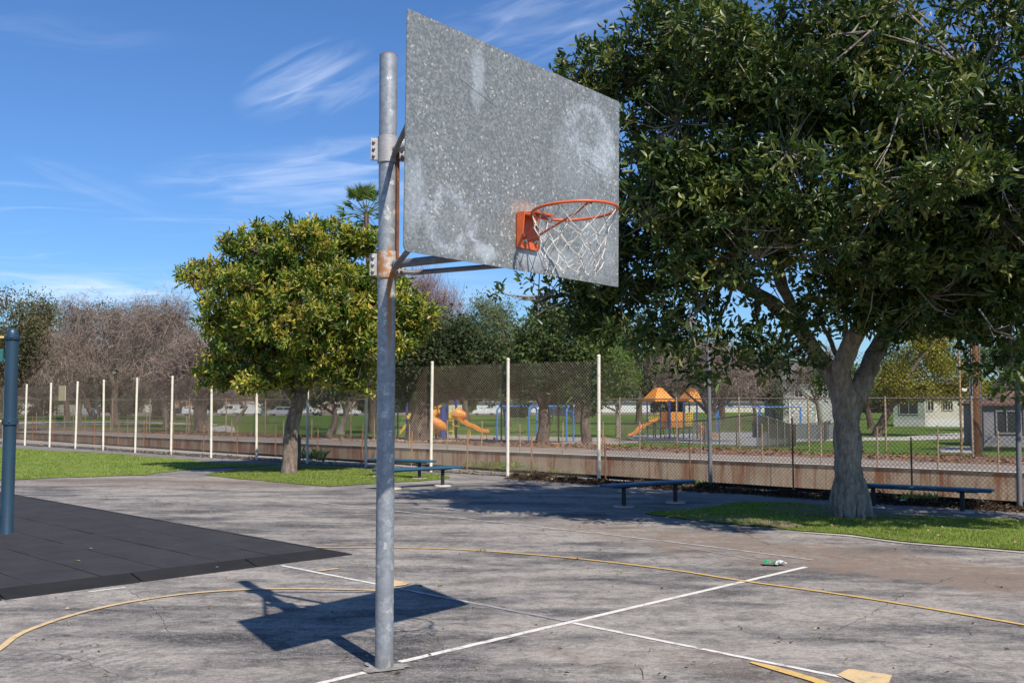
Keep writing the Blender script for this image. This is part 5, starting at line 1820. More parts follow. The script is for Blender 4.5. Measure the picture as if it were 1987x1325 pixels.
park_tree('broad olive tree far behind the bare trees on the left', 130, 815, [(110, 650, 70, 50), (190, 640, 60, 50), (60, 670, 50, 45), (240, 665, 50, 45)], pal=OLIVE + [(0.16, 0.125, 0.09)], tr=.4, n=700, per=18, L=.42, W=.2, spread=.6)
park_tree('olive tree far behind the tall ragged bare tree', 335, 815, [(330, 650, 50, 50), (280, 660, 50, 45), (370, 690, 40, 50)], pal=OLIVE + [(0.16, 0.125, 0.09)], tr=.4, n=460, per=18, L=.42, W=.2, spread=.6)
park_tree('grey green tree crown filling the gap below the backboard', 905, 818, [(890, 650, 55, 45), (960, 640, 50, 45), (840, 670, 40, 40)], pal=PALE + OLIVE, tr=.4, n=520, per=18, L=.38, W=.18, spread=.6)
park_tree('light green tall tree behind the slim dark trunk', 1120, 818, [(1120, 630, 50, 42), (1060, 640, 45, 40), (1180, 650, 45, 40)], pal=MIDG + PALE, tr=.4, n=560, per=18, L=.38, W=.18, spread=.6)
park_tree('olive tree far behind the grey bare tree', 1400, 818, [(1400, 690, 60, 40), (1480, 690, 50, 45), (1320, 690, 50, 40)], pal=OLIVE + DARK, tr=.4, n=460, per=16, L=.42, W=.2, spread=.6)
park_tree('dull green tree behind the yellowing tree', 1830, 815, [(1830, 680, 60, 50), (1900, 700, 50, 45), (1740, 690, 50, 45)], pal=OLIVE + DARK, tr=.4, n=460, per=16, L=.42, W=.2, spread=.6)

park_tree('low dark shrub hiding the far left cream house', 84, 808, [(84, 792, 26, 12)], pal=DARK, tr=.1, n=160, per=12, L=.5, W=.28, spread=.4, cat='shrub', name='shrub', group='shrubs along the far street')
park_tree('low olive shrub at the left edge by the pale house', 18, 808, [(18, 790, 30, 13)], pal=OLIVE, tr=.1, n=160, per=12, L=.5, W=.28, spread=.4, cat='shrub', name='shrub', group='shrubs along the far street')
park_tree('dark shrub beyond the walkers', 236, 808, [(236, 788, 26, 15)], pal=DARK, tr=.1, n=160, per=12, L=.5, W=.28, spread=.4, cat='shrub', name='shrub', group='shrubs along the far street')
park_tree('round shrub beside the arched porch house', 312, 808, [(312, 786, 14, 16)], pal=MIDG, tr=.1, n=120, per=12, L=.5, W=.28, spread=.4, cat='shrub', name='shrub', group='shrubs along the far street')
park_tree('dark shrub in front of the long white building behind the swings', 1010, 810, [(1010, 794, 20, 12)], pal=DARK, tr=.1, n=120, per=12, L=.5, W=.28, spread=.4, cat='shrub', name='shrub', group='shrubs along the far street')
park_tree('green shrub in front of the white building left of the orange roofs', 1150, 810, [(1150, 794, 16, 12)], pal=MIDG, tr=.1, n=120, per=12, L=.5, W=.28, spread=.4, cat='shrub', name='shrub', group='shrubs along the far street')

# far woods closing the horizon, one mass
rr = np.random.default_rng(77)
mbl = MB()
for k in range(46):
    px = -120 + k * 49 + rr.uniform(-14, 14)
    Y = rr.uniform(235, 300)
    top = rr.uniform(700, 745) if px < 1500 else rr.uniform(735, 760)
    if 760 < px < 1300: top = rr.uniform(655, 715)
    wid = rr.uniform(45, 75)
    p = P(px, (top + 800) / 2, Y)
    rx, rz = wid * Y / F, (800 - top) / 2 * Y / F
    n = 900
    d = unit(rr.normal(size=(n, 3)))
    C = np.array(p) + d * np.array([rx, rx * .7, rz * 1.05]) * (rr.random((n, 1)) ** .4) * (1 + .2 * np.sin(d[:, :1] * 7 + k))
    pal = np.array([DARK, MIDG, OLIVE, [(0.12, 0.095, 0.07), (0.15, 0.12, 0.09), (0.10, 0.08, 0.06)]][rr.integers(0, 4)])
    col = pal[rr.integers(0, 3, n)] * rr.uniform(.8, 1.2, (n, 1))
    leaves(mbl, C, unit(rr.normal(size=(n, 3))), unit(rr.normal(size=(n, 3)) + np.array([0, 0, .4])), rr.uniform(1.2, 2.4, n), rr.uniform(.8, 1.5, n), col)
tag(mbl.build('far_woods', M_LEAF_FAR), 'distant line of mixed trees closing the horizon behind the houses', 'woods', None, 'stuff')

# ---- palm behind the round tree
Yp = 80.0
pb = Vector((P(722, 800, Yp).x, Yp, terrain(0, Yp)))
ptp = P(711, 415, Yp)
palm = thing('fan_palm', 'tall fan palm with hanging dead fronds behind the round yellow green tree', 'tree', pb)
mb = MB(); mb.tube([Vector((0, 0, -.1)), Vector((.1, 0, 5)), ptp - pb - UP * .5, ptp - pb], [.34, .24, .2, .22], 10)
mb.build('trunk', M_BARK_FAR, palm)
mb = MB(); md = MB()
rr = np.random.default_rng(3)
c0 = ptp - pb
for k in range(64):
    dead = k >= 44
    az = rr.uniform(0, 2 * math.pi)
    el = rr.uniform(-.5, 1.35) if not dead else rr.uniform(-1.5, -1.1)
    d = Vector((math.cos(az) * math.cos(el), math.sin(az) * math.cos(el), math.sin(el)))
    st = c0 + (Vector((0, 0, 0)) if not dead else -UP * rr.uniform(0, .9))
    ln = rr.uniform(1.3, 1.9)
    hub = st + d * ln
    (md if dead else mb).tube([st, hub], [.03, .018], 4)
    side = d.cross(UP).normalized() if abs(d.z) < .99 else Vector((1, 0, 0))
    upv = side.cross(d)
    n = 22
    a = np.linspace(-1.5, 1.5, n)
    D = np.array([d * math.cos(x) + side * math.sin(x) for x in a])
    tipdrop = -0.35 if not dead else -.2
    D = unit(D + np.array([0, 0, tipdrop]) * np.abs(np.sin(a))[:, None] ** 2)
    N = np.tile(np.array(upv), (n, 1)) + rr.normal(size=(n, 3)) * .3
    col = (np.array([(0.16, 0.21, 0.06)]) if not dead else np.array([(0.26, 0.18, 0.10)])) * rr.uniform(.7, 1.3, (n, 1))
    leaves(md if dead else mb, np.tile(np.array(hub), (n, 1)), D, unit(N), rr.uniform(.7, 1.1, n), np.full(n, .09), col)
for q in (mb, md):
    pass
# stems carry leaf colour too
def fill_col(m, c):
    have = sum(k for _, k, _ in m.C)
    cov = [(b_, b_ + k) for b_, k, _ in m.C]
    pos = 0
    for a_, e_ in sorted(cov):
        if a_ > pos: m.C.append((pos, a_ - pos, np.array(c)))
        pos = e_
    if pos < m.nv: m.C.append((pos, m.nv - pos, np.array(c)))
fill_col(mb, (0.16, 0.19, 0.06)); fill_col(md, (0.24, 0.17, 0.10))
mb.build('fronds', M_LEAF_FAR, palm)['kind'] = 'stuff'
md.build('dead_fronds', M_TWIG, palm)['kind'] = 'stuff'
# ============================================================ playground
M_OR = simple('orange_play_plastic', (0.80, 0.31, 0.05), (0.72, 0.26, 0.04), 2, 0.45, 0, 0.5, fine=30, bumps=0.05)
M_YP = simple('yellow_play_plastic', (0.76, 0.48, 0.05), (0.70, 0.42, 0.045), 2, 0.45, 0, 0.5, fine=30, bumps=0.05)
M_PB = simple('royal_blue_paint', (0.03, 0.06, 0.30), (0.03, 0.05, 0.24), 2, 0.45, 0, 0.5, fine=30, bumps=0.05)
M_SB = simple('sky_blue_paint', (0.05, 0.22, 0.55), (0.045, 0.19, 0.48), 2, 0.45, 0, 0.5, fine=30, bumps=0.05)
M_DECK = simple('brown_deck', (0.10, 0.06, 0.05), (0.08, 0.05, 0.045), 4, 0.7)
M_REDP = simple('dull_red_plastic', (0.34, 0.09, 0.04), (0.28, 0.08, 0.04), 2, 0.5)

# --- tower set with two orange roofs
b0 = T(1304, 851)
Yt = b0.y; kp = Yt / F
tw = thing('play_tower_set', 'play tower set with two orange pyramid roofs, blue posts and orange slide', 'play equipment', b0)
def tl(px, py, dy=0.0):
    return P(px, py, Yt + dy) - b0
def hz(py):
    return tl(1304, py).z
# posts: px, dy, top py
for (px, dy, top, rr_) in ((1256.5, .0, 776, .05), (1282, .75, 776, .05), (1299.5, -.75, 776, .07), (1272, 1.4, 776, .05), (1316, .8, 776, .05), (1326.5, -.65, 776, .055), (1353, .0, 776, .06), (1338, 1.35, 776, .05)):
    p = tl(px, 851, dy); zt = tl(px, top, dy).z
    mb = MB(); mb.lathe((p.x, p.y, -.05), [(rr_, 0), (rr_, zt + .05)], 12)
    mb.build('post', M_PB, tw)
for (l, r, ap, cx_, dyc) in ((1247, 1308, 752, 1277.5, .35), (1316, 1367, 752, 1343, .35)):
    z0, z1 = hz(776), hz(ap)
    xl, xr = tl(l, 776, dyc).x, tl(r, 776, dyc).x
    hw = (xr - xl) / 2; cxx = (xl + xr) / 2; cyy = dyc
    mb = MB()
    rot = Matrix.Rotation(0.45, 3, 'Z')
    s = hw / (math.cos(.45) + math.sin(.45)) * 1.0
    prof = [(1.0, -.10), (1.0, .0), (.90, .10), (.28, z1 - z0 - .05), (.14, z1 - z0)]
    V = []
    for f_, z in prof:
        for (i, j) in ((-1, -1), (1, -1), (1, 1), (-1, 1)):
            q = rot @ Vector((i * s * f_, j * s * f_, 0))
            V.append((cxx + q.x, cyy + q.y, z0 + z))
    fs = [[k * 4 + q, k * 4 + (q + 1) % 4, k * 4 + 4 + (q + 1) % 4, k * 4 + 4 + q] for k in range(4) for q in range(4)] + [[3, 2, 1, 0], [16, 17, 18, 19]]
    mb.add(V, fs); mb.build('roof', M_OR, tw)
def panel(px0, px1, py0, py1, dy0, dy1, mat, name, th=.04, parent=None):
    a, c = tl(px0, py1, dy0), tl(px1, py1, dy1)
    z0, z1 = hz(py1), hz(py0)
    d = (c - a); d.z = 0
    mb = MB(); mb.bbox_bevel(((a.x + c.x) / 2, (a.y + c.y) / 2, (z0 + z1) / 2), (d.length, th, z1 - z0), math.atan2(d.y, d.x), .012)
    return mb.build(name, mat, parent or tw)
panel(1283, 1298, 799, 829, -.2, -.72, M_OR, 'solid_panel')
panel(1302, 1325, 799, 829, -.74, -.66, M_OR, 'solid_panel')
for px in (1260, 1264, 1268, 1272, 1276):
    p0, p1 = tl(px, 819, .1), tl(px, 800, .1)
    mb = MB(); mb.tube([Vector((p0.x, .15, hz(821))), Vector((p0.x, .15, hz(800)))], .018, 6); mb.build('railing_bar', M_YP, tw)
for py in (800, 810, 820):
    mb = MB(); mb.tube([Vector((tl(1257, 800).x, .15, hz(py))), Vector((tl(1280, 800).x, .15, hz(py)))], .02, 6); mb.build('railing_bar', M_YP, tw)
pn = panel(1329, 1344, 800, 826, -.5, 0, M_YP, 'game_panel')
for i in range(4):
    for j in range(5):
        q = MB(); q.box((tl(1331.5 + i * 3.4, 800, -.5 + i * .13).x, -.50 + i * .13 - .03, hz(802.5 + j * 5)), (.06, .03, .08), .4); q.build('dark_peg', M_DECK, pn)
for (l, r) in ((1257, 1299), (1302, 1352)):
    mb = MB(); mb.box(((tl(l, 830).x + tl(r, 830).x) / 2, .3, hz(830)), (abs(tl(r, 830).x - tl(l, 830).x), 1.2, .06)); mb.build('deck', M_DECK, tw)
# slide
def trough(name, pts, w, h, mat, parent, local=Vector((0, 0, 0))):
    """U-shaped slide following pts"""
    sp = smooth_curve([Vector(p) for p in pts], 5)
    n = len(sp); V = []
    for i, p in enumerate(sp):
        d = (sp[min(i + 1, n - 1)] - sp[max(i - 1, 0)]).normalized()
        s = d.cross(UP)
        s = s.normalized() if s.length > 1e-4 else Vector((1, 0, 0))
        u = s.cross(d)
        for (a, c) in ((-w / 2 - .03, h), (-w / 2, h), (-w / 2 + .03, .04), (0, .0), (w / 2 - .03, .04), (w / 2, h), (w / 2 + .03, h), (w / 2 + .02, 0), (0, -.05), (-w / 2 - .02, 0)):
            V.append(p + s * a + u * c - local)
    m = 10
    fs = [[i * m + k, i * m + (k + 1) % m, (i + 1) * m + (k + 1) % m, (i + 1) * m + k] for i in range(n - 1) for k in range(m)] + [list(range(m)), list(range((n - 1) * m, n * m))[::-1]]
    mb = MB(); mb.add(V, fs)
    return mb.build(name, mat, parent)
trough('slide', [tl(1280, 812, .3), tl(1266, 819, .2), tl(1250, 827, 0), tl(1238, 838, -.3), tl(1228, 845, -.4), tl(1222, 846, -.5)], .42, .16, M_OR, tw)
trough('slide', [tl(1352, 822, .4), tl(1362, 832, .2), tl(1374, 842, 0), tl(1388, 846, 0), tl(1394, 846, 0)], .42, .16, M_OR, tw)
panel(1357, 1372, 829, 846, -.3, -.2, M_REDP, 'red_panel')
mb = MB(); mb.tube([tl(1268, 850, .5), tl(1268, 776, .5)], .035, 8); mb.build('climbing_pole', M_DECK, tw)
for px in (1290, 1310):
    mb = MB(); mb.tube([tl(px, 851, .4), tl(px - 4, 832, .4)], .03, 8); mb.build('brace', M_DECK, tw)

# --- spiral slide set left
b1 = T(858, 850)
Ys = b1.y
ss = thing('spiral_slide_set', 'play structure with orange spiral tube slide, yellow ladder and long wavy orange slide', 'play equipment', b1)
sl = lambda px, py, dy=0.0: P(px, py, Ys + dy) - b1
for (px, top, dy, rr_, mt) in ((789, 782, .4, .055, M_PB), (858.5, 789, -.3, .13, M_PB), (885, 764, .2, .06, M_PB), (846, 778, .5, .06, M_PB), (822, 786, .8, .05, M_PB), (866, 782, 1.0, .05, M_PB)):
    p = sl(px, 850, dy); zt = sl(px, top, dy).z
    mb = MB(); mb.lathe((p.x, p.y, -.05), [(rr_, 0), (rr_, zt + .05)], 12); q = mb.build('post', mt, ss)
for (px, py, dy) in ((847, 756, .5), (883.5, 759, .2)):
    c = sl(px, py, dy)
    mb = MB(); mb.lathe(c - UP * .10, [(.02, 0), (.08, .03), (.11, .10), (.08, .17), (.02, .20)], 10); mb.build('ball_finial', M_OR, ss)
    mb = MB(); mb.tube([c - UP * .1, c - UP * .75], .03, 6); mb.build('finial_stem', M_PB, ss)
# spiral chute
cc = sl(846, 850, -.1)
pts = []
for k in range(26):
    f = k / 25
    a = 1.2 + f * 6.6
    pts.append(Vector((cc.x + math.cos(a) * .34, cc.y + math.sin(a) * .34, sl(846, 806).z * (1 - f) + .26)))
mb = MB(); mb.tube(pts, [.26] * 22 + [.25, .25, .26, .28], 14, cap=False); mb.build('spiral_tube', M_OR, ss)
V = []
# hood of the spiral: a flared half cone
trough('wavy_slide', [sl(885, 806, -.1), sl(893, 815, -.2), sl(905, 824, -.3), sl(918, 829, -.35), sl(930, 836, -.4), sl(942, 838, -.4), sl(949, 838, -.4)], .40, .15, M_OR, ss)
mb = MB(); mb.lathe(sl(893, 804, -.15), [(.34, -.22), (.32, -.05), (.22, .16), (.12, .30), (.04, .32)], 12, axis=(1, -.3, -.15)); mb.build('slide_funnel', M_OR, ss)
for px in (912, 932, 944):
    p = sl(px, 850, -.4)
    mb = MB(); mb.tube([Vector((p.x, p.y, 0)), Vector((p.x, p.y, sl(px, 838 if px > 920 else 829, -.4).z))], .025, 6); mb.build('slide_leg', M_YP, ss)
# yellow ladder pole with loops
p = sl(879, 850, -.3)
mb = MB(); mb.tube([p, sl(879, 790, -.3)], .035, 8); lad = mb.build('ladder_pole', M_YP, ss)
for k, py in enumerate((806, 816, 826, 836)):
    z = sl(879, py, -.3).z
    mb = MB(); mb.tube([Vector((p.x, p.y, z)) + Vector((math.cos(a) * .16 - .02 * 0, math.sin(a) * .16, 0)) + Vector((.16 * (-1) ** k, 0, 0)) for a in np.linspace(0, 2 * math.pi, 13)[:-1]], .02, 6, closed=True)
    mb.build('ladder_loop', M_YP, lad)
for (a0, a1, y0, y1, dy) in ((814, 823, 800, 826, .2), (850, 857, 786, 812, .3), (789, 797, 803, 812, .1), (868, 876, 800, 812, .2)):
    A, Cc = sl(a0, y1, dy), sl(a1, y1, dy)
    mb = MB(); mb.bbox_bevel(((A.x + Cc.x) / 2, A.y, (sl(a0, y0, dy).z + A.z) / 2), (Cc.x - A.x, .04, sl(a0, y0, dy).z - A.z), .1, .012)
    mb.build('side_panel', M_YP, ss)
for k in range(3):
    mb = MB(); mb.tube([sl(788, 822 + k * 3, .1), sl(776, 836 + k * 3, 0)], .02, 6); mb.build('handrail', M_YP, ss)
for (l, r, py) in ((790, 846, 826), (846, 884, 818)):
    A, Cc = sl(l, py, .4), sl(r, py, .4)
    mb = MB(); mb.box(((A.x + Cc.x) / 2, A.y, A.z), (Cc.x - A.x, .9, .06)); mb.build('deck', M_DECK, ss)

# --- swings
def swing_set(label, beam0, beam1, py_base, py_top, arches, mat, seats, adir=(0.30, 0.95), half=0.75):
    bb = T((beam0 + beam1) / 2, py_base)
    o = thing('swing_set', label, 'swing set', bb, 0, 'blue arched swing sets in the park')
    Y = bb.y
    H = P((beam0 + beam1) / 2, py_top, Y).z - bb.z
    x0, x1 = P(beam0, py_top, Y).x - bb.x, P(beam1, py_top, Y).x - bb.x
    mb = MB(); mb.tube([(x0, 0, H), (x1, 0, H)], .045, 10); mb.build('beam', mat, o)
    d = Vector((adir[0], adir[1], 0)).normalized()
    for px in arches:
        x = P(px, py_top, Y).x - bb.x
        pts = []
        for s, z in ((-1, -.05), (-1, H * .45), (-.98, H * .75)):
            pts.append(Vector((x, 0, z)) + d * s * half)
        for a in np.linspace(math.pi * .92, math.pi * .08, 7):
            pts.append(Vector((x, 0, H - .35 * .8 + math.sin(a) * .35 * .8)) + d * math.cos(a) * half)
        for s, z in ((.98, H * .75), (1, H * .45), (1, -.05)):
            pts.append(Vector((x, 0, z)) + d * s * half)
        mb = MB(); mb.tube(pts, .05, 10); mb.build('arch', mat, o)
    for px in seats:
        x = P(px, py_top, Y).x - bb.x
        for s in (-.22, .22):
            mb = MB(); mb.tube([(x + s, 0, H - .04), (x + s, 0, .48)], .008, 4); mb.build('chain', M_WIRE2, o)
        mb = MB()
        mb.tube([(x - .23, 0, .50), (x - .12, 0, .44), (x, 0, .42), (x + .12, 0, .44), (x + .23, 0, .50)], .03, 6); mb.build('seat', M_LEG, o)
    return o
swing_set('sky blue arched swing frame between the olive tree and the spiral slide', 968, 1110, 855, 788, (973, 1034, 1106), M_SB, (995, 1012, 1066, 1084))
swing_set('sky blue arched swing frame right of the orange roofed tower', 1392, 1554, 841, 789.5, (1392, 1474, 1553), M_SB, (1415, 1438, 1500, 1525))
# spring toy, bins, tables
tb = T(1533, 847)
o = thing('spring_rider', 'small orange spring rider in the play area', 'spring rider', tb)
mb = MB(); mb.tube([Vector((math.cos(a) * .08, math.sin(a) * .08, .02 + a * .012)) for a in np.linspace(0, 25, 60)], .012, 4); mb.build('spring', M_LEG, o)
mb = MB()
mb.add([(-.16, -.08, .34), (.16, -.08, .30), (.20, -.08, .62), (.02, -.08, .56), (-.06, -.08, .78), (-.18, -.08, .74)] + [(-.16, .08, .34), (.16, .08, .30), (.20, .08, .62), (.02, .08, .56), (-.06, .08, .78), (-.18, .08, .74)],
       [[0, 1, 2, 3, 4, 5], [11, 10, 9, 8, 7, 6]] + [[i, i + 6, (i + 1) % 6 + 6, (i + 1) % 6] for i in range(6)])
mb.build('seat', M_OR, o)
for (px, py, w, h, lab, mt) in ((1469, 849, .32, 1.05, 'dark green litter bin beside the inner playground fence', simple('dark_green_bin', (0.03, 0.055, 0.045), (0.025, 0.045, 0.04), 3)), ):
    p = T(px, py)
    o = thing('litter_bin', lab, 'litter bin', p)
    mb = MB(); mb.lathe((0, 0, 0), [(w * .85, 0), (w, .05), (w, h * .85)], 14); mb.build('bin_body', mt, o)
    mb = MB(); mb.lathe((0, 0, h * .85), [(w * 1.05, 0), (w * 1.05, .05), (w * .8, .14), (.05, .2)], 14); mb.build('lid', mt, o)
# screened low fence section
sa, sb = T(1492, 851), T(1620, 853)
o = thing('screened_fence', 'low fence section covered with pale grey green windscreen cloth', 'fence', sa)
M_SCR = simple('windscreen_cloth', (0.25, 0.28, 0.27), (0.20, 0.23, 0.23), 1.2, 0.8, fine=30)
L = (sb - sa).length; k = 5
for i in range(k + 1):
    p = (sb - sa) * (i / k)
    mb = MB(); mb.lathe(p, [(.03, -.05), (.03, 1.08), (.01, 1.1)], 8); mb.build('post', M_WIRE2, o)
for i in range(k):
    a, c = (sb - sa) * (i / k), (sb - sa) * ((i + 1) / k)
    mb = MB(); mb.bbox_bevel(((a.x + c.x) / 2, (a.y + c.y) / 2 - .04, (a.z + c.z) / 2 + .52), ((c - a).length - .03, .012, .92), math.atan2((c - a).y, (c - a).x), .003); mb.build('screen_panel', M_SCR, o)

# ============================================================ poles
M_WOODPOLE = bark('utility_pole_wood', (0.15, 0.075, 0.035), (0.24, 0.12, 0.055), (0.32, 0.18, 0.09), 5, 0.3)
up_ = T(1896, 885)
o = thing('utility_pole', 'thick brown wooden utility pole beside the grey shed', 'utility pole', up_)
mb = MB(); mb.lathe((0, 0, 0), [(.145, -.1), (.135, 3), (.12, 8.4), (.05, 8.42)], 14); mb.build('pole', M_WOODPOLE, o)
mb = MB(); mb.tube([(-.13, -.08, 0), (-.13, -.08, 6)], .022, 8); mb.build('conduit', M_GREYPOST, o)
mb = MB(); mb.tube([(.10, -.11, 0), (.10, -.11, 4.5)], .02, 8); mb.build('conduit', M_GREYPOST, o)
for (px, py, rr_, h, mt, lab) in ((1866, 879, .055, 5.6, simple('ochre_pole_paint', (0.34, 0.22, 0.11), (0.24, 0.12, 0.06), 3, 0.7), 'slim ochre and rust coloured pole left of the wooden utility pole'),
                                  (1885, 872, .045, 6.2, M_GREYPOST, 'slim grey metal pole just left of the wooden utility pole')):
    p = T(px, py)
    o = thing('metal_pole', lab, 'pole', p)
    mb = MB(); mb.lathe((0, 0, 0), [(rr_, -.1), (rr_ * .9, h), (.01, h + .05)], 12); mb.build('pole', mt, o)
    if px == 1866:
        mb = MB(); mb.bbox_bevel((.18, 0, 3.05), (.26, .2, .14), None, .02); mb.build('camera_box', M_CREAM, o)
# grey bollard behind the round tree
p = G(576, 913)
o = thing('bollard', 'dark grey round bollard with black cap behind the round tree trunk', 'bollard', p)
mb = MB(); mb.lathe((0, 0, 0), [(.095, 0), (.095, .82)], 18); mb.build('shaft', simple('dark_grey_paint', (0.10, 0.095, 0.095), (0.08, 0.075, 0.075), 4), o)
mb = MB(); mb.lathe((0, 0, .82), [(.075, 0), (.07, .03), (.04, .05), (.01, .055)], 18); mb.build('cap', M_LEG, o)

# ============================================================ buildings
M_WALLW = simple('cream_wall', (0.66, 0.60, 0.48), (0.60, 0.55, 0.44), 1.0, 0.9, fine=20, bumps=0.1)
M_WALLG = simple('pale_green_wall', (0.30, 0.35, 0.27), (0.26, 0.31, 0.24), 1.0, 0.9, fine=20, bumps=0.1)
M_BEIGE = simple('grey_beige_wall', (0.44, 0.44, 0.40), (0.37, 0.37, 0.34), 0.7, 0.9, fine=12, bumps=0.1)
M_ROOFG = simple('grey_shingle_roof', (0.20, 0.195, 0.19), (0.15, 0.145, 0.14), 2.0, 0.9, fine=14, bumps=0.3)
M_ROOFR = simple('red_tile_roof', (0.42, 0.13, 0.065), (0.33, 0.10, 0.055), 1.5, 0.85, fine=9, bumps=0.3)
M_ROOFB = simple('brown_roof', (0.16, 0.09, 0.07), (0.12, 0.07, 0.055), 2, 0.9)
M_HOUSE = simple('orange_beige_stucco', (0.62, 0.40, 0.24), (0.56, 0.36, 0.22), 1, 0.9)
M_HOUSE2 = simple('pink_beige_stucco', (0.60, 0.44, 0.34), (0.55, 0.40, 0.31), 1, 0.9)
M_WHITEP = simple('white_trim', (0.72, 0.70, 0.66), (0.66, 0.64, 0.60), 1, 0.7)
M_GLASS = simple('dark_window_glass', (0.030, 0.034, 0.040), (0.022, 0.025, 0.03), 1, 0.12, 0, 0.6, bumps=0)
M_SHEDW = simple('grey_shed_wall', (0.26, 0.25, 0.26), (0.22, 0.21, 0.22), 1.2, 0.9, fine=12)


def house(name, label, p0, p1, depth, h, wall, roof, roofh, wins=(), doors=(), over=.35, cat='building', gable=False, sink=.1, group=None, base_band=None, frame_mat=None):
    """p0,p1 ground points of the front wall, left and right; depth behind it"""
    p0, p1 = Vector(p0), Vector(p1)
    z = min(p0.z, p1.z)
    p0.z = p1.z = z
    mid = (p0 + p1) / 2
    d = (p1 - p0); W = d.length; rz = math.atan2(d.y, d.x)
    o = thing(name, label, cat, mid, rz, group)
    mb = MB(); mb.box((0, depth / 2, h / 2 - sink / 2), (W, depth, h + sink)); mb.build('wall', wall, o)
    mb = MB()
    a, c = W / 2 + over, depth + over
    if gable:
        V = [(-a, -over, h), (a, -over, h), (a, c, h), (-a, c, h), (-a, depth / 2, h + roofh), (a, depth / 2, h + roofh)]
        fs = [[0, 1, 5, 4], [3, 4, 5, 2], [0, 4, 3], [1, 2, 5], [0, 3, 2, 1]]
    else:
        q = min(depth / 2, W / 2 - .1)
        V = [(-a, -over, h), (a, -over, h), (a, c, h), (-a, c, h), (-W / 2 + q, depth / 2, h + roofh), (W / 2 - q, depth / 2, h + roofh)]
        fs = [[0, 1, 5, 4], [3, 4, 5, 2], [0, 4, 3], [1, 2, 5], [0, 3, 2, 1]]
    V = [(x, y, zz_ + .12) for x, y, zz_ in V] + [(-a, -over, h + .003), (a, -over, h + .003), (a, c, h + .003), (-a, c, h + .003)]
    fs = [f if f != [0, 3, 2, 1] else [6, 9, 8, 7] for f in fs] + [[6, 7, 1, 0], [7, 8, 2, 1], [8, 9, 3, 2], [9, 6, 0, 3]]
    mb.add(V, fs); mb.build('roof', roof, o)
    for (u, zc_, w, hh, *st) in wins:
        x = (u - .5) * W
        mb = MB()
        for (bx_, bz, bw_, bh_) in ((0, hh / 2 + .04, w + .16, .08), (0, -hh / 2 - .04, w + .16, .08), (-w / 2 - .04, 0, .08, hh), (w / 2 + .04, 0, .08, hh), (0, 0, .05, hh)):
            mb.box((x + bx_, -.03, zc_ + bz), (bw_, .10, bh_))
        f_ = mb.build('window', frame_mat or M_WHITEP, o)
        for s in (-1, 1):
            mb = MB(); mb.box((x + s * (w / 4 + .006), -.006, zc_), (w / 2 - .04, .02, hh)); mb.build('pane', M_GLASS, f_)
    for (u, w, hh, mt) in doors:
        x = (u - .5) * W
        mb = MB(); mb.bbox_bevel((x, -.03, hh / 2), (w, .08, hh), None, .01); dd = mb.build('door', mt, o)
    if base_band:
        mb = MB(); mb.box((0, -.05, base_band[0] / 2), (W, .08, base_band[0])); mb.build('base_band', base_band[1], o)
    return o


# single-storey pale building right: green part and cream part (two wings butted)
wbL, wbM, wbR = T(1734, 827), T(1795, 827.5), T(1912, 828)
house('park_building', 'pale green low building wing with a dark opening behind the yellowing tree', wbL, wbM - Vector((.02, 0, 0)), 7, 3.0, M_WALLG, M_ROOFG, 1.1,
      wins=((.50, 1.9, 1.7, 1.25),), base_band=(.72, M_BEIGE), frame_mat=M_WALLG)
house('park_building', 'sunlit cream low building wing behind the ochre pole', wbM, wbR, 7, 3.05, M_WALLW, M_ROOFG, 1.1,
      wins=((.10, 2.1, .55, .9), (.34, 2.1, .42, .8), (.43, 2.1, .42, .8), (.72, 2.1, .9, 1.0)), base_band=(.72, M_WHITEP), frame_mat=M_WALLW)
# beige hall with a taller gable
hbL, hbR = T(1520, 820), T(1622, 820)
house('park_hall', 'tall grey beige hall with a steep grey roof behind the blue swings', hbL, hbR, 9, 5.1, M_BEIGE, M_ROOFG, 2.2, gable=False, wins=((.30, 3.4, .9, .7),), doors=((.62, 1.6, 2.2, M_WALLG),))
q0 = P(1520, 820, hbL.y - 1.2)
o = thing('lattice_wall', 'pierced pale block screen wall in front of the tall hall', 'wall', T(1556, 823))
for i in range(4):
    for j in range(5):
        mb = MB(); mb.bbox_bevel(((i - 1.5) * .62 + (.3 if j % 2 else 0), 0, 1.0 + j * .34), (.40, .2, .17), None, .02); mb.build('block', M_WHITEP, o)
for s in (-1.35, 1.6):
    mb = MB(); mb.box((s, 0, 1.2), (.18, .24, 2.6)); mb.build('pier', M_WHITEP, o)
mb = MB(); mb.box((.12, 0, .42), (2.76, .22, .84)); mb.build('plinth', M_BEIGE, o)
# grey shed at the right edge
sL = T(1910, 866); sR = sL + Vector((6.2, -1.0, 0))
house('shed', 'grey shed with dark windows at the right edge beside the utility pole', sL, sR, 4, 2.25, M_SHEDW, M_ROOFB, .75, wins=((.19, 1.35, 1.0, 1.15), (.42, 1.35, 1.0, 1.15), (.68, 1.35, 1.0, 1.15)), over=.25, frame_mat=M_SHEDW)

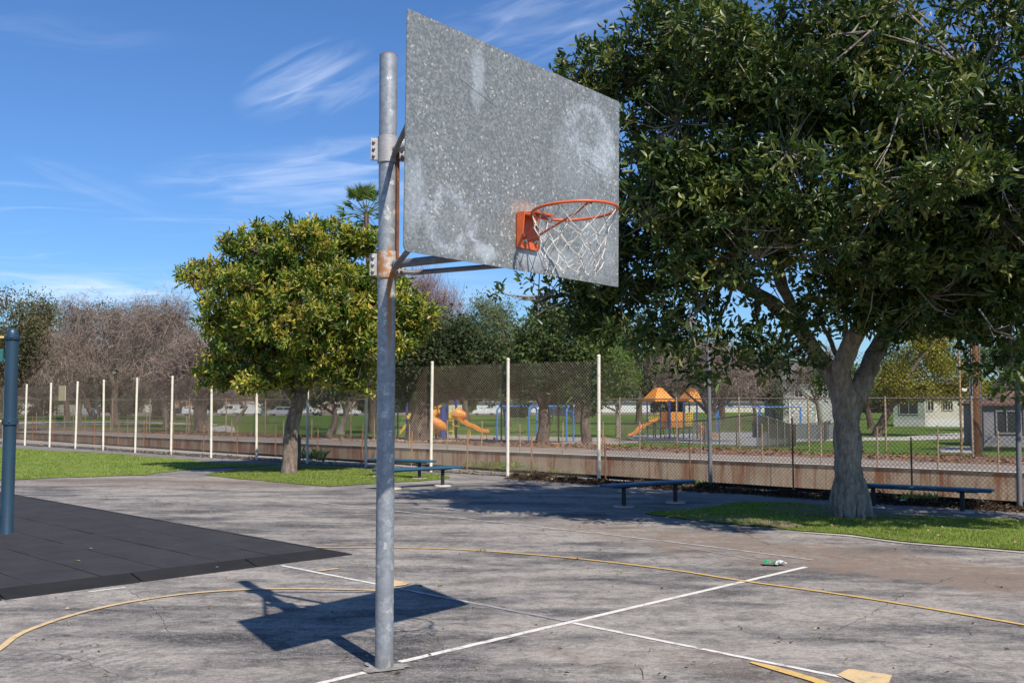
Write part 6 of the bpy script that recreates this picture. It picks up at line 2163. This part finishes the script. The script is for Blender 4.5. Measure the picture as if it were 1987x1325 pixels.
# houses along the far street
M_TEALD = simple('teal_plastic_wall', (0.03, 0.24, 0.22), (0.025, 0.2, 0.19), 2, 0.5)
HY = T(300, 800.5).y
def far_house(label, px0, px1, h, wall, roof, rh, wins, doors, dy=6, two=False):
    a, c = T(px0, 799), T(px1, 799)
    a = Vector((P(px0, 799, HY + dy).x, HY + dy, -DROP)); c = Vector((P(px1, 799, HY + dy).x, HY + dy + random.uniform(-1, 1), -DROP))
    return house('house', label, a, c, 9, h, wall, roof, rh, wins, doors, over=.5, group='houses along the far street')
far_house('far house with red tiled roof and white garage door above the two walkers', 262, 306, 2.5, M_HOUSE2, M_ROOFR, 1.6, ((.2, 1.5, 1.2, 1.0),), ((.65, 2.0, 2.0, M_WHITEP),))
far_house('far orange beige house with dark arched porch', 326, 370, 3.4, M_HOUSE, M_ROOFB, 1.0, ((.2, 2.0, 1, 1),), ((.62, 1.6, 2.4, M_DECK),))
far_house('far orange beige house left of the round tree trunk', 420, 448, 3.3, M_HOUSE, M_ROOFR, 1.0, ((.5, 1.6, 1.2, 1.0),), ((.25, .9, 2.0, M_DECK),))
far_house('far pale house behind the parked white vans', 452, 500, 3.3, M_HOUSE2, M_ROOFR, 1.1, ((.3, 1.6, 1.2, 1.0), (.75, 1.6, 1.2, 1.0)), ((.5, .9, 2.0, M_WHITEP),))
far_house('far tan house behind the silver car', 522, 580, 3.2, M_HOUSE, M_ROOFB, 1.0, ((.3, 1.6, 1.2, 1.0),), ((.7, 1.1, 2.0, M_DECK),))
far_house('far brownish house right of the round tree trunk', 604, 690, 3.2, M_HOUSE2, M_ROOFB, 1.0, ((.3, 1.6, 1.2, 1.0), (.6, 1.6, 1.2, 1.0)), ((.8, 1.1, 2.0, M_DECK),))
far_house('far pale house at the left edge behind the tall fence', -30, 60, 2.8, M_WALLW, M_ROOFB, 1.0, ((.3, 1.6, 1.2, 1.0),), ((.8, 1.1, 2.0, M_WHITEP),))
far_house('far cream house between the tan board and the bare trees', 62, 110, 2.8, M_WALLW, M_ROOFB, 1.0, ((.4, 1.6, 1.2, 1.0),), ((.8, 1.1, 2.0, M_DECK),))
far_house('far white house behind the forked bare tree', 160, 256, 2.6, M_WHITEP, M_ROOFB, 1.0, ((.2, 1.6, 1.2, 1.0), (.7, 1.6, 1.2, 1.0)), ((.45, 1.1, 2.0, M_WHITEP),))
far_house('long low white building behind the blue swings', 925, 1060, 2.3, M_WHITEP, M_ROOFG, .5, ((.2, 1.5, 1.2, .7), (.5, 1.5, 1.2, .7), (.8, 1.5, 1.2, .7)), ())
far_house('long low white building left of the orange roofs', 1110, 1262, 2.3, M_WHITEP, M_ROOFG, .5, ((.1, 1.5, 1.2, .7), (.35, 1.5, 1.2, .7), (.6, 1.5, 1.2, .7), (.85, 1.5, 1.2, .7)), ())
far_house('far pale building seen between the orange roofs and the beige hall', 1330, 1505, 2.2, M_WALLW, M_ROOFG, .5, ((.2, 1.5, 1.2, .7), (.5, 1.5, 1.2, .7), (.8, 1.5, 1.2, .7)), ())
far_house('far pale building behind the dark evergreen trunk', 740, 900, 2.4, M_WALLW, M_ROOFB, .6, ((.2, 1.5, 1.2, .7), (.5, 1.5, 1.2, .7)), ())
# portable toilet
p = T(503.5, 806)
o = thing('portable_toilet', 'teal portable toilet by the far street left of the round tree trunk', 'toilet booth', p)
mb = MB(); mb.bbox_bevel((0, 0, 1.0), (1.1, 1.1, 2.0), None, .04); mb.build('cabin', M_TEALD, o)
mb = MB(); mb.bbox_bevel((0, -.57, .95), (.8, .04, 1.75), None, .01); mb.build('door', simple('teal_door', (0.04, 0.30, 0.28)), o)
mb = MB(); mb.bbox_bevel((0, 0, 2.08), (1.2, 1.2, .14), None, .05); mb.build('roof', M_WHITEP, o)

# ============================================================ cars
def car(label, px, py, color, kind='sedan', rz=0.0, shade=None):
    p = T(px, py)
    o = thing('parked_car', label, 'car', p, rz, 'vehicles parked along the far street')
    L, Wd = {'sedan': (4.5, 1.75), 'suv': (4.6, 1.85), 'van': (5.2, 1.95), 'truck': (5.3, 1.95)}[kind]
    prof = {'sedan': [(-2.25, .35), (-2.25, .75), (-1.9, .92), (-1.3, .95), (-.75, 1.38), (.55, 1.42), (1.15, 1.0), (2.1, .85), (2.25, .6), (2.25, .35)],
            'suv': [(-2.3, .4), (-2.3, 1.0), (-2.1, 1.6), (.5, 1.68), (1.15, 1.12), (2.15, 1.0), (2.3, .7), (2.3, .4)],
            'van': [(-2.6, .4), (-2.6, 1.9), (-2.4, 2.05), (1.2, 2.05), (1.9, 1.25), (2.5, 1.05), (2.6, .7), (2.6, .4)],
            'truck': [(-2.65, .5), (-2.65, 1.05), (-.7, 1.05), (-.6, 1.72), (.6, 1.75), (1.2, 1.15), (2.5, 1.02), (2.65, .7), (2.65, .5)]}[kind]
    n = len(prof)
    V = []
    for s, f in ((-1, 1), (1, 1)):
        for x, z in prof:
            inset = .0 if z < 1.05 else .12
            V.append((x, s * (Wd / 2 - inset), z))
    mb = MB(); mb.add(V, [list(range(n)), list(range(2 * n - 1, n - 1, -1))] + [[i, (i + 1) % n, n + (i + 1) % n, n + i] for i in range(n)])
    body = mb.build('body', color, o)
    wz = {'sedan': (1.16, .32, -1.0, .8), 'suv': (1.32, .4, -2.0, .75), 'van': (1.5, .5, -.2, 1.3), 'truck': (1.4, .42, -.5, .75)}[kind]
    k = 2
    span = (wz[3] - wz[2]) / k
    for i in range(k):
        for s in (-1, 1):
            mb = MB(); mb.box((wz[2] + span * (i + .5), s * (Wd / 2 - .10), wz[0]), (span * .86, .07, wz[1])); mb.build('side_window', M_GLASS, o)
    for x in (-L * .31, L * .31):
        for s in (-1, 1):
            mb = MB(); mb.lathe((x, s * (Wd / 2 - .12), .33), [(.33, -.1), (.33, .1)], 16, axis=(0, 1, 0)); w_ = mb.build('wheel', M_LEG, o)
            mb = MB(); mb.lathe((x, s * (Wd / 2 - .01), .33), [(.19, -.02), (.17, .015)], 10, axis=(0, s, 0)); mb.build('rim', M_WIRE2, w_)
    for s in (-1, 1):
        mb = MB(); mb.bbox_bevel((L / 2 - .06, s * Wd * .36, .78), (.14, .34, .15), None, .02); mb.build('headlight', M_WHITEP, o)
        mb = MB(); mb.bbox_bevel((-L / 2 + .04, s * Wd * .40, .82), (.12, .22, .18), None, .02); mb.build('tail_light', M_REDP, o)
    return o
CW = simple('white_car_paint', (0.75, 0.75, 0.74), (0.70, 0.70, 0.70), 1, 0.25, 0, 0.6, bumps=0)
CS = simple('silver_car_paint', (0.48, 0.50, 0.53), (0.44, 0.46, 0.49), 1, 0.25, 0.3, 0.6, bumps=0)
CD = simple('dark_car_paint', (0.04, 0.05, 0.07), (0.035, 0.045, 0.06), 1, 0.25, 0, 0.6, bumps=0)
CB = simple('blue_grey_car_paint', (0.12, 0.17, 0.24), (0.10, 0.15, 0.21), 1, 0.25, 0, 0.6, bumps=0)
car('dark sedan parked before the arched porch house', 349, 806, CD, 'sedan')
car('white hatchback parked left of the round tree', 380, 806.5, CW, 'suv', .1)
car('white van parked left of the crooked thin trunk', 452, 806, CW, 'van', math.pi)
car('second white van parked right of the crooked thin trunk', 481, 806, CW, 'van', math.pi)
car('silver car parked just left of the round tree trunk', 545, 807, CS, 'suv', math.pi)
car('white pickup parked just right of the round tree trunk', 594, 806, CW, 'truck')
car('white sedan parked left of the hoop pole', 676, 806, CW, 'sedan')
car('white sedan at the far left behind the tall fence', 70, 806.5, CW, 'sedan')
car('pale car parked far behind the spiral slide', 940, 805, CW, 'sedan')
car('dark van parked beyond the blue swings', 1090, 812, CD, 'van')
car('silver car parked beyond the grass left of the walkers', 168, 806, CS, 'sedan')

# ============================================================ two walkers in the park
def person(label, px, py, shirt, trousers, hair, phase, gr=None):
    p = T(px, py)
    H = 1.72
    o = thing('person', label, 'person', p, 0)
    def skin_mesh(name, verts, edges, radii, root, mat):
        me = bpy.data.meshes.new(name)
        me.from_pydata(verts, edges, [])
        ob = bpy.data.objects.new(name, me)
        link(ob, o)
        m_ = ob.modifiers.new('skin', 'SKIN')
        if not me.skin_vertices:
            bm = bmesh.new(); bm.from_mesh(me); bm.verts.layers.skin.verify(); bm.to_mesh(me); bm.free()
        for i, sv in enumerate(me.skin_vertices[0].data):
            sv.radius = radii[i] if hasattr(radii[i], '__len__') else (radii[i], radii[i])
            sv.use_root = (i == root)
        sb = ob.modifiers.new('smooth', 'SUBSURF'); sb.levels = 1; sb.render_levels = 1
        me.materials.append(mat)
        return ob
    s = .26 * phase
    V = [(0, 0, .95), (0, 0, 1.12), (0, 0, 1.38), (0, 0, 1.50), (0, -.01, 1.60), (0, -.01, 1.72),
         (-.19, 0, 1.40), (-.24, .06 * phase, 1.12), (-.22, -.10 * phase, .88), (-.21, -.13 * phase, .80),
         (.19, 0, 1.40), (.24, -.06 * phase, 1.12), (.22, .10 * phase, .90), (.21, .12 * phase, .82),
         (-.09, 0, .90), (-.10, s * .5, .50), (-.10, s, .08), (-.10, s - .14, .03),
         (.09, 0, .90), (.10, -s * .4, .50), (.10, -s * .6, .08), (.10, -s * .6 - .14, .03)]
    E_ = [(0, 1), (1, 2), (2, 3), (3, 4), (4, 5), (2, 6), (6, 7), (7, 8), (8, 9), (2, 10), (10, 11), (11, 12), (12, 13), (0, 14), (14, 15), (15, 16), (16, 17), (0, 18), (18, 19), (19, 20), (20, 21)]
    R_ = [(.15, .11), (.14, .10), (.17, .11), .055, (.085, .10), (.07, .08), .065, .05, .038, .03, .065, .05, .038, .03, .09, .065, .045, .035, .09, .065, .045, .035]
    body = skin_mesh('body', V, E_, R_, 0, M_SKIN)
    sh = skin_mesh('shirt', [V[i] for i in (0, 1, 2, 6, 7, 10, 11)], [(0, 1), (1, 2), (2, 3), (3, 4), (2, 5), (5, 6)], [(.17, .13), (.16, .12), (.185, .13), .085, .065, .085, .065], 0, shirt)
    tr_ = skin_mesh('trousers', [V[i] for i in (0, 14, 15, 16, 18, 19, 20)], [(0, 1), (1, 2), (2, 3), (0, 4), (4, 5), (5, 6)], [(.165, .125), .11, .085, .07, .11, .085, .07], 0, trousers)
    mb = MB(); mb.lathe((0, .015, 1.58), [(.09, 0), (.105, .06), (.10, .13), (.05, .175), (.01, .18)], 12); mb.build('hair', hair, o)
    for s_ in (-1, 1):
        q = V[17] if s_ < 0 else V[21]
        mb = MB(); mb.bbox_bevel((q[0], q[1] + .03, .045), (.10, .27, .085), None, .025); mb.build('shoe', M_LEG, o)
    return o
M_SKIN = simple('skin', (0.42, 0.24, 0.16), (0.38, 0.21, 0.14), 8, 0.6)
M_SH1 = simple('pale_shirt', (0.60, 0.63, 0.68), (0.52, 0.55, 0.60), 6, 0.9)
M_SH2 = simple('red_shirt', (0.55, 0.05, 0.045), (0.45, 0.04, 0.04), 6, 0.9)
M_JEAN = simple('pale_blue_jeans', (0.22, 0.30, 0.42), (0.18, 0.25, 0.36), 6, 0.9)
M_HAIR = simple('dark_hair', (0.03, 0.022, 0.018), (0.02, 0.016, 0.014), 20, 0.7)
person('person in a pale shirt and jeans walking left of the one in red', 179.5, 813, M_SH1, M_JEAN, M_HAIR, 1)
person('person in a red top and pale jeans walking beside the forked bare tree', 191.5, 814, M_SH2, M_JEAN, M_HAIR, -1)

# ============================================================ litter, leaves, weeds
M_DEADLEAF = leaf_material('dead_leaf', 0.1, 0.8, 0.2, 0.4)
def scatter_leaves(name, label, pts, size, pal, zs, cat='leaves'):
    n = len(pts)
    C = np.array([(p[0], p[1], z) for p, z in zip(pts, zs)])
    D = unit(RNG.normal(size=(n, 3)) * np.array([1, 1, .35]))
    N = unit(RNG.normal(size=(n, 3)) * .5 + np.array([0, 0, 1]))
    pal = np.array(pal)
    col = pal[RNG.integers(0, len(pal), n)] * RNG.uniform(.6, 1.3, (n, 1))
    mb = MB(); leaves(mb, C, D, N, size * RNG.uniform(.6, 1.3, n), size * .5 * RNG.uniform(.6, 1.3, n), col, True)
    return tag(mb.build(name, M_DEADLEAF), label, cat, None, 'stuff')
BR = [(0.075, 0.045, 0.03), (0.11, 0.07, 0.045), (0.055, 0.035, 0.025), (0.17, 0.11, 0.07)]
LF = [(0.30, 0.20, 0.11), (0.38, 0.27, 0.16), (0.22, 0.12, 0.06), (0.42, 0.33, 0.20)]
pts, zs = [], []
A = on_line(FE_A, FE_D, 1010); Bp = on_line(FE_A, FE_D, 2050)
for _ in range(26000):
    f = random.random()
    h = random.gauss(0, 1)
    p = A + (Bp - A) * f
    dens = .5 + .5 * math.sin(f * 31) * math.sin(f * 13 + 1)
    wd = .10 + .10 * dens
    off = -.22 + h * wd
    p = p - n_fence * (-off)
    hump = (.06 + .12 * dens * (.5 + .5 * math.sin(f * 83 + 2))) * math.exp(-(h * h) / 1.5)
    pts.append(p); zs.append(.01 + random.random() * hump)
scatter_leaves('leaf_litter', 'drift of dead brown leaves along the foot of the tall fence on the right', pts, .050, BR, zs)
pts, zs = [], []
A = on_line(FE_A, FE_D, 50); Bp = on_line(FE_A, FE_D, 1100)
for _ in range(900):
    f = random.random() ** .6
    p = A + (Bp - A) * f + n_fence * random.gauss(.12, .22)
    pts.append(p); zs.append(.03 + random.random() * .02)
scatter_leaves('leaf_litter', 'thin scatter of dry leaves on the pale coping left of centre', pts, .08, LF, zs)
pts, zs = [], []
for _ in range(2600):
    s = random.uniform(3.2, 7.0); t_ = random.uniform(-30, 22)
    p = W0 + WD * t_ + WN * s
    pts.append(p); zs.append(.02 + random.random() * .05)
scatter_leaves('leaf_litter', 'orange brown fallen leaves on the dirt strip beyond the channel', pts, .14, [(0.34, 0.16, 0.06), (0.26, 0.13, 0.06), (0.18, 0.10, 0.06)], zs)
for li, (poly, n_, lab) in enumerate(((LAWNS[2], 260, 'dry leaves dotted over the right lawn strip under the big tree'), (LAWNS[1], 90, 'dry leaves dotted over the middle lawn under the round tree'), (LAWNS[0], 80, 'few dry leaves dotted over the left lawn'))):
    xs = [p[0] for p in poly]; ys = [p[1] for p in poly]
    X = RNG.uniform(max(min(xs), -25), min(max(xs), 15), n_ * 8); Y = RNG.uniform(min(ys), max(ys), n_ * 8)
    kk_ = inside_np(poly, X, Y)
    pp2 = list(zip(X[kk_][:n_], Y[kk_][:n_]))
    scatter_leaves('leaf_litter', lab, pp2, .05, LF, [.045] * len(pp2))
pts, zs = [], []
# strays on the court, the mat and the walk
pts, zs = [], []
for _ in range(260):
    px, py = random.uniform(-50, 2050), 935 + 385 * random.random() ** 1.6 
    p = G(px, py)
    pts.append(p); zs.append(.012)
scatter_leaves('leaf_litter', 'few stray leaves and crumbs scattered over the court', pts, .035, LF + BR, zs)
for (px, py, s) in ((147, 1089, .045), (171, 1065, .05), (418, 1101, .03)):
    p = G(px, py, TH)
    mb = MB(); leaves(mb, np.array([(p.x, p.y, TH + .006)]), unit(np.array([[1, .2, .05]])), np.array([[0., 0, 1]]), np.array([s]), np.array([s * .6]), np.array([LF[1]]), True)
    tag(mb.build('fallen_leaf', M_DEADLEAF), {147: 'small yellow leaf nearer the front edge of the black mat', 171: 'pale leaf further back on the black mat', 418: 'tiny pale crumb near the right ramp of the mat'}[px], 'leaf')
# weeds
def weed(label, p, n, h, w, pal, name='weed', z=0.01):
    o = thing(name, label, 'plant', (p.x, p.y, z))
    r_ = np.random.default_rng(int(abs(p.x * 100)) + n)
    C = np.stack([r_.normal(0, w, n), r_.normal(0, w * .6, n), r_.uniform(0, h * .4, n)], 1)
    D = unit(r_.normal(size=(n, 3)) * .6 + np.array([0, 0, 1.0]))
    col = np.array(pal)[r_.integers(0, len(pal), n)] * r_.uniform(.7, 1.3, (n, 1))
    mb = MB(); leaves(mb, C, D, unit(r_.normal(size=(n, 3))), h * r_.uniform(.4, .9, n), h * .16 * np.ones(n), col, True)
    mb.build('foliage', M_BLADE, o)['kind'] = 'stuff'
    return o
LW = [(0.20, 0.26, 0.06), (0.15, 0.22, 0.05), (0.28, 0.30, 0.10)]
DW = [(0.05, 0.09, 0.025), (0.08, 0.12, 0.03)]
weed('dark leafy sapling at the fence right of the round tree trunk', G(608, 894), 80, .36, .13, DW)
weed('light green weed clump at the fence behind the nearest bench legs', G(935, 912) + n_fence * .5, 170, .20, .40, LW)
weed('low pale weed clump right of the second cream post', G(985, 918) + n_fence * .5, 80, .13, .35, LW)
weed('small weed on the coping left of the white topped post', G(1075, 921) + n_fence * .3, 40, .12, .2, LW)
weed('weed clump behind the shaded bench end', G(1330, 942) + n_fence * .35, 80, .13, .2, LW)
weed('pale weed clump under the long bench right of the big trunk', G(1768, 974) + n_fence * .25, 110, .15, .2, LW)
weed('dark weed tuft at the fence near the round tree', G(640, 897), 40, .15, .2, DW)
for i, (px, py, lab) in enumerate(((722, 1034, 'tiny weed growing in a court crack just left of the pole'), (932, 1071, 'tiny weed on the yellow arc right of the pole'), (853, 1143, 'tiny green weed right of the backboard shadow'),
                          (1202, 1117, 'tiny weed between the yellow arc and the white line'), (365, 981, 'tiny weed in the court crack behind the mat'))):
    weed(lab, G(px, py), 14, .035, .02, LW)
# dead stick by the fence
mb = MB(); pz0 = G(1920, 984)
o = thing('stick', 'thin dry stick leaning in the leaf drift by the right fence post', 'stick', pz0)
mb.tube([(0, 0, 0), (-.10, 0, .10), (-.22, 0, .22)], [.012, .009, .005], 5); mb.build('twig', M_PIPE2, o)

# crumpled wrapper
wp = G(1503, 1097)
o = thing('snack_wrapper', 'crumpled green and white foil wrapper lying on the court', 'wrapper', wp, .05)
mg, tg, bg_ = principled('wrapper_foil', 0.3, 0.1, 0.6)
vv = obj_vec(tg)
xx = tg.sep(vv)[0]
cg = tg.mix(tg.maprange(tg.math('ADD', xx, tg.math('MULTIPLY', tg.noise(vv, 14, 3, .6), .08)), .035, .05), (0.03, 0.42, 0.16), (0.75, 0.78, 0.74))
cg = tg.mix(tg.maprange(tg.noise(vv, 22, 2, .5), .56, .60), cg, (0.01, 0.05, 0.03))
tg.l.new(cg, bg_.inputs['Base Color'])
nx_, ny_ = 16, 8
V = []
rw = np.random.default_rng(9)
for i in range(nx_ + 1):
    for j in range(ny_ + 1):
        u, w = i / nx_, j / ny_
        z = .012 + .035 * abs(math.sin(u * 5.2 + .6)) * (1 - .5 * abs(w - .5)) + rw.uniform(0, .012)
        V.append(((u - .5) * .225, (w - .5) * .12 + .015 * math.sin(u * 9), z))
fs = [[i * (ny_ + 1) + j, (i + 1) * (ny_ + 1) + j, (i + 1) * (ny_ + 1) + j + 1, i * (ny_ + 1) + j + 1] for i in range(nx_) for j in range(ny_)]
mb = MB(); mb.add(V, np.array(fs)); w1 = mb.build('foil', mg, o)
md_ = w1.modifiers.new('thickness', 'SOLIDIFY'); md_.thickness = .001
pp_ = G(1753, 978)
o = thing('paper_scrap', 'white paper scrap in the leaf drift under the long bench', 'paper', (pp_.x, pp_.y, .05))
mb = MB()
V = [(-.07, -.03, .0), (0, -.035, .02), (.07, -.02, .005), (.07, .03, .015), (0, .03, .03), (-.07, .035, .01)]
mb.add(V + [(x, y, z - .002) for x, y, z in V], [[0, 1, 4, 5], [1, 2, 3, 4], [11, 10, 7, 6], [10, 9, 8, 7]]); mb.build('sheet', M_WHITEP, o)
